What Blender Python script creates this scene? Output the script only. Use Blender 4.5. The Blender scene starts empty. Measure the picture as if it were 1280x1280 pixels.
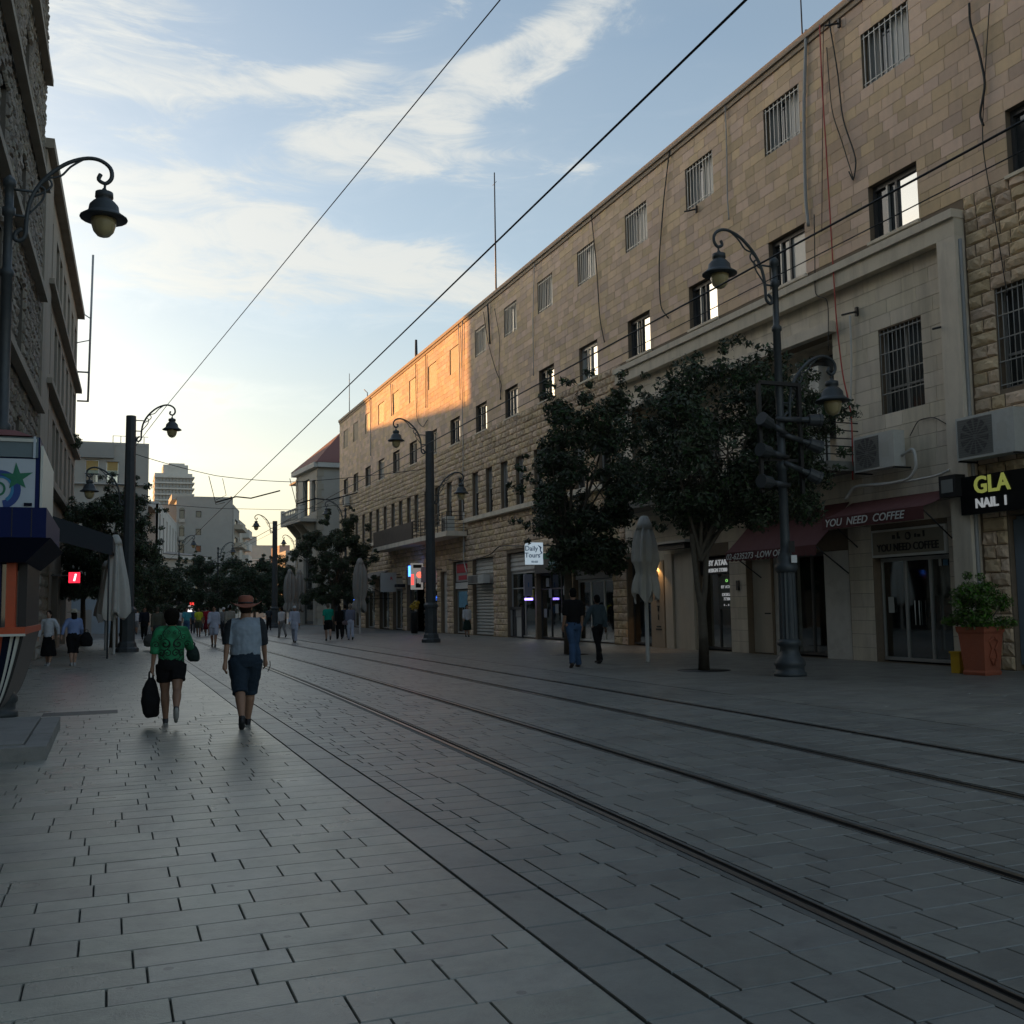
import bpy, bmesh, math, random
import numpy as np
from mathutils import Vector, Matrix
R = math.radians
random.seed(7); rng = np.random.default_rng(7)
SC = bpy.context.scene
# ---------------------------------------------------------------- camera
YAW, PITCH, ROLL, EYE = R(21.446), R(5.182), R(-0.9), 1.6
_f = np.array([math.sin(YAW)*math.cos(PITCH), math.cos(YAW)*math.cos(PITCH), math.sin(PITCH)])
_r = np.array([math.cos(YAW), -math.sin(YAW), 0.0]); _u = np.cross(_r, _f)
_r2 = _r*math.cos(ROLL)+_u*math.sin(ROLL); _u2 = -_r*math.sin(ROLL)+_u*math.cos(ROLL)
cd = bpy.data.cameras.new('camera'); cam = bpy.data.objects.new('camera', cd); SC.collection.objects.link(cam)
cd.sensor_width = 36; cd.lens = 36; cd.clip_start = .1; cd.clip_end = 3000
cam.matrix_world = Matrix(((_r2[0], _u2[0], -_f[0], 0), (_r2[1], _u2[1], -_f[1], 0), (_r2[2], _u2[2], -_f[2], EYE), (0, 0, 0, 1)))
SC.camera = cam
def ray(px, py): return _f+_r2*(px-640)/1280-_u2*(py-640)/1280
def G(px, py):                                   # ground point seen at a photo pixel
    d = ray(px, py); t = -EYE/d[2]; return (d[0]*t, d[1]*t)
def AY(px, py, Y):                               # point at distance Y along the street
    d = ray(px, py); t = Y/d[1]; return (d[0]*t, Y, EYE+d[2]*t)
def screen_area(p, a):                           # rough size in the picture, for picking the pieces that show largest
    d = np.array(p)-np.array([0, 0, EYE]); z = d@_f
    if z < .5: return 0
    x = 640+1280*(d@_r2)/z; y = 640-1280*(d@_u2)/z
    if not (-40 < x < 1320 and -40 < y < 1330): return 0
    return a/z/z
# ---------------------------------------------------------------- world: low evening sun behind the left-hand houses
SUN_E, SUN_A = R(5.0), R(30.0)                   # elevation; azimuth left of +Y
w = bpy.data.worlds.new('World'); SC.world = w; w.use_nodes = True
nt = w.node_tree; nt.nodes.clear(); N, L = nt.nodes, nt.links
def nn(t, **k):
    n = N.new(t)
    for a, b in k.items(): setattr(n, a, b)
    return n
def mth(op, a, b=None, c=None, clamp=False):
    n = nn('ShaderNodeMath', operation=op); n.use_clamp = clamp
    for i, v in enumerate((a, b, c)):
        if v is None: continue
        if isinstance(v, (int, float)): n.inputs[i].default_value = v
        else: L.new(v, n.inputs[i])
    return n.outputs[0]
sky = nn('ShaderNodeTexSky', sky_type='NISHITA'); sky.sun_disc = False
sky.sun_elevation = SUN_E; sky.sun_rotation = -SUN_A; sky.altitude = 750; sky.air_density = 1.0; sky.dust_density = 3.2; sky.ozone_density = 1.6
tc = nn('ShaderNodeTexCoord'); sp = nn('ShaderNodeSeparateXYZ'); L.new(tc.outputs['Generated'], sp.inputs[0])
az = mth('ARCTAN2', sp.outputs[0], sp.outputs[1]); el = mth('ARCSINE', mth('MAXIMUM', mth('MINIMUM', sp.outputs[2], 1.0), -1.0))
zz = mth('ADD', mth('MAXIMUM', sp.outputs[2], 0.0), 0.16)
cx = mth('DIVIDE', sp.outputs[0], zz); cy = mth('DIVIDE', sp.outputs[1], zz)
cmb = nn('ShaderNodeCombineXYZ'); L.new(cx, cmb.inputs[0]); L.new(cy, cmb.inputs[1])
def noise(vec, scale, detail, rough, dist, sx=1, sy=1, rot=0.0, loc=(0, 0, 0)):
    m = nn('ShaderNodeMapping'); L.new(vec, m.inputs[0]); m.inputs['Scale'].default_value = (sx, sy, 1); m.inputs['Rotation'].default_value = (0, 0, rot); m.inputs['Location'].default_value = loc
    n = nn('ShaderNodeTexNoise'); L.new(m.outputs[0], n.inputs['Vector'])
    n.inputs['Scale'].default_value = scale; n.inputs['Detail'].default_value = detail; n.inputs['Roughness'].default_value = rough; n.inputs['Distortion'].default_value = dist
    return n.outputs['Fac']
n1 = noise(cmb.outputs[0], 1.5, 9, .58, .9, .6, 1.6, R(25))
n2 = noise(cmb.outputs[0], 5.5, 8, .62, .8, .8, 1.5, R(25))
def blob(px, py, la, lb, tilt, amp):             # a bank of cloud: centre, half-lengths (radians), tilt
    d = ray(px, py); d = d/np.linalg.norm(d); return bank(math.atan2(d[0], d[1]), math.asin(d[2]), la, lb, tilt, amp)
def bank(a0, e0, la, lb, tilt, amp):
    du = mth('MULTIPLY', mth('SUBTRACT', az, a0), math.cos(e0)); dv = mth('SUBTRACT', el, e0)
    c, s = math.cos(tilt), math.sin(tilt)
    p = mth('DIVIDE', mth('ADD', mth('MULTIPLY', du, c), mth('MULTIPLY', dv, s)), la)
    q = mth('DIVIDE', mth('SUBTRACT', mth('MULTIPLY', dv, c), mth('MULTIPLY', du, s)), lb)
    g = mth('EXPONENT', mth('MULTIPLY', mth('ADD', mth('MULTIPLY', p, p), mth('MULTIPLY', q, q)), -1.0))
    return mth('MULTIPLY', g, amp)
blobs = [blob(330, 325, .27, .044, -.08, 1.35), blob(540, 345, .18, .022, -.14, 1.05), blob(160, 290, .12, .05, 0, .8), blob(130, 45, .12, .05, -.1, 1.2), blob(330, 105, .20, .012, .14, .8),
         blob(490, 50, .10, .018, .45, .85), blob(570, 120, .15, .030, .5, 1.05), blob(450, 172, .08, .028, .1, 1.1), blob(600, 205, .13, .026, -.05, 1.05), blob(680, 65, .08, .024, .5, 1.2),
         blob(320, 505, .36, .013, .0, .75), blob(230, 480, .16, .008, .0, .7), blob(210, 215, .05, .04, .5, .55), blob(250, 570, .3, .010, .0, .4),
         blob(-500, 250, .5, .10, .1, .9)]+[bank(R(a_), R(e_), la, lb, tl, am) for a_, e_, la, lb, tl, am in ((-40, 22, .45, .07, .1, .9), (-75, 34, .5, .12, -.1, .95), (-60, 55, .5, .12, .3, .9), (-120, 28, .5, .10, .1, .9), (-140, 50, .6, .14, -.2, .95), (80, 30, .5, .1, .1, .8), (120, 45, .5, .12, .2, .8), (160, 25, .5, .08, 0, .8), (30, 60, .5, .12, .2, .9))]  # outer cloud banks lie beyond the frame, added to brighten the shaded facade
bs = blobs[0]
for b in blobs[1:]: bs = mth('ADD', bs, b)
bs = mth('MINIMUM', bs, 1.35)
azel = nn('ShaderNodeCombineXYZ'); L.new(az, azel.inputs[0]); L.new(el, azel.inputs[1])
nf = noise(azel.outputs[0], 4.6, 12, .66, .9, 1.5, 5.2, R(-14))
ng = noise(azel.outputs[0], 2.0, 4, .5, .6, 1.2, 3.0, R(-20), (3.1, 1.7, 0))
dens = mth('ADD', mth('ADD', mth('MULTIPLY', mth('SUBTRACT', nf, .5), 1.95), mth('MULTIPLY', mth('SUBTRACT', n2, .5), .45)), mth('MULTIPLY', bs, .60))
mr = nn('ShaderNodeMapRange', interpolation_type='SMOOTHSTEP'); L.new(dens, mr.inputs['Value'])
mr.inputs['From Min'].default_value = .12; mr.inputs['From Max'].default_value = .98; mr.inputs['To Max'].default_value = .85
zup = mth('MAXIMUM', sp.outputs[2], 0.0)
low = mth('EXPONENT', mth('MULTIPLY', zup, -3.4))
veil = mth('MAXIMUM', mr.outputs[0], mth('ADD', mth('MULTIPLY', ng, .22), mth('MULTIPLY', low, .72), clamp=True))
# haze colour: cream at the horizon, pale blue-grey higher, glowing round the hidden sun; clouds whiter
hzc = nn('ShaderNodeMix', data_type='RGBA'); L.new(mth('MULTIPLY', zup, 3.6, clamp=True), hzc.inputs['Factor']); hzc.inputs['A'].default_value = (2.7, 2.4, 1.75, 1); hzc.inputs['B'].default_value = (1.62, 1.78, 1.80, 1)
clc = nn('ShaderNodeMix', data_type='RGBA'); L.new(mth('MULTIPLY', zup, 3.0, clamp=True), clc.inputs['Factor']); clc.inputs['A'].default_value = (2.85, 2.6, 2.05, 1); clc.inputs['B'].default_value = (2.5, 2.47, 2.28, 1)
cc = nn('ShaderNodeMix', data_type='RGBA'); L.new(mr.outputs[0], cc.inputs['Factor']); L.new(hzc.outputs['Result'], cc.inputs['A']); L.new(clc.outputs['Result'], cc.inputs['B'])
da = mth('MULTIPLY', mth('ADD', az, SUN_A), 1/R(20)); de = mth('MULTIPLY', mth('SUBTRACT', el, SUN_E), 1/R(20))
gl_ = mth('ADD', 1.0, mth('MULTIPLY', mth('EXPONENT', mth('MULTIPLY', mth('ADD', mth('MULTIPLY', da, da), mth('MULTIPLY', de, de)), -1.0)), 3.0))
vm = nn('ShaderNodeVectorMath', operation='SCALE'); L.new(cc.outputs['Result'], vm.inputs[0]); L.new(gl_, vm.inputs['Scale'])
mixc = nn('ShaderNodeMix', data_type='RGBA'); L.new(veil, mixc.inputs['Factor']); L.new(sky.outputs[0], mixc.inputs['A']); L.new(vm.outputs[0], mixc.inputs['B'])
bg = nn('ShaderNodeBackground'); L.new(mixc.outputs['Result'], bg.inputs['Color']); bg.inputs['Strength'].default_value = .10
ow = nn('ShaderNodeOutputWorld'); L.new(bg.outputs[0], ow.inputs['Surface'])
sl = bpy.data.lights.new('sun', 'SUN'); sl.energy = 2.2; sl.angle = R(.5); sl.color = (1, .44, .12)
so = bpy.data.objects.new('sun', sl); SC.collection.objects.link(so)
sd = Vector((-math.sin(SUN_A)*math.cos(SUN_E), math.cos(SUN_A)*math.cos(SUN_E), math.sin(SUN_E)))
so.rotation_euler = sd.to_track_quat('Z', 'Y').to_euler(); so.location = (-30, 60, 60)
vs = SC.view_settings; vs.view_transform = 'Standard'; vs.look = 'None'; vs.exposure = 1.82; vs.gamma = 1; vs.use_curve_mapping = False
# ---------------------------------------------------------------- materials
MATS = {}
class NT:
    def __init__(s, nt): s.nt = nt
    def n(s, t, ins=None, **k):
        x = s.nt.nodes.new(t)
        for a, b in k.items(): setattr(x, a, b)
        for a, b in (ins or {}).items():
            if isinstance(b, bpy.types.NodeSocket): s.nt.links.new(b, x.inputs[a])
            else: x.inputs[a].default_value = b
        return x
    def m(s, op, a, b=0.0, clamp=False):
        x = s.n('ShaderNodeMath', {0: a, 1: b}, operation=op); x.use_clamp = clamp; return x.outputs[0]
def c4(c): return (c[0], c[1], c[2], 1)
def mat(name, col, rough=.6, metal=0.0, var=.0, vscale=8.0, bump=.0, bscale=40.0, tint=.0, dirt=.0, dscale=1.2, dcol=(.05, .05, .045), emit=None, es=1.0, spec=.5, trans=0.0, alpha=1.0, streak=False, rvar=0.0, sub=0.0):
    """Principled material: per-piece tint, cloudy colour variation, stains and fine bump, all in object space."""
    if name in MATS: return MATS[name]
    m = bpy.data.materials.new(name); m.use_nodes = True; MATS[name] = m
    t = NT(m.node_tree); bs = m.node_tree.nodes['Principled BSDF']
    bs.inputs['Roughness'].default_value = rough; bs.inputs['Metallic'].default_value = metal; bs.inputs['Specular IOR Level'].default_value = spec
    bs.inputs['Transmission Weight'].default_value = trans; bs.inputs['Alpha'].default_value = alpha
    geo = t.n('ShaderNodeNewGeometry'); pos = geo.outputs['Position']
    cur = None
    if tint or var or dirt:
        h = None
        if tint:
            oi = t.n('ShaderNodeObjectInfo')
            h = t.m('FRACT', t.m('ADD', geo.outputs['Random Per Island'], oi.outputs['Random']))
        v1 = t.n('ShaderNodeTexNoise', {'Vector': pos, 'Scale': vscale, 'Detail': 6.0, 'Roughness': .65}).outputs['Fac']
        val = t.m('ADD', 1.0, t.m('MULTIPLY', t.m('SUBTRACT', v1, .5), var*2))
        if h is not None: val = t.m('ADD', val, t.m('MULTIPLY', t.m('SUBTRACT', h, .5), tint*2))
        hs = t.n('ShaderNodeHueSaturation', {'Color': c4(col), 'Value': val})
        if h is not None:
            h2 = t.m('FRACT', t.m('MULTIPLY', h, 7.31))
            t.nt.links.new(t.m('ADD', .5, t.m('MULTIPLY', t.m('SUBTRACT', h2, .5), tint*.16)), hs.inputs['Hue'])
            t.nt.links.new(t.m('ADD', 1.0, t.m('MULTIPLY', t.m('SUBTRACT', h2, .5), tint*1.6)), hs.inputs['Saturation'])
        cur = hs.outputs[0]
        if dirt:
            vec = pos
            if streak: vec = t.n('ShaderNodeMapping', {'Vector': pos, 'Scale': (1.6, 1.6, .22)}).outputs[0]
            dn = t.n('ShaderNodeTexNoise', {'Vector': vec, 'Scale': dscale, 'Detail': 8.0, 'Roughness': .7}).outputs['Fac']
            f = t.n('ShaderNodeMapRange', {'Value': dn, 'From Min': .48, 'From Max': .72, 'To Max': dirt}).outputs[0]
            mx = t.n('ShaderNodeMix', {'Factor': f, 'A': cur, 'B': c4(dcol)}, data_type='RGBA'); cur = mx.outputs['Result']
        if name.startswith('worn') or name.startswith('pavement_s') or name.startswith('tramway'):
            sn = t.n('ShaderNodeTexNoise', {'Vector': pos, 'Scale': .55, 'Detail': 9.0, 'Roughness': .75, 'Distortion': .6}).outputs['Fac']
            sf = t.n('ShaderNodeMapRange', {'Value': sn, 'From Min': .52, 'From Max': .66, 'To Max': .38}).outputs[0]
            vo = t.n('ShaderNodeTexVoronoi', {'Vector': pos, 'Scale': 3.1}).outputs['Distance']; sp2 = t.m('MULTIPLY', t.m('LESS_THAN', vo, .075), .55)
            cur = t.n('ShaderNodeMix', {'Factor': t.m('MAXIMUM', sf, sp2), 'A': cur, 'B': (.075, .072, .066, 1)}, data_type='RGBA').outputs['Result']
        t.nt.links.new(cur, bs.inputs['Base Color'])
    else: bs.inputs['Base Color'].default_value = c4(col)
    if rvar:
        rn = t.n('ShaderNodeTexNoise', {'Vector': pos, 'Scale': 1.7, 'Detail': 5.0}).outputs['Fac']
        t.nt.links.new(t.m('ADD', rough, t.m('MULTIPLY', t.m('SUBTRACT', rn, .5), rvar)), bs.inputs['Roughness'])
    if bump:
        b1 = t.n('ShaderNodeTexNoise', {'Vector': pos, 'Scale': bscale, 'Detail': 7.0, 'Roughness': .7}).outputs['Fac']
        bp = t.n('ShaderNodeBump', {'Height': b1, 'Strength': bump, 'Distance': .02}); t.nt.links.new(bp.outputs[0], bs.inputs['Normal'])
    if emit: bs.inputs['Emission Color'].default_value = c4(emit); bs.inputs['Emission Strength'].default_value = es
    return m
STONE_S = mat('pink_limestone', (.68, .505, .355), .85, tint=.17, var=.14, vscale=5, bump=.3, bscale=30, dirt=.28, dscale=.7, dcol=(.26, .20, .15), streak=True)
STONE_R = mat('rock_faced_limestone', (.64, .49, .33), .9, tint=.14, var=.22, vscale=9, bump=.9, bscale=16, dirt=.35, dscale=1.0, dcol=(.14, .11, .08))
STONE_P = mat('pale_limestone', (.67, .60, .48), .85, tint=.08, var=.12, vscale=3, bump=.25, bscale=30, dirt=.45, dscale=.9, dcol=(.22, .19, .15), streak=True)
MORTAR = mat('mortar', (.20, .155, .11), .95, var=.25, vscale=6, bump=.4)
MORTAR_P = mat('pale_mortar', (.30, .27, .21), .95, var=.2, vscale=6, bump=.4)
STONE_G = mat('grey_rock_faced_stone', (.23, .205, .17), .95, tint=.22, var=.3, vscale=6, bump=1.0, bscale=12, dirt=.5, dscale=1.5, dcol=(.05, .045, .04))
PLASTER_L = mat('weathered_render', (.30, .265, .215), .9, var=.12, vscale=2.5, bump=.3, bscale=25, dirt=.5, dscale=.6, dcol=(.13, .115, .09), streak=True)
COPING = mat('coping_stone', (.36, .29, .22), .85, var=.2, bump=.3)
PAVE = mat('worn_paving_stone', (.29, .283, .24), .31, tint=.13, var=.25, vscale=11, bump=.2, bscale=60, dirt=.55, dscale=2.4, dcol=(.085, .082, .075), rvar=.25)
PAVE_T = mat('tramway_paving_stone', (.20, .198, .178), .40, tint=.13, var=.2, vscale=14, bump=.16, bscale=60, dirt=.45, dscale=2.0, dcol=(.07, .07, .068), rvar=.2)
PAVE_R = mat('pavement_stone', (.21, .203, .178), .46, tint=.13, var=.2, vscale=9, bump=.2, bscale=50, dirt=.3, dscale=1.5, dcol=(.07, .07, .065), rvar=.2)
JOINT = mat('joint_sand', (.022, .022, .021), .95)
GROUND = mat('ground_far', (.15, .15, .14), .55, var=.2, vscale=2, bump=.2)
CONC = mat('concrete', (.24, .235, .22), .8, var=.2, vscale=6, bump=.4, dirt=.5, dscale=3)
STEEL = mat('rail_steel', (.27, .26, .25), .30, metal=1.0, var=.2, vscale=3, bump=.05)
RUBBER_P = mat('rail_grout', (.12, .118, .106), .8, var=.3, vscale=5, bump=.3)
RUBBER = mat('groove_rubber', (.012, .012, .012), .9)
IRON = mat('lamp_paint_grey_blue', (.046, .056, .062), .5, var=.2, vscale=7, bump=.15, dirt=.3, dscale=3, dcol=(.12, .12, .11))
IRON_G = mat('mast_paint_grey', (.048, .056, .062), .55, var=.2, vscale=4, bump=.12, dirt=.25, dscale=3, dcol=(.13, .13, .12))
LAMPG = mat('lamp_glass', (.50, .42, .22), .35, var=.1, trans=.25)
BLACK = mat('black_paint', (.015, .015, .016), .5)
WIRE = mat('wire_black', (.012, .012, .012), .6)
REDC = mat('red_cable', (.42, .05, .035), .5)
GREYP = mat('grey_pipe', (.32, .33, .33), .5, var=.1)
WPIPE = mat('white_pipe', (.55, .55, .52), .5, var=.1)
GLASS = mat('window_glass', (.035, .04, .042), .04, spec=.9, var=.15, vscale=.6)
GLASSB = mat('mirror_film_glass', (.62, .62, .60), .06, metal=.85)
CURT = mat('curtain_behind_glass', (.50, .49, .45), .3, var=.15, vscale=12, spec=.8)
FRAME_A = mat('aluminium_frame', (.42, .42, .40), .45, metal=.3, var=.1)
FRAME_D = mat('dark_window_frame', (.06, .06, .06), .5)
FRAME_W = mat('white_frame', (.62, .62, .58), .5, var=.1)
REVEAL = mat('dark_interior', (.02, .02, .02), .9)  # near-black: the darkness of unlit rooms put into the wall colour
SHUT = mat('grey_louvre', (.25, .25, .235), .6, var=.1)
TARP = mat('roller_shutter_metal', (.40, .40, .37), .55, var=.15, vscale=3, dirt=.35, dscale=2, dcol=(.2, .18, .15), streak=True)
ACW = mat('ac_white', (.52, .53, .50), .5, var=.1, dirt=.3, dscale=3, dcol=(.28, .26, .22))
ACG = mat('ac_grille', (.20, .21, .20), .6)
MAROON = mat('maroon_canvas', (.125, .040, .038), .8, var=.2, vscale=2, bump=.3, bscale=8, dirt=.3, dscale=2, dcol=(.07, .03, .03))
LETW = mat('white_lettering', (.75, .75, .72), .6)
LETK = mat('dark_lettering', (.02, .02, .02), .6)
CREAM = mat('cream_panel', (.50, .45, .36), .75, var=.12, vscale=2, dirt=.3, dscale=1.5, dcol=(.2, .17, .13), streak=True)
WPANEL = mat('whitewashed_panel', (.60, .58, .53), .8, var=.12, vscale=3, dirt=.4, dscale=2, dcol=(.24, .22, .18))
LEAF = mat('leaf_dark', (.050, .068, .036), .55, tint=.55, spec=.35)
LEAF2 = mat('leaf_hazed', (.060, .082, .048), .6, tint=.5, spec=.3)  # paler than the near leaves: distance haze mixed into the colour
LEAFP = mat('leaf_shrub', (.075, .14, .022), .5, tint=.5, spec=.4)
BARK = mat('bark', (.10, .085, .065), .9, var=.3, vscale=12, bump=.9, bscale=30)
TERRA = mat('terracotta', (.36, .105, .055), .75, var=.2, vscale=8, bump=.5, bscale=25, dirt=.3, dscale=4, dcol=(.15, .07, .05))
WOODT = mat('table_wood', (.30, .19, .09), .6, var=.2)
CANV = mat('cream_parasol_canvas', (.50, .49, .45), .85, var=.12, vscale=3, bump=.4, bscale=6, dirt=.25, dscale=2, dcol=(.25, .24, .21))
CANVG = mat('taupe_parasol_canvas', (.28, .265, .24), .85, var=.12, vscale=3, bump=.4, bscale=6)
DARKC = mat('dark_blue_canopy', (.018, .028, .038), .7, var=.2)
FARG = [mat('far_stone_%s' % k, c, .9, var=.1, vscale=.8, bump=.2, bscale=3, dirt=.3, dscale=.3, dcol=(.25, .235, .21)) for k, c in (('pale', (.45, .42, .36)), ('grey', (.36, .345, .31)), ('white', (.54, .52, .47)), ('sand', (.42, .37, .29)), ('pink', (.50, .33, .25)))]
TILE = mat('red_roof_tile', (.23, .085, .06), .85, tint=.3, var=.2)
TILEG = mat('faded_roof_tile', (.27, .235, .20), .85, tint=.2, var=.2)
# see-through shop glass: mostly clear with a mirror sheen
gm = bpy.data.materials.new('shop_glass'); gm.use_nodes = True; MATS['shop_glass'] = gm; t = NT(gm.node_tree); gm.node_tree.nodes.clear()
fr = t.n('ShaderNodeFresnel', {'IOR': 1.5}); tr = t.n('ShaderNodeBsdfTransparent', {'Color': (.72, .78, .76, 1)}); gl = t.n('ShaderNodeBsdfGlossy', {'Roughness': .03, 'Color': (.9, .95, .95, 1)})
mx = t.n('ShaderNodeMixShader', {0: t.m('ADD', t.m('MULTIPLY', fr.outputs[0], 2.2), .12, True)}); gm.node_tree.links.new(tr.outputs[0], mx.inputs[1]); gm.node_tree.links.new(gl.outputs[0], mx.inputs[2])
oo = t.n('ShaderNodeOutputMaterial', {'Surface': mx.outputs[0]}); SGL = gm
def plain(name, c, r=.7, **k): return mat(name, c, r, **k)
def glow(name, c, s):
    s = s*.55 if s < 2 else s*.6
    return glow_(name, c, s)
def glow_(name, c, s): return mat(name, (c[0]*.5, c[1]*.5, c[2]*.5), .4, emit=c, es=s)
# ---------------------------------------------------------------- mesh helpers
COL = SC.collection
class Fr:
    """A wall frame: a runs along the wall, b is height, c comes out of the wall."""
    def __init__(s, o, u, n): s.o = np.array(o, float); s.u = np.array(u, float)/np.linalg.norm(u); s.n = np.array(n, float)/np.linalg.norm(n)
    def p(s, a, b, c=0.0): return tuple(s.o+s.u*a+s.n*c+np.array([0, 0, b]))
ID = Fr((0, 0, 0), (1, 0, 0), (0, 1, 0))
BF = ((0, 3, 2, 1), (4, 5, 6, 7), (0, 1, 5, 4), (1, 2, 6, 5), (2, 3, 7, 6), (3, 0, 4, 7))
class MB:
    def __init__(s): s.v = []; s.f = []; s.m = []; s.sm = []
    def add(s, vs, fs, mi=0, smooth=False):
        b = len(s.v); s.v += [tuple(v) for v in vs]
        for f in fs: s.f.append(tuple(i+b for i in f)); s.m.append(mi); s.sm.append(smooth)
        return s
    def hexa(s, pts, mi=0): return s.add(pts, BF, mi)
    def box(s, a, b, mi=0):
        x0, y0, z0 = a; x1, y1, z1 = b
        return s.hexa([(x0, y0, z0), (x1, y0, z0), (x1, y1, z0), (x0, y1, z0), (x0, y0, z1), (x1, y0, z1), (x1, y1, z1), (x0, y1, z1)], mi)
    def fb(s, fr, a0, a1, b0, b1, c0, c1, mi=0):
        p = fr.p; return s.hexa([p(a0, b0, c0), p(a1, b0, c0), p(a1, b0, c1), p(a0, b0, c1), p(a0, b1, c0), p(a1, b1, c0), p(a1, b1, c1), p(a0, b1, c1)], mi)
    def quad(s, a, b, c, d, mi=0): return s.add([a, b, c, d], [(0, 1, 2, 3)], mi)
    def tube(s, pts, r, n=8, mi=0, smooth=True, caps=True, flat=None):
        P = [Vector(p) for p in pts]; rr = r if isinstance(r, (list, tuple)) else [r]*len(P)
        vs, fs = [], []; up = None
        for i, p in enumerate(P):
            d = (P[min(i+1, len(P)-1)]-P[max(i-1, 0)]); d = d.normalized() if d.length > 1e-9 else Vector((0, 0, 1))
            if up is None: up = d.orthogonal().normalized()
            up = (up-d*up.dot(d)); up = up.normalized() if up.length > 1e-6 else d.orthogonal().normalized()
            si = d.cross(up)
            for k in range(n):
                a = 2*math.pi*k/n; q = up*math.cos(a)*rr[i]+si*math.sin(a)*rr[i]
                if flat: q = Vector((q.x*flat[0], q.y*flat[1], q.z*flat[2]))
                vs.append(p+q)
        for i in range(len(P)-1):
            for k in range(n): fs.append((i*n+k, i*n+(k+1) % n, (i+1)*n+(k+1) % n, (i+1)*n+k))
        if caps: fs.append(tuple(range(n-1, -1, -1))); fs.append(tuple((len(P)-1)*n+k for k in range(n)))
        return s.add(vs, fs, mi, smooth)
    def lathe(s, prof, o=(0, 0, 0), n=20, mi=0, sq=None, smooth=True, flute=0.0, ell=(1, 1)):
        vs, fs = [], []
        for (r, z) in prof:
            for k in range(n):
                a = 2*math.pi*k/n+(math.pi/4 if sq else 0); rr = r*(1+(flute if k % 2 else -flute))
                vs.append((o[0]+rr*math.cos(a)*ell[0], o[1]+rr*math.sin(a)*ell[1], o[2]+z))
        for i in range(len(prof)-1):
            for k in range(n): fs.append((i*n+k, i*n+(k+1) % n, (i+1)*n+(k+1) % n, (i+1)*n+k))
        fs.append(tuple(range(n-1, -1, -1))); fs.append(tuple((len(prof)-1)*n+k for k in range(n)))
        return s.add(vs, fs, mi, smooth)
    def build(s, name, mats, parent=None, world=True, loc=None):
        me = bpy.data.meshes.new(name)
        off = wpos(parent) if (parent is not None and world) else Vector((0, 0, 0))
        vs = s.v if off.length == 0 else [(x-off.x, y-off.y, z-off.z) for x, y, z in s.v]
        me.from_pydata(vs, [], s.f); me.update()
        for m in (mats if isinstance(mats, (list, tuple)) else [mats]): me.materials.append(m)
        me.polygons.foreach_set('material_index', s.m); me.polygons.foreach_set('use_smooth', s.sm)
        return link(name, me, parent, loc)
def wpos(o):
    v = Vector((0, 0, 0))
    while o is not None: v += o.location; o = o.parent
    return v
def link(name, data, parent=None, loc=None):
    o = bpy.data.objects.new(name, data); COL.objects.link(o)
    if parent is not None: o.parent = parent
    if loc is not None: o.location = loc
    return o
def tag(o, label=None, cat=None, group=None, kind=None):
    for k, v in (('label', label), ('category', cat), ('group', group), ('kind', kind)):
        if v: o[k] = v
    return o
def thing(name, label, cat, loc=(0, 0, 0), rz=0.0, group=None):
    o = link(name, None, None, loc); o.rotation_euler = (0, 0, rz); return tag(o, label, cat, group)
def fast_mesh(name, V, F, mats, parent=None, loc=None, smooth=False):
    """numpy quads -> mesh."""
    me = bpy.data.meshes.new(name); V = np.asarray(V, np.float32); F = np.asarray(F, np.int32)
    me.vertices.add(len(V)); me.vertices.foreach_set('co', V.ravel())
    me.loops.add(F.size); me.loops.foreach_set('vertex_index', F.ravel())
    me.polygons.add(len(F)); me.polygons.foreach_set('loop_start', np.arange(0, F.size, F.shape[1], dtype=np.int32)); me.polygons.foreach_set('loop_total', np.full(len(F), F.shape[1], np.int32))
    me.update(calc_edges=True)
    for m in (mats if isinstance(mats, (list, tuple)) else [mats]): me.materials.append(m)
    me.polygons.foreach_set('use_smooth', np.full(len(F), smooth, bool))
    return link(name, me, parent, loc)
def text(s, size, m, parent, mtx, name='lettering', depth=.01, align='CENTER', shear=0.0, bold=0.0, xs=1.0):
    cu = bpy.data.curves.new(name, 'FONT'); cu.body = s; cu.size = size; cu.extrude = depth; cu.align_x = align; cu.align_y = 'CENTER'; cu.shear = shear; cu.offset = bold; cu.resolution_u = 3
    o = bpy.data.objects.new(name, cu); COL.objects.link(o)
    dg = bpy.context.evaluated_depsgraph_get(); me = bpy.data.meshes.new_from_object(o.evaluated_get(dg)); bpy.data.objects.remove(o)
    M = mtx @ Matrix.Diagonal((xs, 1, 1, 1))
    if parent is not None: M = Matrix.Translation(-wpos(parent)) @ M
    me.transform(M); me.materials.clear(); me.materials.append(m)
    return link(name, me, parent)
def fmtx(fr, a, b, c, ang=0.0, dirs=None):
    """matrix that lays text on a wall frame, reading the right way for someone facing the wall."""
    n = Vector(fr.n); z = Vector((0, 0, 1)); x = z.cross(n)
    M = Matrix((( x.x, z.x, n.x, 0), (x.y, z.y, n.y, 0), (x.z, z.z, n.z, 0), (0, 0, 0, 1))).transposed().transposed()
    return Matrix.Translation(fr.p(a, b, c)) @ M @ Matrix.Rotation(ang, 4, 'Z')
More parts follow.
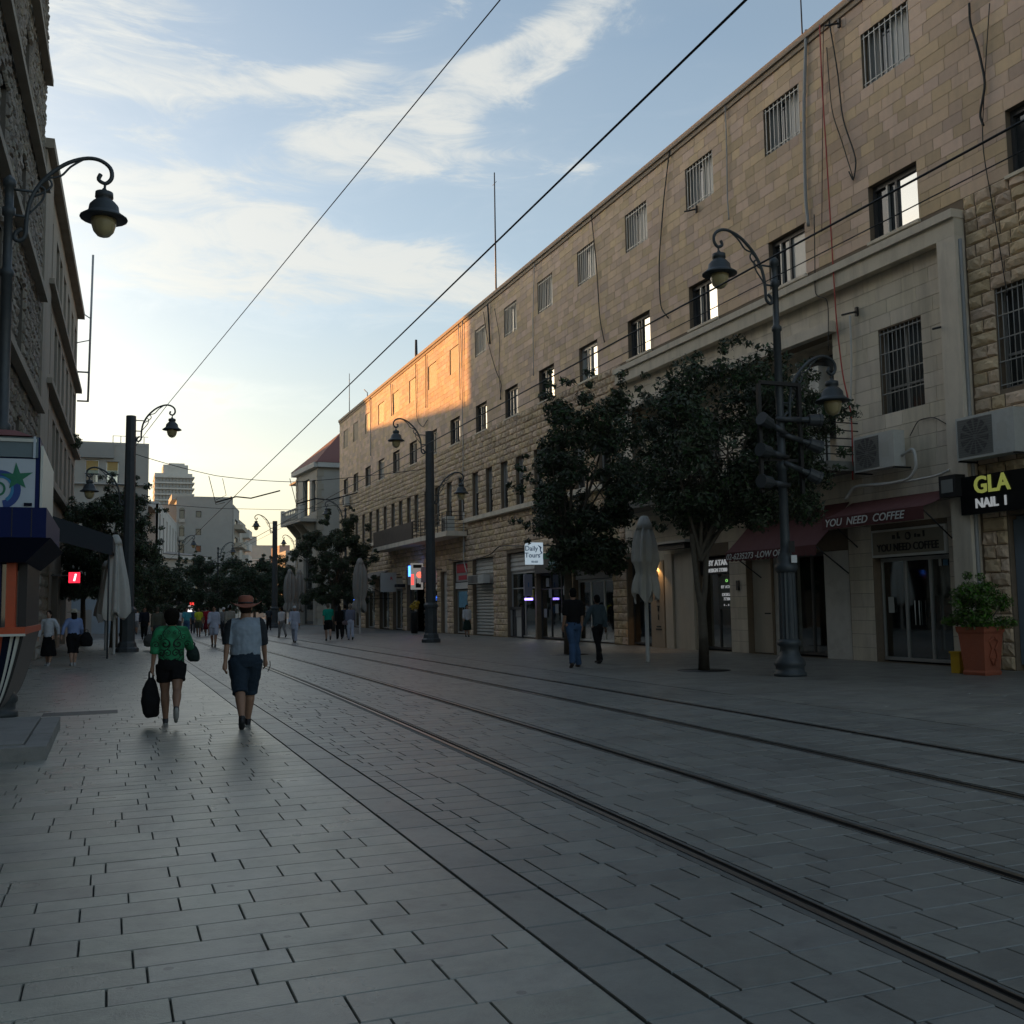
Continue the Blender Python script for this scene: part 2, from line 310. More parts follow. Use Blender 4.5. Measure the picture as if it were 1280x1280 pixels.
def wall_holes(mb, fr, a0, a1, b0, b1, holes, depth=.35, mi=0):
    A = sorted({a0, a1, *[h[0] for h in holes], *[h[1] for h in holes]}); A = [a for a in A if a0 <= a <= a1]
    B = sorted({b0, b1, *[h[2] for h in holes], *[h[3] for h in holes]}); B = [b for b in B if b0 <= b <= b1]
    for i in range(len(A)-1):
        j = 0
        while j < len(B)-1:
            ca = (A[i]+A[i+1])/2
            inh = lambda bb: any(h[0] < ca < h[1] and h[2] < bb < h[3] for h in holes)
            if inh((B[j]+B[j+1])/2): j += 1; continue
            k = j
            while k+1 < len(B)-1 and not inh((B[k+1]+B[k+2])/2): k += 1
            p = fr.p; mb.quad(p(A[i], B[j]), p(A[i+1], B[j]), p(A[i+1], B[k+1]), p(A[i], B[k+1]), mi); j = k+1
    for (x0, x1, z0, z1, *_) in holes:
        p = fr.p; d = -depth
        mb.quad(p(x0, z0), p(x0, z1), p(x0, z1, d), p(x0, z0, d), mi); mb.quad(p(x1, z0), p(x1, z0, d), p(x1, z1, d), p(x1, z1), mi)
        mb.quad(p(x0, z1), p(x1, z1), p(x1, z1, d), p(x0, z1, d), mi); mb.quad(p(x0, z0), p(x0, z0, d), p(x1, z0, d), p(x1, z0), mi)
# ---- stones: unit shapes (a 0..1, b 0..1, c 0..1 outwards)
def stone_unit(kind, seed):
    rs = np.random.default_rng(seed); n = 2 if kind == 'smooth' else 4; m = 2 if kind == 'smooth' else 4
    vs = [(0, 0, 0), (1, 0, 0), (1, 1, 0), (0, 1, 0)]
    if kind == 'smooth':
        e = .006
        vs += [(0, 0, .9), (1, 0, .9), (1, 1, .9), (0, 1, .9), (e, 2*e, 1), (1-e, 2*e, 1), (1-e, 1-2*e, 1), (e, 1-2*e, 1)]
        fs = [(0, 1, 5, 4), (1, 2, 6, 5), (2, 3, 7, 6), (3, 0, 4, 7), (4, 5, 9, 8), (5, 6, 10, 9), (6, 7, 11, 10), (7, 4, 8, 11), (8, 9, 10, 11)]
        return np.array(vs, float), fs
    ga = [0, .10, .32, .52, .72, .90, 1]; gb = [0, .16, .5, .84, 1]; na, nb_ = 6, 4; idx = {}; vs = []
    tiltx, tilty = (rs.random()-.5)*.4, (rs.random()-.5)*.4
    for j, b in enumerate(gb):
        for i, a in enumerate(ga):
            edge = i in (0, na) or j in (0, nb_)
            c = .06 if edge else .72+.5*(rs.random()-.5)+tiltx*(a-.5)+tilty*(b-.5)-(.16 if i in (1, na-1) or j in (1, nb_-1) else 0)
            jx = 0 if edge else (rs.random()-.5)*.09; jy = 0 if edge else (rs.random()-.5)*.16
            idx[i, j] = len(vs); vs.append((a+jx, b+jy, c))
    fs = [(idx[i, j], idx[i+1, j], idx[i+1, j+1], idx[i, j+1]) for i in range(na) for j in range(nb_)]
    k = len(vs); vs += [(0, 0, 0), (1, 0, 0), (1, 1, 0), (0, 1, 0)]
    for (c0, c1, a, b) in (((0, 0), (na, 0), 0, 1), ((na, 0), (na, nb_), 1, 2), ((na, nb_), (0, nb_), 2, 3), ((0, nb_), (0, 0), 3, 0)):
        fs.append((k+a, k+b, idx[c1], idx[c0]))
    return np.array(vs, float), fs
UNITS = {'smooth': [stone_unit('smooth', 1)], 'rock': [stone_unit('rock', s) for s in range(10, 18)]}
def lay_stones(name, fr, stones, kind, thick, m, parent, singles=300):
    """stones: list (a0,a1,b0,b1). The ones that show largest become objects sharing mesh data, the rest one joined part."""
    ar = sorted(range(len(stones)), key=lambda i: -screen_area(fr.p((stones[i][0]+stones[i][1])/2, (stones[i][2]+stones[i][3])/2), (stones[i][1]-stones[i][0])*(stones[i][3]-stones[i][2])*(1.0)))
    top = set(ar[:singles]); un = UNITS[kind]
    meshes = []
    for (V, F) in un:
        me = bpy.data.meshes.new(name); P = [fr.u*v[0]+np.array([0, 0, v[1]])+fr.n*v[2] for v in V]
        me.from_pydata([(v[0], v[2], v[1]) for v in V], [], F); me.materials.append(m); me.update(); meshes.append(me)
    ang = math.atan2(fr.u[1], fr.u[0]); flip = (fr.n[0]*-fr.u[1]+fr.n[1]*fr.u[0]) < 0   # local y -> n
    po = wpos(parent); VV, FF, off = [], [], 0
    for i, (a0, a1, b0, b1) in enumerate(stones):
        k = rng.integers(len(un)); V, F = un[k]; th = thick*(.8+.4*rng.random())
        if kind == 'rock': a0 += .010; a1 -= .010; b0 += .003; b1 -= .003
        if i in top:
            o = bpy.data.objects.new(name, meshes[k]); COL.objects.link(o); o.parent = parent
            o.location = Vector(fr.p(a0, b0))-po; o.rotation_euler = (0, 0, ang); o.scale = (a1-a0, -th if flip else th, b1-b0)
        else:
            P = fr.o+np.outer(a0+V[:, 0]*(a1-a0), fr.u)+np.outer(V[:, 2]*th, fr.n)+np.outer(b0+V[:, 1]*(b1-b0), [0, 0, 1.]); VV.append(P); FF.append(np.array(F)+off); off += len(V)
    if VV:
        o = fast_mesh(name+'s' if not name.endswith('s') else name, np.concatenate(VV)-np.array(po), np.concatenate(FF), m, parent); o['kind'] = 'stuff'
def courses(a0, a1, b0, b1, h, lmin, lmax, holes, gap=.010, margin=0.0):
    out = []; n = max(1, round((b1-b0)/h)); hh = (b1-b0)/n
    for j in range(n):
        z0 = b0+j*hh; z1 = z0+hh; zm = (z0+z1)/2
        cuts = sorted([(x[0]-margin, x[1]+margin) for x in holes if x[2]-.02 < zm < x[3]+.02])
        spans = []; cur = a0
        for c in cuts:
            if c[1] <= a0 or c[0] >= a1: continue
            if c[0] > cur+.05: spans.append((cur, c[0]))
            cur = max(cur, c[1])
        if cur < a1-.05: spans.append((cur, a1))
        for (s0, s1) in spans:
            x = s0; first = True
            while x < s1-.02:
                l = random.uniform(lmin, lmax)*(.6 if first and j % 2 else 1); first = False
                if s1-(x+l) < lmin*.55: l = s1-x
                out.append((x+gap/2, min(x+l, s1)-gap/2, z0+gap/2, z1-gap/2)); x += l
    return out
# ---------------------------------------------------------------- ground and street
def r1(Y): return 3.2+1.0*(1-math.exp(-max(Y, 0)/16.0))+.004*min(Y, 0)
mb = MB(); mb.quad((-900, -300, -.35), (900, -300, -.35), (900, 1800, -.35), (-900, 1800, -.35)); tag(mb.build('ground', GROUND), kind='structure')
mb = MB(); mb.box((-16, -12, -.2), (60, 62, -.014)); tag(mb.build('paving_bed', JOINT), kind='structure')
mb = MB(); mb.box((-16, 62.004, -.2), (120, 420, 0)); far_road = tag(mb.build('road_far', GROUND), kind='structure')
pu = UNITS['smooth'][0]
pav_mesh = {}
def pave(name, label, L_, R_, Y0, Y1, rowh, lmin, lmax, m, across=True, singles=300):
    """paving between the lateral bounds L_(Y) and R_(Y), rows across the street."""
    root = link(name, None); tag(root, kind='structure')
    V, F = pu; me = bpy.data.meshes.new('paving_stone'); me.from_pydata([(v[0], v[1], v[2]) for v in V], [], F); me.materials.append(m); me.update()
    items = []; y = Y0
    while y < Y1:
        h = rowh*random.choice((.8, 1, 1, 1.12)) if rowh > 0 else -rowh; ym = y+h/2; l0, r0 = L_(ym), R_(ym)
        x = l0-random.random()*lmax
        while x < r0-.01:
            l = random.uniform(lmin, lmax)
            if x < l0 and x+l < l0+.12: l = l0+.16-x
            if r0-(x+l) < lmin*.4: l = r0-x
            xa, xb = max(x, l0), min(x+l, r0)
            items.append((xa, xb, y, y+h))
            x += l
        y += h
    sc = sorted(range(len(items)), key=lambda i: -screen_area(((items[i][0]+items[i][1])/2, (items[i][2]+items[i][3])/2, 0), 1/max(items[i][2], 1.0)))
    gg = .0058 if name.startswith('tram') else .0034
    top = set(sc[:singles]); VV, FF, off = [], [], 0; g = gg
    Fa = np.array(F)
    for i, (xa, xb, ya, yb) in enumerate(items):
        sl = (r1(yb)-r1(ya))/(yb-ya) if L_(5) != L_(50) else 0
        zt = random.gauss(0, .0006)
        if i in top:
            o = bpy.data.objects.new('paving_stone', me); COL.objects.link(o); o.parent = root
            o.location = (xa+g, ya+g, -.05+zt); o.scale = (xb-xa-2*g, yb-ya-2*g, .05); o.rotation_euler = (random.gauss(0, .0012), random.gauss(0, .0008), 0)
        elif ya > 15:
            VV.append(np.array([(xa+g*.8, ya+g*.8, 0), (xb-g*.8, ya+g*.8, 0), (xb-g*.8, yb-g*.8, 0), (xa+g*.8, yb-g*.8, 0)])-np.array([0, 0, .0008*random.random()])); FF.append(np.array([(0, 1, 2, 3)])+off); off += 4
        else:
            tx = random.gauss(0, .0002)
            P = np.stack([xa+g+V[:, 0]*(xb-xa-2*g), ya+g+V[:, 1]*(yb-ya-2*g), -.05+zt+V[:, 2]*.05+(V[:, 0]-.5)*tx], 1); VV.append(P); FF.append(Fa+off); off += len(V)
    o = fast_mesh('paving_stones', np.concatenate(VV), np.concatenate(FF), m, root); o['kind'] = 'stuff'
    return root
K = lambda v: (lambda Y: v)
YN = 2.4
pave('pavement', '', K(-9.0), K(1.94), YN, 62, .27, .38, .66, PAVE)
pave('pavement_border', '', K(1.952), K(2.29), YN, 62, -.62, .5, .6, PAVE_T, singles=60)
pave('tramway_edge', '', K(2.302), lambda Y: r1(Y)-.105, YN, 62, .30, .34, .5, PAVE_T, singles=200)
pave('tramway', '', lambda Y: r1(Y)+.09, lambda Y: r1(Y)+1.34, YN, 62, .30, .36, .55, PAVE_T, singles=250)
pave('tramway_middle', '', lambda Y: r1(Y)+1.535, lambda Y: r1(Y)+3.205, YN, 62, .30, .36, .55, PAVE_T, singles=150)
pave('tramway_far_track', '', lambda Y: r1(Y)+3.42, lambda Y: r1(Y)+4.64, YN, 62, .30, .36, .55, PAVE_T, singles=60)
pave('tramway_far_edge', '', lambda Y: r1(Y)+4.84, K(10.0), YN, 62, .30, .36, .55, PAVE_T, singles=40)
pave('sidewalk', '', K(10.03), K(18.38), 4, 62, .30, .40, .62, PAVE_R, singles=120)
def track(x0, side):
    root = tag(link('tram_track', None), kind='structure')
    ys = [1.5+i*1.0 for i in range(62)]+[64+i*6 for i in range(40)]
    def sweep(o0, o1, z0, z1, m, n2):
        q = MB(); o0, o1 = min(o0, o1), max(o0, o1)
        for a, b in zip(ys[:-1], ys[1:]):
            xa, xb = r1(a)+x0, r1(b)+x0
            q.hexa([(xa+o0, a, z0), (xa+o1, a, z0), (xb+o1, b, z0), (xb+o0, b, z0), (xa+o0, a, z1), (xa+o1, a, z1), (xb+o1, b, z1), (xb+o0, b, z1)])
        return q.build(n2, m, root)
    for off, s in ((0.0, 1), (1.435, -1)):
        sweep(off-s*.045, off, -.04, .003, STEEL, 'rail_head')
        sweep(off, off+s*.050, -.06 if x0 == 0 else -.03, -.052 if x0 == 0 else -.022, RUBBER if x0 == 0 else RUBBER_P, 'rail_groove')
        sweep(off+s*.050, off+s*.060, -.04, .001, STEEL, 'guard_lip')
        sweep(off-s*.10, off-s*.047, -.045, -.003, RUBBER_P, 'rail_sealant')
        sweep(off+s*.062, off+s*.088, -.045, -.003, RUBBER_P, 'rail_sealant')
track(0, 0); track(3.31, 1)
# drain cover and dark patch near the women, manhole
mb = MB(); mb.box((0.2, 14.0-.25, -.012), (.9, 14.25, .002)); 
# ---------------------------------------------------------------- long stone building on the right
XB, HB, YA, YB = 18.4, 17.8, 8.0, 87.6
FR = Fr((XB, 0, 0), (0, 1, 0), (-1, 0, 0))
bld = thing('stone_building', 'long four storey limestone building with shops below, sunlit at its far top corner', 'building', (XB, 47, 0))
WC = [15.5, 19.95, 24.35, 28.95, 33.45, 37.85, 42.25, 46.65, 51.1, 55.6, 60, 64.4, 68.7, 72.9, 77.1, 81.3, 85.1]
H4 = [(y-.87, y+.87, 15.1, 16.6) for y in WC+[10.9]]
H3 = [(y-.87, y+.87, 10.9, 12.4) for y in WC+[10.9]]
W2 = [36.6, 38.9, 41.2, 43.4, 45.7, 47.8, 50.0, 52.2, 54.6, 56.8, 59.2, 61.4, 63.7, 65.5, 67.6, 69.6, 71.8, 74.0, 76.2, 78.6, 81]
H2 = [(y-.5, y+.5, 6.4, 8.8) for y in W2]
HBAR = [(19.2, 20.7, 6.2, 8.5), (14.9, 16.95, 6.2, 8.5), (10.6, 12.6, 6.2, 8.5)]
REC = (22.5, 34.2, 5.2, 8.9)
SH = [(8.6, 16.95, 0, 3.4), (18.72, 21.3, 0, 3.38), (22.25, 25.7, 0, 2.95), (25.75, 27.0, 0, 2.95), (27.95, 29.9, 0, 3.1), (32.95, 34.9, 0, 3.3), (36.1, 39.8, 0, 3.5), (40.4, 43.9, 0, 3.7),
      (44.1, 47.6, 0, 4.15), (49.6, 52.8, 0, 4.1), (53.7, 56.2, 0, 4.1), (57.4, 58.6, 0, 3.6), (59.4, 61.4, 0, 3.9), (62.0, 66.2, 0, 4.0), (67.2, 69.8, 0, 3.6), (70.8, 73.6, 0, 3.6), (75, 78, 0, 3.4), (80, 82.6, 0, 3.4), (84, 86, 0, 3.4)]
ALLH = H4+H3+H2+HBAR+[REC]+SH
mb = MB(); wall_holes(mb, FR, YA, YB, -.1, 17.5, ALLH, .38)
mb.box((XB, YA, 17.5), (XB+.4, YB, 17.79)); mb.box((XB+.4, YA, 17.0), (XB+14, YB, 17.4))
mb.box((XB+.4, YB-.3, -.1), (XB+14, YB, 17.0)); mb.box((XB+13.7, YA, -.1), (XB+14, YB-.3, 17.0)); mb.box((XB+.4, YA, -.1), (XB+13.7, YA+.3, 17.0))
mb.build('wall', MORTAR, bld)
# dark room fronts behind the upper windows and shops (floors and inner wall)
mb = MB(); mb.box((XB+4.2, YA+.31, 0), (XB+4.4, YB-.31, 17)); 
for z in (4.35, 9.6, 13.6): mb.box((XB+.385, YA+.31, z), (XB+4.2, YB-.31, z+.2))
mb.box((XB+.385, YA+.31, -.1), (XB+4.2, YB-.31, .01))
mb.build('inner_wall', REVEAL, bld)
sm = courses(YA, YB, 10.9, 17.5, .3, .42, .82, H4+H3)
lay_stones('facade_stone', FR, sm, 'smooth', .014, STONE_S, bld)
rk = courses(35.0, YB, 4.3, 10.9, .3, .36, .62, H2+[(53.5, 70.9, 5.5, 5.8)])+courses(YA, 17.68, 4.3, 10.9, .3, .36, .66, HBAR)
pier = [(a, b) for a, b in ((16.97, 17.66), (34.95, 36.05), (39.85, 40.35), (47.65, 49.55), (52.85, 53.65), (56.25, 57.35), (58.65, 59.35), (61.45, 61.95), (66.25, 67.15), (69.85, 70.75), (73.65, 74.95), (78.05, 79.95), (82.65, 83.95), (86.05, YB))]
for a, b in pier: rk += courses(a, b, 0.0, 4.3, .3, .3, .55, [])
for h in SH:
    if h[0] > 35 and 4.3-h[3] > .15: rk += courses(h[0], h[1], h[3], 4.3, max(.15, 4.3-h[3]) if 4.3-h[3] < .45 else .3, .36, .6, [])
lay_stones('rock_faced_stone', FR, rk, 'rock', .085, STONE_R, bld)
# pale ashlar bay
pl = courses(18.3, 34.95, 8.9, 10.0, .37, .6, 1.1, [])+courses(18.3, 22.5, 5.2, 8.9, .37, .55, 1.0, HBAR, )+courses(34.2, 34.95, 5.2, 8.9, .37, .6, .9, [])+courses(18.3, 34.95, 3.5, 5.2, .425, .6, 1.1, [])
pl += courses(21.32, 22.22, 0, 3.5, .35, .4, .9, [])+courses(18.3, 18.7, 0, 3.5, .35, .4, .5, [])+courses(27.02, 27.93, 0, 3.5, .35, .4, .9, [])+courses(29.92, 32.93, 0, 3.5, .5, .7, 1.2, [])
lay_stones('ashlar_block', FR, pl, 'smooth', .016, STONE_P, bld, singles=200)
mb = MB(); z = 10.0
mb.fb(FR, 17.72, 34.95, 10.0, 10.42, 0, .3); mb.fb(FR, 17.70, 34.97, 10.42, 10.62, 0, .38); mb.fb(FR, 17.72, 18.28, .0, 9.997, 0, .3)
mb.fb(FR, 22.3, 34.3, 8.903, 9.2, .036, .26)
mb.build('stone_frame', STONE_P, bld)
mb = MB(); mb.fb(FR, YA, YB, 17.5, 17.66, .002, .07); mb.fb(FR, YA, YB, 17.66, 17.84, .0, .14); mb.build('coping', COPING, bld)
for a, b in ((35, 53.5), (70.9, 77)): MB().fb(FR, a, b, 6.16, 6.38, .01, .28).build('ledge', STONE_P, bld)
# loggia
mb = MB(); a0, a1, b0, b1 = REC
mb.fb(FR, a0+.001, a1-.001, b0, b1, -.9, -.8); mb.fb(FR, a0-.05, a0, b0, b1, -.8, -.385); mb.fb(FR, a1, a1+.05, b0, b1, -.8, -.385); mb.fb(FR, a0, a1, b0-.2, b0, -.8, 0.0); mb.fb(FR, a0, a1, b1, b1+.1, -.8, -.385); mb.build('loggia', STONE_P, bld)
mb = MB(); mb.fb(FR, 21.5, 34.5, 4.95, 5.2, .05, 1.15); mb.build('balcony_slab', mat('balcony_concrete', (.22, .22, .2), .85, var=.2, dirt=.4, dscale=2), bld)
def railing(fr, a0, a1, b0, b1, c, par, nh=5, nv=.9, name='balcony_railing', side=True):
    q = MB(); k = max(1, round((a1-a0)/nv))
    for i in range(k+1):
        a = a0+(a1-a0)*i/k; q.fb(fr, a-.02, a+.02, b0, b1, c-.02, c+.02)
    for j in range(nh):
        z = b0+(b1-b0)*(j+1)/nh-.03; q.fb(fr, a0, a1, z, z+.03, c+.022, c+.045)
        if side: q.fb(fr, a0-.022, a0, z, z+.03, .05, c); q.fb(fr, a1, a1+.022, z, z+.03, .05, c)
    return q.build(name, BLACK, par)
railing(FR, 21.6, 34.4, 5.2, 6.25, 1.08, bld)
# second balcony further along
mb = MB(); mb.fb(FR, 53.6, 70.8, 5.45, 5.72, .05, 1.25); mb.build('balcony_slab', STONE_P, bld)
railing(FR, 53.7, 60.5, 5.72, 6.8, 1.18, bld)
mb = MB(); mb.fb(FR, 60.7, 70.6, 5.73, 6.8, 1.14, 1.2); mb.build('balcony_screen', mat('rusty_screen', (.07, .055, .045), .8, var=.4, vscale=3), bld)
# windows: one template per row, then copies
def copy_part(o, loc, parent):
    c = o.copy(); COL.objects.link(c); c.parent = parent; c.location = loc
    for ch in o.children:
        d = ch.copy(); COL.objects.link(d); d.parent = c
    return c
L0 = Fr((0, 0, 0), (0, 1, 0), (-1, 0, 0))
def put(tpl, y, z, i=None):
    if i == 0 or i is None and not tpl.get('used'):
        tpl.location = Vector((0, y, z))+Vector((XB, 0, 0))-wpos(bld); tpl['used'] = 1; return tpl
    return copy_part(tpl, Vector((XB, y, z))-wpos(bld), bld)
def barred(w, h, nb=9, shutter=.45, flip=False):
    q = MB()
    for (x0, x1, z0, z1) in ((-w, w, 0, .06), (-w, w, h-.06, h), (-w, -w+.06, .06, h-.06), (w-.06, w, .06, h-.06), (-.03, .03, .06, h-.06)): q.fb(L0, x0, x1, z0, z1, -.28, -.20)
    o = q.build('window', FRAME_A, bld, world=False)
    MB().fb(L0, -w+.06, -.03, .06, h-.06, -.25, -.235).build('pane', CURT, o, world=False); MB().fb(L0, .03, w-.06, .06, h-.06, -.25, -.235).build('pane', GLASS, o, world=False); MB().fb(L0, .35, w-.07, .07, h-.07, -.23, -.21).build('curtain', SHUT, o, world=False)
    q = MB()
    for k in range(nb):
        x = -w+.07+(2*w-.14)*k/(nb-1); q.fb(L0, x-.014, x+.014, .0, h, -.05, -.022)
    for z in (.1, h-.12): q.fb(L0, -w, w, z, z+.025, -.048, -.024)
    q.build('window_bars', FRAME_A, o, world=False)
    return o
w4 = barred(.87, 1.5)
for i, h in enumerate(H4):
    if h[0] < 53: put(w4, (h[0]+h[1])/2, 15.1)
q = MB(); q.fb(L0, -.87, .87, 0, 1.5, -.1, -.05)
for k in range(18): q.fb(L0, -.83, .83, .04+k*.081, .04+k*.081+.05, -.05, -.03)
w4b = q.build('shutter', mat('tan_shutter', (.27, .24, .195), .6, var=.1), bld, world=False)
for h in H4:
    if h[0] > 53: put(w4b, (h[0]+h[1])/2, 15.1)
w, h = .87, 1.5; q = MB()
for (x0, x1, z0, z1) in ((-w, w, 0, .07), (-w, w, h-.14, h), (-w, -w+.07, .07, h-.14), (w-.07, w, .07, h-.14), (-.02, .06, .07, h-.14)): q.fb(L0, x0, x1, z0, z1, -.26, -.14)
FRQ = q
def win3(v):
    w_ = .87; h_ = 1.5; o = FRQ.build('window', FRAME_D if v != 2 else FRAME_A, bld, world=False)
    split = (.0, .12, -.12, .05)[v]
    MB().fb(L0, -w_+.07, -.02, .07, h_-.14, -.22, -.20).build('pane', (GLASSB, CURT, GLASSB, CURT)[v], o, world=False)
    MB().fb(L0, .06, w_-.07, .07, h_-.14, -.24, -.22).build('pane', (GLASS, GLASS, GLASSB, GLASS)[v], o, world=False)
    x0 = (.3, .5, .25, .42)[v]; MB().fb(L0, x0, x0+.06, .08, h_-.15, -.20, -.12).build('sash', FRAME_A, o, world=False)
    if v == 1: MB().fb(L0, -w_+.08, .02, 1.0, h_-.15, -.195, -.17).build('roller_blind', SHUT, o, world=False)
    if v == 3: MB().fb(L0, .1, .28, .08, h_-.15, -.215, -.19).build('curtain', CURT, o, world=False)
    MB().fb(L0, -w_-.05, w_+.05, -.08, 0, -.12, .09).build('window_sill', STONE_P, o, world=False); return o
w3s = [win3(v) for v in range(4)]
for i, hh in enumerate(H3): put(w3s[(0, 0, 3, 0, 0, 2, 0, 3)[i % 8]], (hh[0]+hh[1])/2, 10.9)
w, h = .5, 2.4; q = MB()
for (x0, x1, z0, z1) in ((-w, w, 0, .07), (-w, w, h-.07, h), (-w, -w+.06, .07, h-.07), (w-.06, w, .07, h-.07), (-w+.06, w-.06, 1.3, 1.36)): q.fb(L0, x0, x1, z0, z1, -.26, -.16)
w2 = q.build('tall_window', FRAME_A, bld, world=False); MB().fb(L0, -w+.06, w-.06, .07, 1.3, -.23, -.2).build('pane', GLASS, w2, world=False); MB().fb(L0, -w+.06, w-.06, 1.36, h-.07, -.23, -.2).build('pane', SHUT, w2, world=False)
for y in W2: put(w2, y, 6.4)
for k, (x0, x1, z0, z1) in enumerate(HBAR):
    w, h, y = (x1-x0)/2, z1-z0, (x0+x1)/2; q = MB()
    for (a, b, c, d) in ((-w, w, 0, .07), (-w, w, h-.07, h), (-w, -w+.07, .07, h-.07), (w-.07, w, .07, h-.07), (-.04, .04, .07, h-.07), (-w+.07, -.04, .75, .81), (.04, w-.07, .75, .81)): q.fb(L0, a, b, c, d, -.3, -.2)
    o = q.build('barred_window', SHUT, bld, world=False); MB().fb(L0, -w+.07, w-.07, .07, h-.07, -.27, -.25).build('pane', GLASS, o, world=False)
    q = MB(); n = round(2*w/.15)
    for i in range(n+1): x = -w+.02+(2*w-.04)*i/n; q.tube([L0.p(x, -.05, -.03), L0.p(x, h+.03, -.03)], .011, 5)
    for i in range(5): z = .1+(h-.2)*i/4; q.fb(L0, -w, w, z-.012, z+.012, -.045, -.018)
    q.build('window_bars', mat('pale_iron_bars', (.30, .30, .28), .6), o, world=False); put(o, y, z0)
for (a, b, c, d) in ((23.2, 24.6, 6.2, 8.6), (26.2, 27.6, 5.2, 7.8), (29.5, 31, 6.0, 8.2), (32, 33.4, 5.2, 7.8)):
    q = MB(); q.fb(FR, a, b, c, d, -.79, -.74); o = q.build('loggia_window', FRAME_D, bld); MB().fb(FR, a+.1, b-.1, c+.1, d-.1, -.74, -.72).build('pane', GLASS, o)
# ---------------------------------------------------------------- shop fronts (parts of the building)
def front(y0, y1, z1, doors=2, frame=FRAME_A, inset=.22, z0=.05, name='shop_window', tr=None):
    q = MB(); n = doors; w = (y1-y0)/n
    q.fb(FR, y0, y1, z0, z0+.08, -inset-.08, -inset); q.fb(FR, y0, y1, z1-.09, z1, -inset-.08, -inset)
    for i in range(n+1):
        y = y0+w*i; q.fb(FR, max(y0, y-.03), min(y1, y+.03), z0+.08, z1-.09, -inset-.08, -inset)
    if tr: q.fb(FR, y0+.03, y1-.03, tr-.03, tr+.03, -inset-.078, -inset-.002)
    o = q.build(name, frame, bld)
    for i in range(n):
        MB().fb(FR, y0+w*i+.03, y0+w*(i+1)-.03, z0+.08, z1-.09, -inset-.05, -inset-.04).build('glass', SGL, o)
    return o
def panel(y0, y1, z0, z1, c0, c1, m, name='panel', par=None): return MB().fb(FR, y0, y1, z0, z1, c0, c1).build(name, m, par or bld)
def shelves(y0, y1, m, d=1.6, seed=1):
    rs = random.Random(seed); q = MB()
    for z in (.6, 1.1, 1.6, 2.1):
        q.fb(FR, y0+.1, y1-.1, z, z+.03, -d-.4, -d, 0); y = y0+.15
        while y < y1-.3:
            wdt = rs.uniform(.08, .25); hh = rs.uniform(.1, .38)
            if rs.random() < .75: q.fb(FR, y, y+wdt, z+.031, z+.03+hh, -d-.3, -d-.05, rs.choice((1, 2, 3)))
            y += wdt+rs.uniform(.02, .15)
    return q.build('shelving', [plain('shelf_grey', (.12, .12, .11)), plain('goods_pale', (.35, .34, .30)), plain('goods_dark', (.06, .07, .07)), m], bld)
# nail shop
front(8.6, 16.93, 3.38, 6, mat('bluish_frame', (.20, .25, .29), .5))
panel(16.55, 16.93, .13, 3.3, -.2, -.12, mat('blue_grey_jamb', (.16, .20, .24), .5), 'door_jamb')
shelves(9, 16.2, plain('goods_blue', (.08, .13, .2)), 1.8, 3)
sg = thing('shop_sign', 'black shop sign with yellow green GLA and white NAIL lettering beside the pale bay', 'shop sign', FR.p(14.5, 3.46, 0))
MB().fb(FR, 9.4, 17.85, 3.46, 4.32, .302, .42).build('sign_board', plain('sign_black', (.008, .008, .009), .35), sg)
GLW = glow('letter_white', (.75, .78, .8), .15); GLY = glow('letter_lime', (.62, .68, .16), .12)
text('GLA', .52, GLY, sg, fmtx(FR, 17.44, 4.08, .435), bold=.012, align='LEFT', depth=.012); text('NAIL  I', .29, GLW, sg, fmtx(FR, 17.42, 3.68, .435), bold=.008, align='LEFT', depth=.01, xs=1.0)
# coffee shop
cs = mat('coffee_sign_face', (.26, .235, .18), .6, var=.1)
panel(18.74, 21.28, 2.66, 3.36, -.1, .05, FRAME_W, 'sign_frame'); panel(18.8, 21.22, 2.72, 3.30, .05, .06, cs, 'sign_board')
text('YOU NEED COFFEE', .27, LETK, bld, fmtx(FR, 20.0, 2.88, .07), bold=.002, xs=.9)
q = MB(); q.lathe([(.0, 0), (.1, .0), (.1, .01), (.0, .01)], (0, 0, 0), 16); o = q.build('sign_emblem', LETK, bld, world=False)
o.matrix_local = Matrix.Translation(Vector(FR.p(19.95, 3.15, .061))-wpos(bld)) @ Matrix.Rotation(-math.pi/2, 4, 'Y')
text('8', .17, cs, bld, fmtx(FR, 19.95, 3.15, .078)); 
q = MB()
for (a, w_, h_) in ((20.45, .1, .1), (20.3, .06, .16), (20.25, .05, .05), (19.7, .07, .09), (19.58, .1, .07), (19.42, .06, .15)): q.fb(FR, a-w_/2, a+w_/2, 3.1-.0, 3.1+h_, .061, .068)
q.build('sign_pictogram', LETK, bld)
o = front(18.74, 21.28, 2.64, 3, FRAME_A)
q = MB()
for a in (19.93, 20.07): q.tube([FR.p(a, .95, -.16), FR.p(a, 1.55, -.16)], .013, 6)
q.build('door_handle', FRAME_W, o)
MB().fb(FR, 20.85, 21.05, 1.25, 1.65, -.215, -.21).build('paper_notice', plain('paper', (.5, .5, .46)), bld)
MB().fb(FR, 18.98, 19.13, 2.38, 2.52, -.215, -.21).build('blue_sticker', plain('sticker_blue', (.08, .2, .3)), bld)
MB().fb(FR, 19.18, 19.27, 2.38, 2.54, -.215, -.21).build('white_sticker', plain('paper', (.5, .5, .46)), bld)
t1 = thing('a_frame_board', 'pale chalk A-frame board inside the coffee shop glass door', 'A-frame sign', (XB+.8, 20.3, .01))
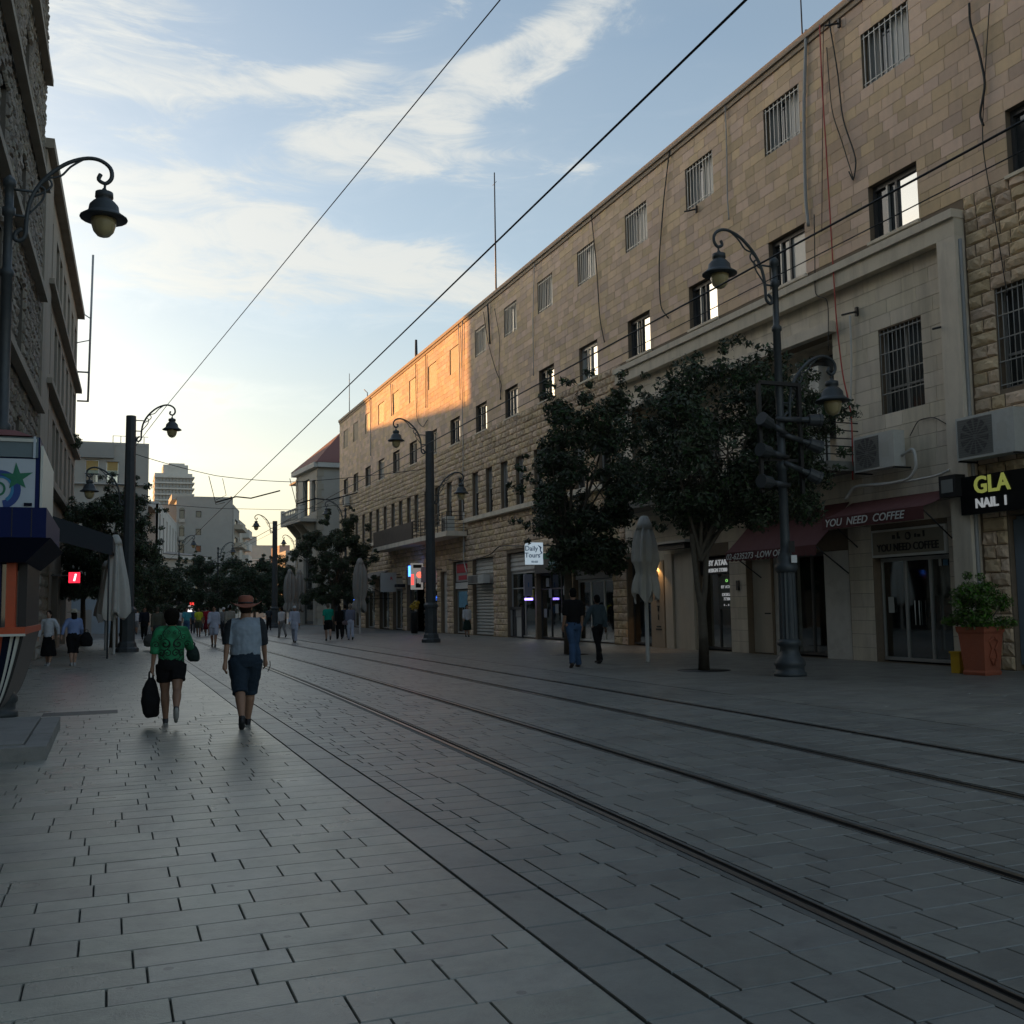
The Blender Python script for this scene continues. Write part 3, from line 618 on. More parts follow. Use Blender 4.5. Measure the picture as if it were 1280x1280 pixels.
q = MB(); q.hexa([(XB+.6, 20.0, .25), (XB+.6, 20.7, .25), (XB+.64, 20.7, .25), (XB+.64, 20.0, .25), (XB+.8, 20.0, 1.1), (XB+.8, 20.7, 1.1), (XB+.84, 20.7, 1.1), (XB+.84, 20.0, 1.1)]); q.build('board', plain('chalk_green', (.22, .34, .33), .6, var=.3, vscale=14), t1)
for P2 in ([(XB+.6, 20.02, .25), (XB+.54, 20.02, .0)], [(XB+.6, 20.68, .25), (XB+.54, 20.68, .0)], [(XB+.84, 20.02, 1.08), (XB+1.1, 20.02, .0)], [(XB+.84, 20.68, 1.08), (XB+1.1, 20.68, .0)]): MB().tube(P2, .02, 5).build('leg', WOODT, t1)
t1 = thing('table', 'wooden table just inside the coffee shop window', 'table', (XB+1.0, 19.1, .01))
MB().box((XB+.5, 18.75, 1.0), (XB+1.4, 19.6, 1.05)).build('tabletop', WOODT, t1)
for (x, y) in ((.55, 18.8), (.55, 19.5), (1.3, 18.8), (1.3, 19.5)): MB().box((XB+x, y, .01), (XB+x+.06, y+.06, 1.0)).build('leg', WOODT, t1)
shelves(18.9, 21.1, plain('goods_amber', (.3, .18, .06)), 2.6, 5)
# next shop
panel(22.27, 23.3, .0, 2.93, -.2, -.02, WPANEL, 'white_panel'); panel(24.95, 25.68, 0, 2.93, -.2, -.06, WPANEL, 'white_panel')
o = front(23.33, 24.92, 2.93, 2, FRAME_D); shelves(23.3, 25, plain('goods_red', (.28, .04, .03)), 1.4, 9)
panel(25.78, 26.98, .03, 2.93, -.3, -.2, CREAM, 'cream_door'); panel(26.1, 26.4, 1.2, 1.24, -.2, -.19, LETK, 'mail_slot')
panel(25.85, 25.9, 1.9, 2.05, -.2, -.14, BLACK, 'door_handle'); MB().fb(FR, 27.35, 27.5, 1.95, 2.25, .036, .07).build('meter_box', BLACK, bld)
# jeweller
front(27.97, 29.88, 3.0, 2, FRAME_D); shelves(28, 29.9, plain('goods_teal', (.1, .25, .28)), .7, 11)
panel(27.98, 29.86, 2.5, 3.02, -.2, -.12, plain('sign_navy', (.01, .012, .02), .4), 'sign_board')
text('BY ATAR', .25, GLW, bld, fmtx(FR, 28.8, 2.86, -.11), bold=.006, xs=1.15); text('& DESIGN 77300', .17, GLW, bld, fmtx(FR, 28.92, 2.62, -.11), bold=.003, xs=1.12)
panel(28.05, 28.85, 1.35, 2.4, -.2, -.19, plain('poster_dark', (.03, .05, .045), .5), 'poster')
for i, (s, z) in enumerate((('O', 2.27), ('BY ATAR', 2.07), ('DESIGN', 1.82), ('77300', 1.68), ('+ - + -', 1.48))): text(s, .14, GLW if i else glow('letter_green', (.3, .8, .2), .4), bld, fmtx(FR, 28.4, z, -.185), xs=1.2)
# ribbed wall with vertical lettering
for a, b, c in ((29.95, 30.6, .12), (30.65, 31.3, .06), (31.35, 31.85, .12)): panel(a, b, 0, 3.3, .04, c, CREAM, 'wall_rib')
panel(31.95, 32.9, 0, 3.1, .04, .12, mat('plaster_column', (.34, .27, .19), .8, var=.1), 'plaster_column')
for i, ch in enumerate('ADMATI'): text(ch, .27, LETK, bld, fmtx(FR, 32.35, 2.62-i*.31, .135), bold=.004)
panel(32.2, 32.5, .72, .77, .12, .135, LETK, 'lettering_bar'); panel(32.15, 32.55, .62, .68, .12, .135, LETK, 'lettering_bar')
wl = thing('wall_lamp', 'small lit warm spotlight above the vertical ADMATI lettering', 'wall lamp', FR.p(32.35, 3.0, .14))
MB().fb(FR, 32.3, 32.4, 2.98, 3.06, .12, .3).build('lamp_housing', BLACK, wl); q = MB(); q.lathe([(.035, 0), (.035, .03)], FR.p(32.35, 2.945, .26), 10); q.build('bulb', glow('bulb_warm', (1, .7, .35), 14), wl)
ld = bpy.data.lights.new('wall_lamp_light', 'SPOT'); ld.energy = 9; ld.color = (1, .55, .2); ld.spot_size = R(110); ld.shadow_soft_size = .03; lo = link('wall_lamp_light', ld, wl); lo.location = Vector(FR.p(32.35, 2.93, .26))-wpos(wl)
front(32.98, 34.88, 3.28, 2, FRAME_D); shelves(33, 34.8, plain('goods_beige', (.2, .16, .12)), 1.2, 14); panel(33.02, 34.85, .13, 1.2, -.3, -.29, plain('poster_dark2', (.05, .055, .05), .5), 'window_film')
# cafe with green sign
front(36.12, 39.78, 2.6, 3, FRAME_W); panel(36.15, 39.75, 2.62, 3.48, -.2, -.08, mat('cafe_fascia', (.20, .20, .19), .6), 'fascia')
shelves(36.2, 39.7, plain('goods_white', (.6, .6, .58)), 1.5, 17)
text('Frulli', .62, LETK, bld, fmtx(FR, 38.2, 3.02, -.07), shear=.3, bold=.012)
MB().fb(FR, 36.5, 37.9, .9, 1.5, -.31, -.3).build('lit_menu', glow('menu_glow', (.8, .85, .85), .35), bld)
# dark shop and glass shop
front(40.42, 43.88, 3.0, 3, FRAME_D, tr=2.3); shelves(40.5, 43.8, plain('goods_teal', (.1, .25, .28)), .9, 19); panel(40.45, 43.85, 3.02, 3.68, -.2, .1, plain('fascia_charcoal', (.04, .045, .05), .6), 'fascia')
MB().fb(FR, 41.0, 42.2, 3.15, 3.5, .1, .11).build('fascia_print', plain('print_teal', (.12, .22, .22)), bld)
for (a, z) in ((41.0, 2.0), (41.9, 1.2), (42.6, 1.9), (43.2, 1.0), (41.3, .8), (42.9, 2.4)): MB().fb(FR, a, a+.35, z, z+.4, -.215, -.21).build('poster', plain('poster_pale', (.25, .28, .27)), bld)
front(44.12, 47.58, 3.2, 2, FRAME_A, tr=2.4); shelves(44.2, 47.5, plain('goods_beige', (.2, .16, .12)), 1.4, 21)
def slats(y0, y1, z0, z1, m, name, pitch=.16, inset=.2):
    n = round((z1-z0)/pitch); o = MB().fb(FR, y0, y1, z0, z1, -inset-.04, -inset-.02).build(name, m, bld); me = None
    for k in range(n):
        za, zb = z0+(z1-z0)*k/n, z0+(z1-z0)*(k+1)/n
        q = MB(); p = FR.p; q.add([p(y0, za, -inset-.02), p(y1, za, -inset-.02), p(y1, za+.3*(zb-za), -inset+.03), p(y0, za+.3*(zb-za), -inset+.03), p(y1, zb-.015, -inset+.01), p(y0, zb-.015, -inset+.01), p(y1, zb-.015, -inset-.02), p(y0, zb-.015, -inset-.02)], [(0, 3, 2, 1), (3, 5, 4, 2), (5, 7, 6, 4), (0, 7, 5, 3), (1, 2, 4, 6)])
        q.build('slat', m, o)
slats(44.12, 47.58, 3.22, 4.12, WPANEL, 'rolled_blind', .22)
MB().fb(FR, 44.8, 45.1, 1.9, 2.3, -.215, -.21).build('yellow_notice', plain('notice_yellow', (.5, .45, .1)), bld)
slats(49.62, 52.78, .02, 2.72, TARP, 'roller_shutter', .17); slats(49.62, 52.78, 3.25, 4.08, WPANEL, 'upper_blind', .22); panel(49.62, 52.78, 2.74, 3.22, -.3, -.1, FRAME_A, 'shutter_box')
front(53.72, 56.18, 2.5, 2, FRAME_A); panel(53.75, 56.15, 2.55, 2.9, -.2, -.1, FRAME_W, 'transom'); shelves(53.8, 56.1, plain('goods_red', (.28, .04, .03)), 1.0, 23)
panel(53.8, 56.1, 2.95, 4.05, -.2, -.12, plain('sign_grey', (.3, .3, .3)), 'sign_board'); panel(54.0, 55.9, 3.45, 3.95, -.12, -.1, plain('sign_red', (.45, .03, .05)), 'sign_print'); panel(54.2, 55.6, 3.05, 3.3, -.12, -.1, plain('sign_red', (.45, .03, .05)), 'sign_print')
MB().fb(FR, 54.1, 55.6, 1.5, 2.4, -.12, -.1).build('travel_poster', plain('poster_sky', (.12, .3, .42), var=.6, vscale=3), bld)
panel(57.42, 58.58, .02, 3.58, -.3, -.2, WPANEL, 'white_door'); front(59.42, 61.38, 3.0, 1, FRAME_D); panel(59.42, 61.38, 3.02, 3.88, -.2, -.1, FRAME_W, 'sign_board')
front(64.6, 66.18, 3.0, 1, FRAME_D); panel(64.6, 66.18, 3.02, 3.98, -.2, -.06, plain('sign_pale', (.42, .4, .38)), 'sign_board'); panel(65.0, 65.8, 3.5, 3.9, -.06, -.05, plain('sign_pink', (.45, .12, .15)), 'sign_print')
shelves(62.1, 66.1, plain('goods_green', (.05, .25, .15)), 1.0, 25)
for (a, b, c, zt) in SH[14:]: front(a+.02, b-.02, 2.8, 2, FRAME_A); panel(a+.02, b-.02, 2.82, zt-.02, -.2, -.06, random.choice((WPANEL, CREAM)), 'sign_board')
panel(66.3, 67.1, 2.9, 3.1, .09, .6, BLACK, 'sign_bracket')
# ---------------------------------------------------------------- signs that hang out from the facade
def hanging_sign(label, y, x, z0, z1, wdt, m, words=(), th=.12, extra=None, name='hanging_sign', group=None):
    s = thing(name, label, 'sign', (x, y, z0), 0, group)
    MB().box((x-wdt/2, y-th/2, z0), (x+wdt/2, y+th/2, z1)).build('sign_panel', m, s)
    MB().box((x+wdt/2, y-.02, z1-.15), (XB, y+.02, z1-.11)).build('bracket', BLACK, s)
    fr = Fr((x, y-th/2, 0), (1, 0, 0), (0, -1, 0))
    for (t_, sz, dz, dx, mm) in words: text(t_, sz, mm, s, fmtx(fr, dx, z0+dz, .012), depth=.004, bold=.004)
    return s
lb = glow('daily_tours_face', (.55, .68, .78), .30); nb = plain('letter_blue', (.05, .12, .28))
s = hanging_sign('lit pale blue Daily Tours sign hanging beside the trees', 41.6, 17.35, 3.35, 4.32, .82, lb, (('Daily', .3, .7, -.15, nb), ('Tours', .3, .4, -.1, nb), ('02-623', .11, .12, 0, nb)))
q = MB(); q.tube([(17.52, 41.53, 4.2), (17.65, 41.53, 4.1), (17.62, 41.53, 3.98), (17.7, 41.53, 3.86), (17.6, 41.53, 3.8)], [.01, .04, .02, .035, .008], 6); q.build('sign_mark', nb, s)
hanging_sign('tall narrow dark sign between glass shops with small violet light', 43.95, 18.0, 2.0, 3.0, .4, plain('sign_lilac', (.25, .25, .3)), (('I', .3, .5, 0, nb),))
s = thing('lit_strip', 'small violet lit strip under the narrow sign', 'light', (18.0, 43.9, 1.8)); MB().box((17.8, 43.86, 1.8), (18.2, 43.9, 1.9)).build('strip', glow('violet', (.3, .2, 1), 2.5), s)
p = AY(521, 720, 62.0); z0_, z1_ = AY(521, 737, 62)[2], AY(521, 704, 62)[2]; X_ = p[0]
s = hanging_sign('white hanging sign with red lit patches left of the dark mast', 62.0, X_, z0_, z1_, .78, glow('white_sign_dim', (.6, .58, .55), .14), (('L', .5, .5, 0, LETK),))
MB().box((X_-.38, 61.92, z0_+.3), (X_-.22, 61.936, z0_+.95)).build('red_patch', glow('red_neon', (1, .06, .05), 1.2), s); q = MB(); q.lathe([(0, 0), (.19, 0), (.19, .02), (0, .02)], (0, 0, 0), 9); o = q.build('red_patch', glow('red_neon2', (1, .1, .06), 1.4), s, world=False); o.matrix_local = Matrix.Translation((.16, -.062, .92)) @ Matrix.Rotation(math.pi/2, 4, 'X'); MB().box((X_-.1, 61.92, z0_+.12), (X_+.25, 61.936, z0_+.35)).build('dark_print', LETK, s); MB().box((X_-.25, 61.92, z1_-.3), (X_+.3, 61.936, z1_-.1)).build('dark_print', LETK, s)
p = AY(512, 714, 62.2); s = thing('neon_strip', 'upright bright blue neon strip beside the white hanging sign', 'neon light', (p[0], 62.2, p[2])); MB().box((p[0]-.06, 62.1, p[2]-.33), (p[0]+.06, 62.3, p[2]+.33)).build('neon_tube', glow('blue_neon', (.05, .2, 1), 2.4), s); MB().box((p[0]+.06, 62.18, p[2]), (p[0]+.5, 62.22, p[2]+.04)).build('bracket', BLACK, s)
hanging_sign('second pale sign panel right behind the dark mast', 58.2, 17.5, 3.0, 3.9, .9, plain('sign_rose', (.45, .32, .33)), (('O', .4, .45, 0, LETW),))
hanging_sign('white hanging sign board with pink corner before the far shops', 67.6, 17.5, 2.6, 3.9, 1.1, plain('sign_offwhite', (.42, .42, .4)), (('R', .3, .9, .2, plain('sign_red', (.45, .03, .05))),))
p = AY(443.5, 749, 70); hanging_sign('small blue lit sign beside the far closed parasol', 70, p[0], p[2]-.15, p[2]+.15, .26, glow('blue_sign', (.06, .2, 1), 1.5))
hanging_sign('yellow and black small sign under the far tree', 77, 17.4, 2.9, 3.4, 1.2, plain('sign_yellow', (.30, .27, .05)))
s = thing('balcony_slab_sign', 'dark thin shelf lamp on the wall above the ADMATI shop', 'wall light', FR.p(30.8, 3.5, 0)); MB().fb(FR, 29.7, 31.9, 3.62, 3.7, .1, .55).build('shelf_light_top', FRAME_A, s); MB().fb(FR, 29.9, 31.7, 3.42, 3.62, .12, .45).build('shelf_light_body', BLACK, s); s.name = 'shelf_light'
# green awning of the cafe
def awning(label, y0, y1, zw, zf, out, m, words=None, val=.22, arms=True, scallop=True, name='awning', cat='awning'):
    s = thing(name, label, cat, FR.p((y0+y1)/2, zw, 0)); q = MB(); p = FR.p; n = 24
    rows = 5; vs, fs = [], []
    for i in range(n+1):
        a = y0+(y1-y0)*i/n
        for j in range(rows+1):
            tt = j/rows; sag = .05*math.sin(math.pi*tt)+.012*math.sin(i*1.9)*tt
            vs.append(p(a, zw+(zf-zw)*tt-sag, .05+out*tt))
    for i in range(n):
        for j in range(rows): k = i*(rows+1)+j; fs.append((k, k+rows+1, k+rows+2, k+1))
    q.add(vs, fs, 0, True); q.add([(x, y, z-.012) for x, y, z in vs], [f[::-1] for f in fs], 0, True); q.build('canvas', m, s)
    q = MB(); k = max(6, int((y1-y0)/.22))
    for i in range(k):
        a, b = y0+(y1-y0)*i/k, y0+(y1-y0)*(i+1)/k; mid = (a+b)/2; lo = zf-val; 
        pts = [p(a, zf, .05+out), p(b, zf, .05+out), p(b, lo+.05, .05+out), p((b+mid)/2, lo+.01, .055+out), p(mid, lo, .055+out), p((a+mid)/2, lo+.01, .055+out), p(a, lo+.05, .05+out)]
        if not scallop: pts = [p(a, zf, .05+out), p(b, zf, .05+out), p(b, lo, .05+out), p(a, lo, .05+out)]
        nn_ = len(pts); q.add(pts+[(x+.01, y, z) for x, y, z in pts], [tuple(range(nn_)), tuple(range(2*nn_-1, nn_-1, -1))]+[(i2, (i2+1) % nn_, (i2+1) % nn_+nn_, i2+nn_) for i2 in range(nn_)], 0)
    q.build('valance', m, s)
    if arms:
        for a in (y0+.15, y1-.15): MB().tube([p(a, zf, out), p(a, zf-.75 if zf > 3 else zf-.6, .06)], .018, 6).build('support_arm', BLACK, s)
    for (t_, sz, a, mm) in (words or []): text(t_, sz, mm, s, fmtx(FR, a, zf-val/2, .07+out, ), depth=.003, shear=.25, bold=.003, xs=1.15)
    return s
awning('smaller maroon canvas awning lettered You Need Coffee', 18.35, 21.95, 4.15, 3.72, 1.0, MAROON, [('YOU  NEED  COFFEE', .27, 20.4, LETW)], .3, scallop=False)
awning('larger maroon canvas awning with scalloped edge and a phone number', 22.05, 26.3, 4.2, 3.05, 1.15, MAROON, [('02-6235273 -LOW OP', .25, 24.9, LETW)], .28)
awning('green canvas cafe awning behind the trees', 36.0, 39.9, 4.25, 3.75, 1.3, mat('green_canvas', (.0, .16, .085), .7, var=.2), None, .25, scallop=False)
awning('weathered pale awning over a far shop', 71.0, 76.5, 4.2, 3.2, 1.8, mat('faded_canvas', (.17, .155, .14), .9, var=.3), None, .2)
# ---------------------------------------------------------------- air conditioners
def ac(label, y0, y1, z0, z1, c0, c1, fr=FR, group='air conditioners on the long building'):
    s = thing('air_conditioner', label, 'air conditioner', fr.p((y0+y1)/2, z0, (c0+c1)/2), 0, group)
    MB().fb(fr, y0, y1, z0, z1, c0, c1).build('casing', ACW, s); w_ = y1-y0; h_ = z1-z0
    q = MB(); q.fb(fr, y0+.36*w_, y1-.03*w_, z0+.06*h_, z1-.06*h_, c1, c1+.006); q.build('grille_back', ACG, s)
    q = MB()
    for k in range(16): z = z0+.08*h_+k*.84*h_/15; q.fb(fr, y0+.36*w_, y1-.03*w_, z, z+.01, c1+.006, c1+.016)
    q.build('grille', SHUT, s)
    q = MB(); cy_ = (y0+.36*w_+y1-.03*w_)/2; rr = .42*h_
    for k in range(12):
        a = 2*math.pi*k/12; b = a+.35; cz = (z0+z1)/2
        q.add([fr.p(cy_, cz, c1+.004), fr.p(cy_+rr*math.cos(a), cz+rr*math.sin(a), c1+.0175), fr.p(cy_+rr*math.cos(b), cz+rr*math.sin(b), c1+.0175)], [(0, 1, 2), (2, 1, 0)])
    q.build('fan', plain('fan_dark', (.13, .13, .13)), s)
    MB().fb(fr, y0+.12*w_, y0+.28*w_, z0+.3*h_, z0+.7*h_, c1, c1+.004).build('white_label', plain('paper', (.5, .5, .46)), s)
    q = MB(); q.fb(fr, y0+.02, y0+.06, z0-.04, z0-.002, 0, c1); q.fb(fr, y1-.06, y1-.02, z0-.04, z0-.002, 0, c1); q.build('bracket', BLACK, s)
ac('grey air conditioner below the barred window of the pale bay', 19.75, 21.2, 4.85, 5.75, .2, .55)
ac('air conditioner above the black nail sign', 16.1, 17.7, 4.68, 5.64, .2, .6)
ac('upper air conditioner of the stacked pair in the recess', 23.3, 24.5, 7.4, 8.2, -.5, -.1)
ac('lower air conditioner of the stacked pair in the recess', 23.4, 24.6, 6.45, 7.2, -.5, -.1)
ac('air conditioner standing behind the near balcony rail', 22.3, 23.5, 5.25, 6.1, .4, .8)
ac('air conditioner above the roller shutter', 49.9, 52.4, 2.75, 3.2, .1, .45)
ac('small white air conditioner near the far end of the facade', 83.2, 84.1, 10.0, 10.9, .1, .5)
ac('air conditioner behind the far balcony rail', 54.4, 55.6, 5.75, 6.6, .5, .9)
s = thing('loudspeaker_box', 'black box fixed to the wall at the right end of the maroon awning', 'box', FR.p(18.0, 3.95, .3)); MB().fb(FR, 17.8, 18.3, 3.9, 4.4, .302, .6).build('cabinet', BLACK, s); MB().fb(FR, 17.88, 18.22, 4.0, 4.3, .6, .61).build('grille', ACG, s)
# ---------------------------------------------------------------- cables and pipes on the facade
def cable(label, pts, r, m=WIRE, name='cable', c=.06, group=None, fr=FR):
    P = []
    for i in range(len(pts)-1):
        for k in range(6):
            tt = k/6; P.append([pts[i][j]*(1-tt)+pts[i+1][j]*tt for j in (0, 1)])
    P.append(list(pts[-1][:2])); A = np.array(P); B_ = A.copy()
    for _ in range(3): B_[1:-1] = (B_[:-2]+2*B_[1:-1]+B_[2:])/4
    q = MB(); q.tube([fr.p(a, b, c+r) for a, b in B_], r, 5); return tag(q.build(name, m), label, 'cable' if 'pipe' not in name else 'pipe', group)
def pz(px, py): d = ray(px, py); t_ = XB/d[0]; return (d[1]*t_, EYE+d[2]*t_)
cable('red cable hanging the full height of the facade', [pz(1037, 34), pz(1040, 110), pz(1046, 200), pz(1052, 300), pz(1058, 400), pz(1066, 470), pz(1078, 520), pz(1079, 600)], .02, REDC, c=.32)
cable('grey drain pipe down the top floor wall', [pz(1011, 38), pz(1008, 140), pz(1010, 250), pz(1014, 283)], .05, GREYP, 'drain_pipe', .04)
cable('looped black cable right of the red cable', [pz(1038, 20), pz(1050, 90), pz(1056, 150), pz(1074, 200), pz(1070, 228), pz(1064, 215)], .02)
cable('black cable looping under the parapet by the red cable', [pz(1036, 60), pz(1042, 140), pz(1056, 180), pz(1070, 226)], .014)
cable('thin brown cable beside the red cable', [pz(1032, 20), pz(1031, 150), pz(1030, 270), pz(1030, 290)], .014, mat('brown_cable', (.12, .07, .05)))
cable('thick black cable hanging at the right edge of the top floor', [pz(1215, 5), pz(1216, 30), pz(1226, 60), pz(1236, 105), pz(1228, 145), pz(1233, 158)], .028)
cable('thin dark cable at the right edge running down to the barred window', [pz(1240, 5), pz(1235, 80), pz(1230, 180), pz(1244, 260), pz(1256, 330), pz(1262, 370)], .012)
cable('black cables hanging between the fourth and fifth top windows', [pz(840, 185), pz(832, 250), pz(826, 330), pz(828, 385), pz(838, 398)], .024)
cable('long black cable hanging left of the barred top windows', [pz(741, 266), pz(748, 330), pz(752, 400), pz(758, 428)], .024)
cable('black cable below the tall roof antenna', [pz(612, 380), pz(615, 430)], .05)
cable('slack black cable swinging from the antenna foot', [pz(606, 390), pz(612, 430), pz(622, 465), pz(629, 480), pz(627, 500)], .02)
cable('thin cable beside the antenna foot', [pz(620, 386), pz(627, 425), pz(625, 460), pz(628, 500)], .016)
cable('vertical grey conduit left of the balcony windows', [pz(580, 400), pz(579, 480), pz(581, 560), pz(580, 630), pz(583, 690)], .03, GREYP, 'conduit_pipe')
cable('grey conduit in the sunlit patch', [pz(575, 405), pz(577, 500)], .03, GREYP, 'conduit_pipe')
cable('conduit left in the sunlit patch', [pz(534, 444), pz(534, 510)], .03, mat('brown_cable', (.12, .07, .05)), 'conduit_pipe')
cable('cable looping under the sunlit windows', [pz(521, 455), pz(522, 525), pz(530, 535), pz(536, 525)], .025)
cable('dark conduit at the far end of the top floor', [pz(464, 497), pz(465, 570)], .04, GREYP, 'conduit_pipe')
cable('conduit beside the far top windows', [pz(490, 480), pz(491, 520)], .04, GREYP, 'conduit_pipe')
cable('down pipe by the fifth top floor window', [pz(909, 125), pz(911, 180), pz(912, 250), pz(914, 275)], .022, GREYP, 'conduit_pipe')
cable('thin conduit left of the lamp head on the wall', [pz(670, 330), pz(668, 400), pz(669, 470)], .02, GREYP, 'conduit_pipe')
cable('white pipe looping below the air conditioner of the pale bay', [pz(1141, 570), pz(1156, 560), pz(1160, 585), pz(1150, 600), pz(1120, 606), pz(1080, 608), pz(1070, 625)], .04, WPIPE, 'white_pipe', .3)
cable('white pipe running along the pale bay towards the frame', [pz(1100, 606), pz(1150, 602), pz(1186, 595), pz(1200, 588)], .03, WPIPE, 'white_pipe', .3)
cable('crooked thin cable across the pale bay', [pz(1140, 545), pz(1150, 525), pz(1170, 521), pz(1190, 533), pz(1212, 537)], .012, c=.05)
cable('white conduit down the recess edge', [pz(1066, 395), pz(1068, 450), pz(1066, 520), pz(1070, 590)], .03, WPIPE, 'white_pipe', .06)
cable('thin conduit stepping down under the top windows', [pz(1030, 270), pz(1031, 330), pz(1031, 372), pz(1048, 374), pz(1048, 440)], .014, c=.32)
cable('drain pipe down the joint beside the pale frame', [(17.69, 9.9), (17.69, 6.0), (17.69, 2.2), (17.69, .2)], .045, GREYP, 'drain_pipe', .12)
cable('hanging white cables beside the far balcony', [pz(583, 640), pz(582, 700), pz(586, 715)], .035, WPIPE, 'white_pipe', .1)
cable('bundle of cables sagging over the shop lintels', [(56.5, 4.25), (53, 4.0), (49.4, 4.2), (48.2, 4.6), (44.0, 4.3)], .03, WIRE, c=.15)
for k, (px, py, l) in enumerate(((873, 262, 'little black bracket below the fourth barred window'), (1052, 30, 'black bracket under the parapet right of the red cable'), (1190, 407, 'stub of iron on the pale bay wall'), (1074, 390, 'black wall bracket at the top of the recess'))):
    a, b = pz(px, py); q = MB(); q.fb(FR, a-.04, a+.04, b-.12, b+.12, .05, .12); q.tube([FR.p(a, b, .1), FR.p(a+.1, b-.1, .5)], .025, 6); tag(q.build('wall_bracket', BLACK), l, 'bracket')
for k, (y, z1, r, l) in enumerate(((49.4, 24.6, .05, 'tall roof antenna mast above the middle of the building'), (64.6, 19.3, .13, 'short thick black pipe on the roof edge'), (85.1, 21.5, .04, 'thin antenna at the far end of the roof'), (23.6, 20.5, .03, 'thin antenna above the near roof edge'))):
    q = MB(); q.tube([(XB+.3, y, 16.8), (XB+.3, y, z1)], [r, r*.6], 6)
    if r < .1: q.tube([(XB+.3, y-.3, z1-.6), (XB+.3, y+.3, z1-.6)], .012, 4)
    tag(q.build('antenna', BLACK), l, 'antenna')
q = MB(); q.tube([(XB+.3, 78.5, 17.8), (XB+.3, 78.5, 18.5), (XB+.2, 79.2, 18.9)], .04, 5); tag(q.build('roof_vent_pipe', GREYP), 'small bent pipe at the far roof edge', 'pipe')
# ---------------------------------------------------------------- street lamps and masts
LUM = [(.03, .2), (.05, .16), (.14, .13), (.145, .04), (.11, .02), (.17, -.03), (.23, -.1), (.245, -.2), (.30, -.25), (.375, -.30), (.375, -.322), (.22, -.325)]
LGL = [(.20, -.33), (.195, -.42), (.16, -.54), (.10, -.61), (.02, -.64)]
def bez(P, n=6):
    P = np.array(P, float); out = []
    for i in range(len(P)-1):
        p0, p1, p2, p3 = P[max(i-1, 0)], P[i], P[i+1], P[min(i+2, len(P)-1)]
        for k in range(n):
            t_ = k/n; out.append(.5*((2*p1)+(-p0+p2)*t_+(2*p0-5*p1+4*p2-p3)*t_*t_+(-p0+3*p1-3*p2+p3)*t_**3))
    out.append(P[-1]); return out
def lamp_arm(root, zt, sgn, m, sc=1.0, gap=0.0, n=4):
    f = lambda P: [(sgn*(gap+x*sc), 0, zt+z*sc) for x, z in bez(P, n)]
    q = MB()
    q.tube(f([(.20, -.66), (.11, -.74), (.10, -.84), (.17, -.86), (.25, -.76), (.26, -.5), (.32, -.15), (.5, .2), (.8, .5), (1.1, .65), (1.33, .66), (1.50, .55), (1.53, .38), (1.44, .27), (1.33, .32), (1.36, .42)]), [.035*sc]*(15*n+1), 6)
    q.tube(f([(.26, -.45), (.36, -.32), (.5, -.12), (.52, .04), (.44, .08), (.42, -.02)]), .018*sc, 5)
    q.tube(f([(.36, -.1), (.52, .0), (.62, .12), (.58, .22), (.5, .17)]), .018*sc, 5)
    q.tube(f([(.55, .24), (.75, .3), (.9, .48), (1.1, .64)]), .018*sc, 5)
    q.tube(f([(1.43, .28), (1.42, .14)]), .022*sc, 5)
    q.tube([(0, 0, zt-.02*sc), (sgn*(gap+.4*sc), 0, zt-.02*sc)], .022*sc, 5); q.tube([(0, 0, zt-.45*sc), (sgn*(gap+.27*sc), 0, zt-.45*sc)], .022*sc, 5)
    a = q.build('lamp_arm', m, root, world=False)
    q = MB(); o = (sgn*(gap+1.42*sc), 0, zt-.02*sc); q.lathe([(r_*sc, z*sc) for r_, z in LUM], o, 18); q.build('lamp_head', m, root, world=False)
    q = MB(); q.lathe([(r_*sc, z*sc) for r_, z in LGL], o, 14); q.build('lamp_glass', LAMPG, root, world=False)
def street_lamp(label, x, y, top, s1, s2, low=6.4, cast=True, group='curled arm street lamps along the street'):
    s = thing('street_lamp', label, 'street lamp', (x, y, 0), 0, group)
    q = MB(); q.lathe([(.34, 0), (.34, .08), (.30, .1), (.30, .2), (.33, .24), (.33, .3), (.24, .42), (.2, .5), (.19, .62), (.25, .66), (.25, .74), (.2, .78)], n=18); q.build('base', IRON, s, world=False)
    q = MB(); q.lathe([(.185, .78), (.17, 2.2)], n=28, flute=.045, smooth=False); q.build('fluted_shaft', IRON, s, world=False)
    q = MB(); q.lathe([(.2, 2.2), (.24, 2.26), (.24, 2.36), (.18, 2.42), (.2, 2.52), (.13, 2.6), (.105, 2.75), (.095, 4.4), (.13, 4.43), (.13, 4.55), (.09, 4.6), (.085, top-1.5), (.11, top-1.48), (.11, top-1.4), (.07, top-1.36), (.068, top-.5), (.1, top-.48), (.1, top-.36), (.068, top-.34), (.068, top-.02), (.1, top), (.1, top+.1), (.05, top+.16), (.0, top+.2)], n=14); q.build('post', IRON, s, world=False)
    if s1: lamp_arm(s, top-.02, s1, IRON)
    if s2: lamp_arm(s, low, s2, IRON)
    return s
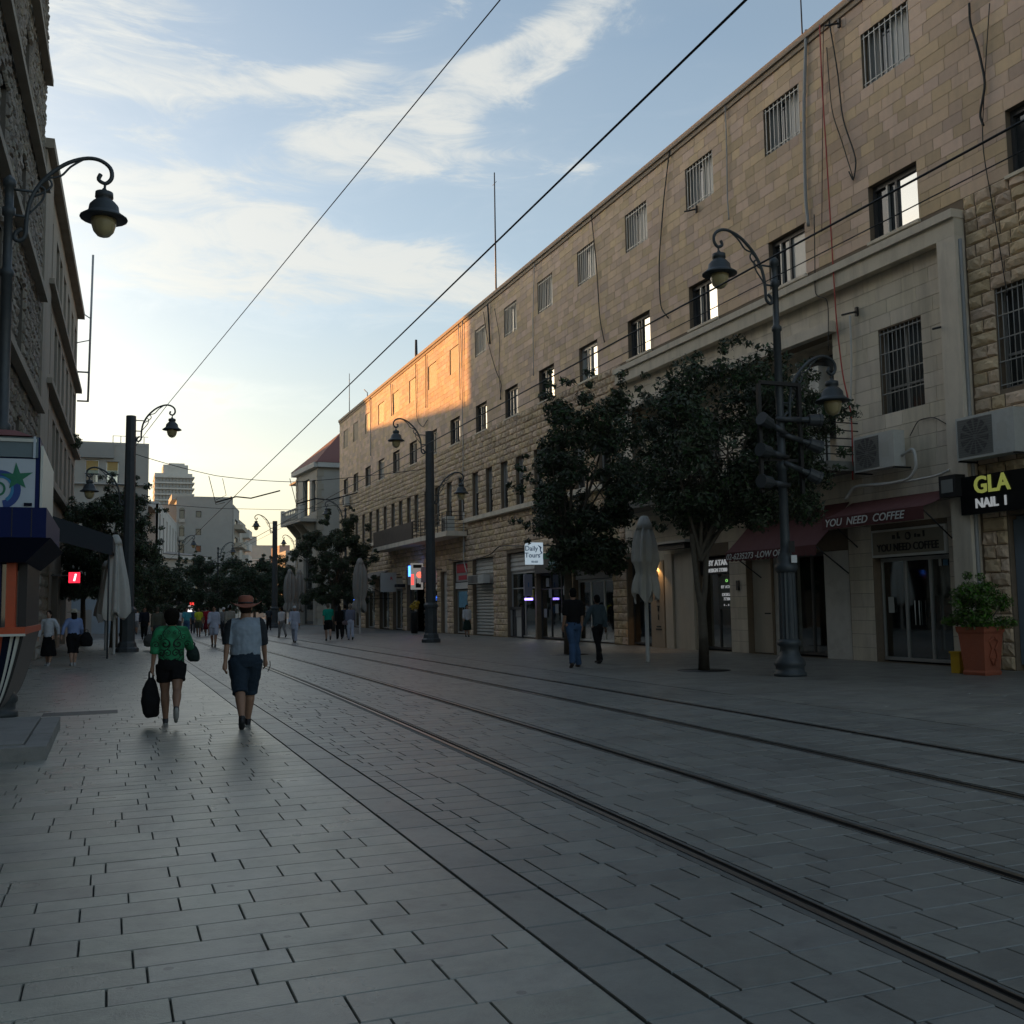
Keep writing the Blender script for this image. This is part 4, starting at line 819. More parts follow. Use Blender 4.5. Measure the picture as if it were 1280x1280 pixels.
def mast(label, x, y, top, s1, s2, low=6.5, w_=.2, arm=True, group='tall catenary masts carrying lamps'):
    s = thing('tram_mast', label, 'mast', (x, y, 0), 0, group); n = 8
    q = MB(); q.lathe([(w_*2.3, 0), (w_*2.3, .14), (w_*1.9, .2), (w_*1.75, .34), (w_*1.5, .42), (w_*1.5, 1.5), (w_*1.75, 1.56), (w_*1.75, 1.66), (w_*1.3, 1.76)], n=n, smooth=False); q.build('base', IRON_G, s, world=False)
    q = MB(); q.lathe([(w_*1.25, 1.76), (w_, top)], n=n, smooth=False); q.build('shaft', IRON_G, s, world=False)
    if s1: lamp_arm(s, top-.15, s1, IRON, 1.0, w_*.7)
    if s2: lamp_arm(s, low, s2, IRON, .95, w_*.7)
    return s
sl1 = street_lamp('nearest street lamp post on the right pavement with two lamps and floodlights', 13.52, 18.36, 8.98, -1, 1, 6.35)
p = AY(0, 300, 17.8); street_lamp('street lamp behind the kiosk at the left edge, its lamp over the street', -1.63, 17.8, 8.45, 1, 0)
mast('dark mast with two lamps on the left pavement beside closed parasols', .66, 43.1, 9.35, 1, -1, 6.6, .19)
mast('dark mast with two lamps before the balcony of the long building', 13.3, 43.9, 9.45, -1, 1, 7.0, .19)
p = AY(343, 789, 88); mast('distant mast with one lamp standing near the far corner house', p[0], 88, 9.0, -1, 0, 6.5, .2)
p = AY(370, 780, 118); street_lamp('far lamp post half hidden by the corner house', p[0], 118, 9.3, -1, 0)
p = AY(432, 785, 76); street_lamp('lamp post rising through the far right tree', p[0], 76, 8.9, -1, 1, 5.6)
for px, py, Y, top, sg_ in ((215+8, 750, 110, 8.6, 1), (272, 750, 105, 7.6, 1)):
    p = AY(px, py, Y); street_lamp('thin far lamp post before the %s' % ('low tiled hall' if px < 250 else 'bare wall of the grey house'), p[0], Y, top, sg_, 0)
# floodlights on the near lamp post
fl_frame = thing('floodlight_rack', 'dark rectangular frame clamped to the near lamp post', 'frame', (13.52, 18.3, 4.3))
q = MB()
for x in (-.62, .42): q.box((13.52+x-.04, 18.2, 3.9), (13.52+x+.04, 18.28, 6.25))
q.box((12.94, 18.2, 6.25), (13.98, 18.28, 6.33)); q.box((12.94, 18.285, 4.6), (13.98, 18.33, 4.66)); q.build('frame_bars', BLACK, fl_frame)
FG = mat('floodlight_grey', (.05, .056, .06), .5, var=.15)
for k, (x, z, dx, dz, ln) in enumerate(((13.1, 5.35, -1, .35, .75), (13.05, 4.75, -1, .12, .75), (13.05, 4.1, -1, .05, .75), (14.0, 5.5, 1, -.02, .9), (14.0, 5.0, 1, -.35, .85), (13.95, 4.35, 1, -.45, .7))):
    s = thing('floodlight', ('floodlight on the near lamp post pointing left, ' if dx < 0 else 'floodlight on the near lamp post pointing right, ')+('topmost', 'middle', 'lowest')[k % 3], 'floodlight', (x, 18.1, z), 0, 'floodlights clamped to the near lamp post')
    d = Vector((dx, -.25, dz)).normalized(); a = Vector((0, 0, 0)); f0 = -1 if dx > 0 else 1
    q = MB(); q.tube([d*(-.12), d*.05, d*.05, d*.28, d*.28, d*.34], [.05, .07, .125, .135, .15, .15], 12, smooth=False); q.build('housing', FG, s, world=False)
    q = MB(); q.tube([d*(-.12), d*(-ln*.75)], [.065, .05], 8); q.build('body', FG, s, world=False)
    q = MB(); q.tube([(0, .08, -.16), (0, .02, 0)], .02, 5); q.build('clamp', BLACK, s, world=False)
s = thing('round_sticker_plate', 'small white sticker and plate on the near lamp post', 'sticker', (13.4, 18.1, 2.5)); MB().box((13.42, 18.085, 2.62), (13.56, 18.10, 2.86)).build('black_plate', BLACK, s); MB().box((13.46, 18.08, 2.4), (13.6, 18.10, 2.56)).build('white_sticker', LETW, s)
# ---------------------------------------------------------------- overhead wires
def wire(label, pts, r=.014, sag=0.0, name='overhead_wire', group='overhead tram wires'):
    P = []
    for a, b in zip(pts[:-1], pts[1:]):
        for k in range(8):
            t_ = k/8; P.append((a[0]+(b[0]-a[0])*t_, a[1]+(b[1]-a[1])*t_, a[2]+(b[2]-a[2])*t_-sag*4*t_*(1-t_)))
    P.append(pts[-1]); q = MB(); q.tube(P, r, 5, caps=False); return tag(q.build(name, WIRE), label, 'wire', group)
wire('contact wire over the nearer tram track', [(3.95, -3, 5.72), (4.0, 43.5, 5.5), (4.3, 90, 5.5), (6, 150, 5.5)], .0105)
wire('thicker upper wire over the farther tram track', [(7.3, -2, 5.75), (7.25, 43.5, 5.5), (7.6, 90, 5.5), (9.5, 150, 5.5)], .013)
wire('thin lower wire over the farther tram track', [(7.33, -2, 5.5), (7.28, 43.5, 5.3), (7.65, 90, 5.3)], .007)
a = AY(210, 505, 43.1); b = ray(625, 0); tt = 9.0/b[2]*1.0
wire('thin wire running from the left mast up over the street', [(.75, 43.1, 8.0), a, (b[0]*(11.4/b[2]), b[1]*(11.4/b[2]), 13.0), (b[0]*(14/b[2]), b[1]*(8/b[2])-10, 16)], .013)
wire('span wire across the street between the two masts', [(.85, 43.3, 7.85), (4.0, 43.5, 7.1), (7.3, 43.6, 6.95), (13.1, 43.9, 7.75)], .014, .05)
wire('lower steady wire between the two masts', [(.85, 43.3, 5.9), (4.0, 43.5, 5.75), (7.3, 43.6, 5.75), (13.1, 43.9, 6.6)], .010)
for k, (x, l) in enumerate(((4.0, 'over the nearer track'), (7.3, 'over the farther track'))):
    q = MB(); q.tube([(x-.3, 43.5, 7.08), (x, 43.5, 5.9), (x+.35, 43.5, 6.0)], .015, 5); q.tube([(x+.25, 43.5, 7.0), (x+.4, 43.5, 6.3), (x, 43.5, 6.1)], .012, 5); q.tube([(x, 43.5, 6.0), (x+.8, 43.5, 6.25), (x+1.4, 43.5, 6.2), (x+2.6, 43.5, 6.55)], .03, 5); tag(q.build('wire_bracket', WIRE), 'curved wire registration bracket '+l, 'bracket')
wire('far span wire before the grey house', [(AY(225, 705, 95)), (AY(330, 700, 92)), (AY(370, 690, 100))], .03, .1)
# ---------------------------------------------------------------- trees
def crown_mesh(name, clumps, nleaf, ls, m, parent, seed, spread=.42):
    rs = np.random.default_rng(seed); C = np.array([c[:3] for c in clumps]); rad = np.array([c[3] for c in clumps]); wgt = rad**1.9; wgt /= wgt.sum()
    idx = rs.choice(len(C), nleaf, p=wgt); d = rs.normal(size=(nleaf, 3)); d /= np.linalg.norm(d, axis=1)[:, None]
    rr = rs.random(nleaf)**.45; P = C[idx]+d*(rad[idx]*rr)[:, None]*np.array([1, 1, .8])
    nrm = d+rs.normal(size=(nleaf, 3))*.7+np.array([0, 0, .5]); nrm /= np.linalg.norm(nrm, axis=1)[:, None]
    t_ = np.cross(nrm, rs.normal(size=(nleaf, 3))); t_ /= np.linalg.norm(t_, axis=1)[:, None]; b_ = np.cross(nrm, t_)
    L_ = ls*(.45+1.1*rs.random(nleaf)**1.4)[:, None]; W_ = L_*.42
    V = np.stack([P-t_*L_*.5, P+b_*W_*.5+nrm*L_*.06, P+t_*L_*.5, P-b_*W_*.5+nrm*L_*.06], 1).reshape(-1, 3)
    F = np.arange(nleaf*4).reshape(-1, 4); return fast_mesh(name, V, F, m, parent)
def tree(label, x, y, trunk_h, cz, rx, rz_, nleaf, ls, seed, m=LEAF, lean=(0, 0), tr=.11, stems=1, ry=None, group='street trees', offx=0, clr=.55, spikes=3, nc=60, sk=(.72, .75, 1.05)):
    s = thing('street_tree', label, 'tree', (x, y, 0), 0, group); rs = random.Random(seed); ry = ry or rx
    q = MB(); cl = []
    for k in range(nc):
        th = rs.uniform(0, 2*math.pi); u = rs.uniform(-.95, 1); r_ = rs.uniform(.35, .95)**.6; c_ = math.sqrt(1-u*u*.8)
        wob = 1+.22*math.sin(3*th+seed)+.15*math.sin(5*th+2*u+seed)
        cl.append((offx+lean[0]+rx*c_*r_*math.cos(th)*wob*.85, lean[1]+ry*c_*r_*math.sin(th)*wob*.85, cz+rz_*u*r_*.95, rs.uniform(.26, .58)*clr/.55*min(1, rx/2)))
    for k in range(nc//5):
        th = 2*math.pi*k/(nc//5); cl.append((offx+lean[0]+rx*sk[0]*math.cos(th), lean[1]+ry*sk[0]*math.sin(th), cz-rz_*rs.uniform(sk[1], sk[2])-(.45 if offx > 1 and -.3 < math.cos(th) < .25 else 0), rs.uniform(.28, .46)))
        cl.append((offx*.8+lean[0]+rx*sk[0]*.5*math.cos(th*1.7), lean[1]+ry*.4*math.sin(th*1.7), cz-rz_*rs.uniform(sk[1]*.8, sk[2]*.95)-(.3 if offx > 1 else 0), rs.uniform(.3, .5)))
    for k in range(spikes):
        th = rs.uniform(0, 2*math.pi); a = rs.uniform(.2, .7)*rx
        for j in range(3): cl.append((offx+lean[0]+a*math.cos(th)+.1*j, lean[1]+a*math.sin(th), cz+rz_*(.85+.13*j), .22-.04*j))
    for k in range(nc//2 if rx < 4 else 8):
        th = rs.uniform(0, 2*math.pi); u = rs.uniform(-.75, 1.0); c_ = math.sqrt(max(.05, 1-u*u*.8)); f_ = rs.uniform(1.0, 1.2)
        cl.append((offx+lean[0]+rx*c_*f_*math.cos(th)*.9, lean[1]+ry*c_*f_*math.sin(th)*.9, cz+rz_*u*f_, rs.uniform(.12, .24)))
    base = [(0, 0, 0), (.02, 0, trunk_h*.5), (lean[0]*.4, lean[1]*.4, trunk_h)]
    for sidx in range(stems):
        ox = (sidx-(stems-1)/2)*.2; j0 = trunk_h*.55 if stems > 1 else trunk_h
        q.tube([(0, 0, 0), (.02, 0, j0*.5), (0, 0, j0), (ox, 0, j0+.4), (ox*2.2, 0, trunk_h+.5)] if stems > 1 else [(0, 0, 0), (.02, 0, trunk_h*.5), (lean[0]*.3, 0, trunk_h), (lean[0]*.6, 0, trunk_h+.6)], [tr*1.25, tr, tr*.85, tr*.6, tr*.5] if stems > 1 else [tr*1.25, tr, tr*.85, tr*.6], 9)
    q.build('trunk', BARK, s, world=False)
    q = MB()
    for k, c in enumerate(cl[:nc][::max(1, nc//(11 if rx > 1.6 and ls < .2 else 8))]):
        a0 = Vector((lean[0]*.3, 0, trunk_h*(.95+.03*(k % 5)))); e = Vector(c[:3]); mid = a0.lerp(e, .5)+Vector((rs.uniform(-.2, .2), rs.uniform(-.2, .2), .15))
        mid2 = mid.lerp(e, .5)+Vector((rs.uniform(-.15, .15), rs.uniform(-.15, .15), .1)); q.tube([a0, mid, mid2, e], [tr*.5, tr*.3, tr*.17, .012], 6, caps=False)
        for b_i in range(3):
            c2 = cl[rs.randrange(nc)]; e2 = Vector(c2[:3])
            if (e2-mid).length < rx*.9: q.tube([mid, mid.lerp(e2, .5)+Vector((0, 0, .08)), e2], [tr*.2, tr*.12, .008], 5, caps=False)
    q.build('branches', BARK, s, world=False)
    c = crown_mesh('crown', cl, nleaf, ls, m, s, seed); return s
tree('slim dark tree behind the two walking men on the right', 13.67, 30.0, 2.9, 5.6, 2.5, 3.1, 46000, .15, 3, tr=.14, spikes=4, nc=115, offx=.75, sk=(.4, .7, .95))
tree('double stemmed tree between the parasol and the near lamp post', 13.0, 20.95, 2.7, 5.4, 3.0, 1.95, 52000, .12, 8, tr=.11, stems=2, ry=2.3, offx=1.05, spikes=9, nc=130, sk=(.6, .6, .9))
p = AY(416, 775, 70); tree('round dark tree near the far end of the long building', p[0], 70, 2.4, 5.0, 2.9, 2.9, 52000, .15, 11, tr=.15, offx=.2, nc=70)
p = AY(142, 790, 49); tree('dense dark tree behind the left mast', p[0], 49, 2.2, 4.9, 2.2, 2.5, 46000, .13, 5, tr=.15, nc=75)
p = AY(103, 780, 52); tree('dark tree beyond the dark canopy on the left', p[0], 52, 2.2, 4.3, 1.5, 1.9, 20000, .14, 15, tr=.12, nc=45)
far_t = [(205, 96, 3.2, 3.2, 'left of the distant row'), (232, 110, 3.4, 3.4, 'second of the distant row'), (265, 104, 3.8, 3.8, 'dark, before the tiled hall'), (292, 118, 3.4, 3.6, 'before the grey house corner'), (318, 125, 3.6, 3.6, 'right of the grey house'), (335, 100, 2.6, 3.5, 'beside the distant mast'), (356, 108, 2.8, 3.8, 'left of the corner house'), (180, 82, 2.4, 3.2, 'behind the left mast foot')]
for i, (px, Y, r_, h_, l) in enumerate(far_t):
    p = AY(px, 780, Y); tree('distant green tree, '+l, p[0], Y, 2.0, h_*.95+.6, r_, h_*.72, 20000, .21, 30+i, LEAF2, tr=.16, group='distant trees along the street', clr=.8, spikes=2, nc=36)
for (px, py, l) in ((712, 818, 'slim'), (880, 838, 'double stemmed')):
    g = G(px, py); q = MB(); q.lathe([(.62, 0), (.62, .006)], (g[0], g[1], 0.0), 24); tag(q.build('tree_pit_grate', BLACK), 'dark tree grate at the foot of the %s tree' % l, 'tree grate')
# ---------------------------------------------------------------- closed parasols
def parasol(label, x, y, h, m, wide=.42, wrap=True, seed=0, low=1.35):
    s = thing('closed_parasol', label, 'parasol', (x, y, 0), 0, 'closed parasols'); rs = random.Random(seed)
    MB().lathe([(.07, 0), (.055, .05), (.05, h-.1)], n=10).build('pole', plain('parasol_pole', (.42, .42, .4), .5), s, world=False)
    prof = [(.04, h+.02), (.13, h-.02), (.17, h-.25), (wide*.72, h-.55), (wide*.86, h-.9), (wide*.92, h-1.3), (wide*.9, low+1.0), (wide*.66, low+.7), (wide*.62, low+.64), (wide*.8, low+.48), (wide*.92, low+.15), (wide*.86, low)] if wrap else [(.04, h+.02), (.12, h-.05), (.2, h-.35), (wide*.6, h-.9), (wide*.95, h-1.7), (wide*1.15, low+.5), (wide*1.25, low+.1), (wide*1.1, low)]
    n = 48; vs, fs = [], []
    for i, (r_, z) in enumerate(prof):
        for k in range(n):
            a = 2*math.pi*k/n; f = 1+(.26*math.sin(8*a+.25*i)+.09*math.sin(3*a+i*.5)+.05*math.sin(13*a))*min(1, i/3.5); dz = (.14*math.sin(4*a+1)+.06*math.sin(7*a))*(i >= len(prof)-1)
            vs.append((r_*f*math.cos(a), r_*f*math.sin(a), z+dz))
    for i in range(len(prof)-1):
        for k in range(n): fs.append((i*n+k, (i+1)*n+k, (i+1)*n+(k+1) % n, i*n+(k+1) % n))
    fs.append(tuple(range(n)))
    q = MB(); q.add(vs, fs, 0, True); o = q.build('canopy', m, s, world=False)
    sub = o.modifiers.new('s', 'SUBSURF'); sub.levels = 1; sub.render_levels = 1
    q = MB(); q.lathe([(.24, h-.36), (.2, h-.2), (.1, h+.0)], n=16); q.build('top_flap', m, s, world=False)
    return s
parasol('tall tied beige parasol between the two right pavement trees', 13.53, 24.6, 3.95, CANV, .36, seed=1, low=1.75)
p = G(142, 818); parasol('pale grey closed parasol right beside the left mast', p[0], p[1], 4.45, CANV, .40, False, 2, 1.4)
p = AY(132, 800, 46); parasol('closed parasol standing behind the pale grey one', p[0], p[1], 3.7, CANV, .34, False, 3, 1.3)
p = AY(448, 795, 60); parasol('brownish closed parasol before the far shops', p[0]+.1, 60, 4.5, CANVG, .42, True, 4, 1.4)
for i, (px, Y, l) in enumerate(((362, 82, 'left of the closed pair by the corner house'), (374, 84, 'right of the closed pair by the corner house'))):
    p = AY(px, 785, Y); parasol('dark taupe parasol, '+l, p[0], Y, 4.7, CANVG, .46, True, 5+i, 1.4)
# ---------------------------------------------------------------- planter
s = thing('planter', 'square terracotta pot with relief beside the pale frame pilaster', 'planter', (16.95, 16.5, 0), R(8))
q = MB(); q.lathe([(.36, 0), (.38, .06), (.35, .1), (.43, .85), (.47, .9), (.48, 1.0), (.42, 1.0), (.4, .92)], n=4, sq=True, smooth=False); q.build('pot', TERRA, s, world=False)
q = MB()
for sg_ in (-1, 1): q.tube([(sg_*.02, -.285, .2), (sg_*.12, -.29, .4), (sg_*.05, -.30, .55), (sg_*.14, -.31, .7), (sg_*.03, -.315, .78)], .018, 6)
for z in (.3, .5, .7): q.tube([(-.1, -.29-z*.02, z), (0, -.30-z*.02, z+.05), (.1, -.29-z*.02, z)], .012, 5)
q.build('relief', TERRA, s, world=False)
s2 = thing('shrub', 'bright green bushy shrub growing in the terracotta pot', 'shrub', (16.95, 16.5, .95)); rs = random.Random(4)
cl = [(rs.uniform(-.42, .42), rs.uniform(-.42, .42), rs.uniform(.1, .85), rs.uniform(.14, .26)) for _ in range(34)]+[(.62*math.cos(k*1.05), .62*math.sin(k*1.05), .45+.3*math.sin(k*2.2), .14) for k in range(9)]+[(-.25, 0, 1.12, .12), (.2, .1, 1.08, .12)]
crown_mesh('foliage', cl, 9000, .07, LEAFP, s2, 5); q = MB()
for c in cl[::3]: q.tube([(0, 0, -.1), (c[0]*.5, c[1]*.5, c[2]*.4), c[:3]], [.03, .02, .008], 5)
q.build('stems', BARK, s2, world=False)
s = thing('yellow_box', 'small worn yellow plastic container left of the terracotta pot', 'container', (16.98, 17.12, 0)); q = MB(); q.box((16.85, 17.0, 0), (17.1, 17.25, .42)); q.build('container_body', plain('yellow_plastic', (.62, .38, .02), .5, var=.15), s); MB().box((16.83, 16.98, .42), (17.12, 17.27, .46)).build('lid', plain('yellow_plastic', (.62, .38, .02), .5), s)
# ---------------------------------------------------------------- left-hand houses
FL = Fr((-3.3, 0, 0), (.0225, 1, 0), (1, -.0225, 0))
b1 = thing('rough_stone_building', 'tall dark rock-faced stone building at the left edge', 'building', FL.p(20, 0, 0))
hl = []
for z in (5.2, 9.0, 12.8, 16.6):
    for y in (12, 17, 22, 27, 32): hl.append((y-.7, y+.7, z, z+2.1))
gl = [(26, 29.5, 0, 3.2), (31, 34.5, 0, 3.2), (36.2, 37.6, 0, 3.0), (20, 24, 0, 3.2), (12, 18, 0, 3.2)]
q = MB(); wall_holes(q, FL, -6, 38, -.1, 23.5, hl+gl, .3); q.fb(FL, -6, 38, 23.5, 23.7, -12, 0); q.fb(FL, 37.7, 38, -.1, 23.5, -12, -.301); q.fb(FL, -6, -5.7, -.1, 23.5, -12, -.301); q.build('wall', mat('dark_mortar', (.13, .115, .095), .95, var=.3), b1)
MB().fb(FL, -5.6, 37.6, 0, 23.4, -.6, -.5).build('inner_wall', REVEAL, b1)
q = MB()
for z in (4.3, 8.2, 12.0, 15.8, 19.6): q.fb(FL, -6, 37.1, z, z+.22, .10, .34)
q.fb(FL, -6, 38.02, 23.3, 23.8, .11, .5); q.build('string_course', PLASTER_L, b1)
st = courses(-2, 38, 0, 23.3, .33, .35, .7, [(a-.02, b+.02, c, d) for a, b, c, d in hl+gl])
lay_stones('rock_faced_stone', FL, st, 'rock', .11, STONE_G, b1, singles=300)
q = MB()
for (a, b, c, d) in hl: q.fb(FL, a, b, c, d, -.28, -.24)
for (a, b, c, d) in hl[:]:
    pass
first = None
for (a, b, c, d) in hl:
    if a < 14: continue
    o = MB().fb(FL, a, b, c, d, -.28, -.22).build('window', FRAME_D, b1); MB().fb(FL, a+.08, (a+b)/2-.03, c+.08, d-.08, -.22, -.21).build('pane', GLASS, o); MB().fb(FL, (a+b)/2+.03, b-.08, c+.08, d-.08, -.22, -.21).build('pane', GLASS, o)
for (a, b, c, d) in gl: o = MB().fb(FL, a, b, c, d, -.28, -.25).build('shop_window', FRAME_D, b1); MB().fb(FL, a+.1, b-.1, .2, d-.1, -.25, -.24).build('pane', GLASS, o)
# second house with the rendered front
b2 = thing('rendered_building', 'weathered grey rendered house with tall window strips beyond the rough stone one', 'building', FL.p(50, 0, 0))
h2 = []
for z, hh in ((7.1, 2.3), (10.8, 2.4), (14.4, 2.4)):
    for y in (42.3, 45.6, 47.6, 50.1, 53.0, 56.0, 58.8): h2.append((y-.75, y+.75, z, z+hh))
g2 = [(42, 45, 0, 3.2), (46.5, 50, 0, 3.2), (52, 56, 0, 3.2)]
q = MB(); wall_holes(q, FL, 38.05, 60.6, -.1, 17.9, h2+g2, .45); q.fb(FL, 38.05, 60.6, 17.9, 18.0, -12, 0); q.fb(FL, 60.3, 60.6, -.1, 17.9, -12, -.451); q.fb(FL, 38.05, 38.3, -.1, 17.9, -12, -.451); q.build('wall', PLASTER_L, b2)
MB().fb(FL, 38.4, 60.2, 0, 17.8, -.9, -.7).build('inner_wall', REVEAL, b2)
q = MB()
for z in (6.3, 9.9, 13.6): q.fb(FL, 40.2, 60.62, z, z+.2, .002, .3)
q.fb(FL, 38.0, 60.65, 17.8, 18.15, .002, .35); q.fb(FL, 38.1, 41.2, 0, 17.78, .002, .12); q.build('string_course', PLASTER_L, b2)
for (a, b, c, d) in h2:
    o = MB().fb(FL, a, b, c, d, -.44, -.38).build('window', FRAME_D, b2); MB().fb(FL, a+.08, b-.08, c+.08, d-.08, -.38, -.37).build('pane', GLASS, o)
for (a, b, c, d) in g2: o = MB().fb(FL, a, b, c, d, -.44, -.4).build('shop_window', FRAME_D, b2); MB().fb(FL, a+.1, b-.1, .2, d-.1, -.4, -.39).build('pane', GLASS, o)
st = courses(38.2, 41.9, 0, 4.2, .42, .45, .8, [])
lay_stones('pier_stone', Fr(FL.p(0, 0, .13), FL.u, FL.n), st, 'rock', .12, mat('pale_rough_stone', (.32, .30, .26), .9, tint=.15, var=.25, bump=.8, bscale=14), b2, singles=60)
for y, z, l in ((55.5, 9.9, 'in the second row of the rendered house'), (59.5, 6.5, 'low at the far corner of the rendered house')):
    o = thing('window_plant', 'trailing potted plant on a ledge '+l, 'plant', FL.p(y, z+.2, .2)); crown_mesh('foliage', [(random.uniform(-.15, .25), random.uniform(-.7, .7), random.uniform(-.3, .35), .22) for _ in range(9)], 900, .14, LEAF, o, 3); MB().lathe([(.12, 0), (.16, .25)], n=10).build('pot', TERRA, o, world=False)
q = MB(); e = 59.6; q.tube([FL.p(e, 13.0, .65), FL.p(e, 21.2, .75)], .06, 6); q.tube([FL.p(e, 14.6, 0), FL.p(e, 14.6, .7)], .05, 5); q.tube([FL.p(e, 16.2, 0), FL.p(e, 16.4, .7)], .03, 5); q.tube([FL.p(e, 18.2, -.2), FL.p(e, 17.6, .7)], .03, 5); q.tube([FL.p(e, 13.0, 0.1), FL.p(e, 13.0, .7)], .05, 5); tag(q.build('antenna', GREYP), 'tall antenna mast bracketed to the far corner of the rendered house', 'antenna')
# unseen tall houses added behind the left front, sized to shade the right facade
def house(name, label, fr, w_, dep, h, m, wins=(), wm=GLASS, par=None, group=None, side=None, depth=.25, roof=True):
    s = thing(name, label, 'building', fr.p(w_/2, 0, 0), 0, group); q = MB(); wall_holes(q, fr, 0, w_, 0, h, list(wins), depth)
    q.fb(fr, 0, w_, h-.001, h+.25, -dep, .02); fs = Fr(fr.p(w_, 0, 0), -fr.n, fr.u); wall_holes(q, fs, 0, dep, 0, h, list(side or []), depth)
    q.fb(fr, 0, .2, 0, h, -dep, -depth-.01); q.fb(fr, .2, w_-.45, 0, h, -dep, -dep+.2); q.build('wall', m, s)
    for (f_, ws) in ((fr, wins), (fs, side or [])):
        for (a, b, c, d, *k) in ws:
            o = MB().fb(f_, a, b, c, d, -depth, -depth+.05).build('window', FRAME_D if not k else FRAME_W, s); MB().fb(f_, a+.08, b-.08, c+.08, d-.08, -depth+.05, -depth+.06).build('pane', k[0] if k else wm, o)
    return s
house('shade_house', 'unseen tall pale house added behind the left street front to shade the facade', Fr((-12, 55, 0), (0, 1, 0), (1, 0, 0)), 50.7, 20, 23.0, FARG[0], [(y, y+1.3, z, z+1.8) for y in range(3, 48, 5) for z in (4, 8, 12, 16, 20)])  # unseen, its height and far corner set to block sun from the near facade
house('shade_house', 'unseen long pale house added far behind the rendered house to shape the sunlit patch', Fr((-24, 125, 0), (1, 0, 0), (0, -1, 0)), 19.5, 20, 19.9, FARG[3], [(x, x+1.2, z, z+1.8) for x in range(2, 18, 4) for z in (4, 8, 12, 16)])  # unseen, its roof edge draws the lower border of the sunlit patch
tag(MB().box((-9.3, 125.5, 20.16), (-4.6, 144, 23.4)).build('shade_block', FARG[3], [o for o in COL.objects if o.name == 'shade_house.001'][0]))  # unseen block added on the roof to end the sunlit patch
house('stone_house', 'pale house filling the left side beyond the rendered house', Fr((-2.6, 62, 0), (.0, 1, 0), (1, 0, 0)), 30, 9, 7.0, FARG[1], [(y, y+1.2, 3.6, 5.4) for y in range(2, 29, 4)]+[(y, y+2.2, 0.01, 2.6) for y in range(1, 28, 5)])
# ---------------------------------------------------------------- far houses
def across(px0, px1, Y0, Y1=None):
    """frame for a far front that starts at the left pixel column and ends at the right one."""
    a = AY(px0, 760, Y0); b = AY(px1, 760, Y1 or Y0); u = np.array([b[0]-a[0], b[1]-a[1], 0]); w_ = np.linalg.norm(u); u /= w_
    return Fr((a[0], a[1], 0), u, (u[1], -u[0], 0)), w_
def hz(py, px, Y): return AY(px, py, Y)[2]
yw = mat('yellow_blind', (.50, .34, .12), .7); gw = mat('green_blind', (.36, .40, .30), .7)
fr_, w_ = across(84, 183, 92); H_ = hz(557, 150, 92)
kk = w_/99; Z = lambda py: hz(py, 140, 92)
s = house('office_building', 'pale flat roofed building with yellow window blinds behind the left mast', fr_, w_, 14, H_, FARG[0], [((102-84)*kk, (120-84)*kk, Z(604), Z(575), GLASSB), ((128-84)*kk, (145-84)*kk, Z(604), Z(577), GLASSB)]+[((x-84)*kk, (x-80)*kk, Z(690), Z(640)) for x in (100, 112, 150, 170)])
for x0, x1 in ((102, 120), (128, 145)):
    MB().fb(fr_, (x0-84)*kk+.1, (x1-84)*kk-.1, Z(588), Z(575)-.1, -.19, -.15).build('yellow_blind', yw, s); MB().fb(fr_, (x0-84)*kk+.1, (x1-84)*kk-.1, Z(593), Z(588)-.02, -.19, -.16).build('green_blind', gw, s)
    q = MB()
    for k in range(5): a = (x0-84)*kk+.1+((x1-x0)*kk-.2)*k/4; q.fb(fr_, a-.02, a+.02, Z(604), Z(593), .02, .06)
    q.fb(fr_, (x0-84)*kk, (x1-84)*kk, Z(593)-.03, Z(593)+.03, .02, .07); q.build('balcony_railing', BLACK, s)
q = MB(); q.fb(fr_, 0, (138-84)*kk, Z(573), H_+.1, .022, .3); q.build('parapet', FARG[1], s)
q = MB(); q.fb(fr_, 0, w_+.3, Z(606), Z(604), .0, .35); q.build('ledge', FARG[2], s)
for k in range(5): q = MB(); q.fb(fr_, (136+k*10-84)*kk, (137+k*10-84)*kk, H_+.25, H_+.9, -.4, -.36); q.fb(fr_, (136-84)*kk, (182-84)*kk, H_+.86, H_+.9, -.41, -.37) if k == 0 else None; q.build('roof_railing', GREYP, s)
# white hall with tall strips
fr_, w_ = across(196, 220, 118, 150); s = house('white_house', 'white house with tall narrow window strips left of the grey house', fr_, w_, 12, hz(618, 200, 118)-1.0, FARG[2], [(w_*(k+.3)/6, w_*(k+.62)/6, 3, hz(640, 200, 118)) for k in range(6)])
a = fr_.p(0, hz(618, 200, 118)-.9, .1); q = MB(); zt = hz(606, 198, 118)
q.hexa([fr_.p(-6, zt-3, -.2), fr_.p(w_, zt-3.6, -.2), fr_.p(w_, zt-3.6, -12), fr_.p(-6, zt-3, -12), fr_.p(-6, zt, -6), fr_.p(w_, zt-3.4, -.3), fr_.p(w_, zt-3.4, -11), fr_.p(-6, zt, -6.2)]); q.build('roof', TILEG, s)
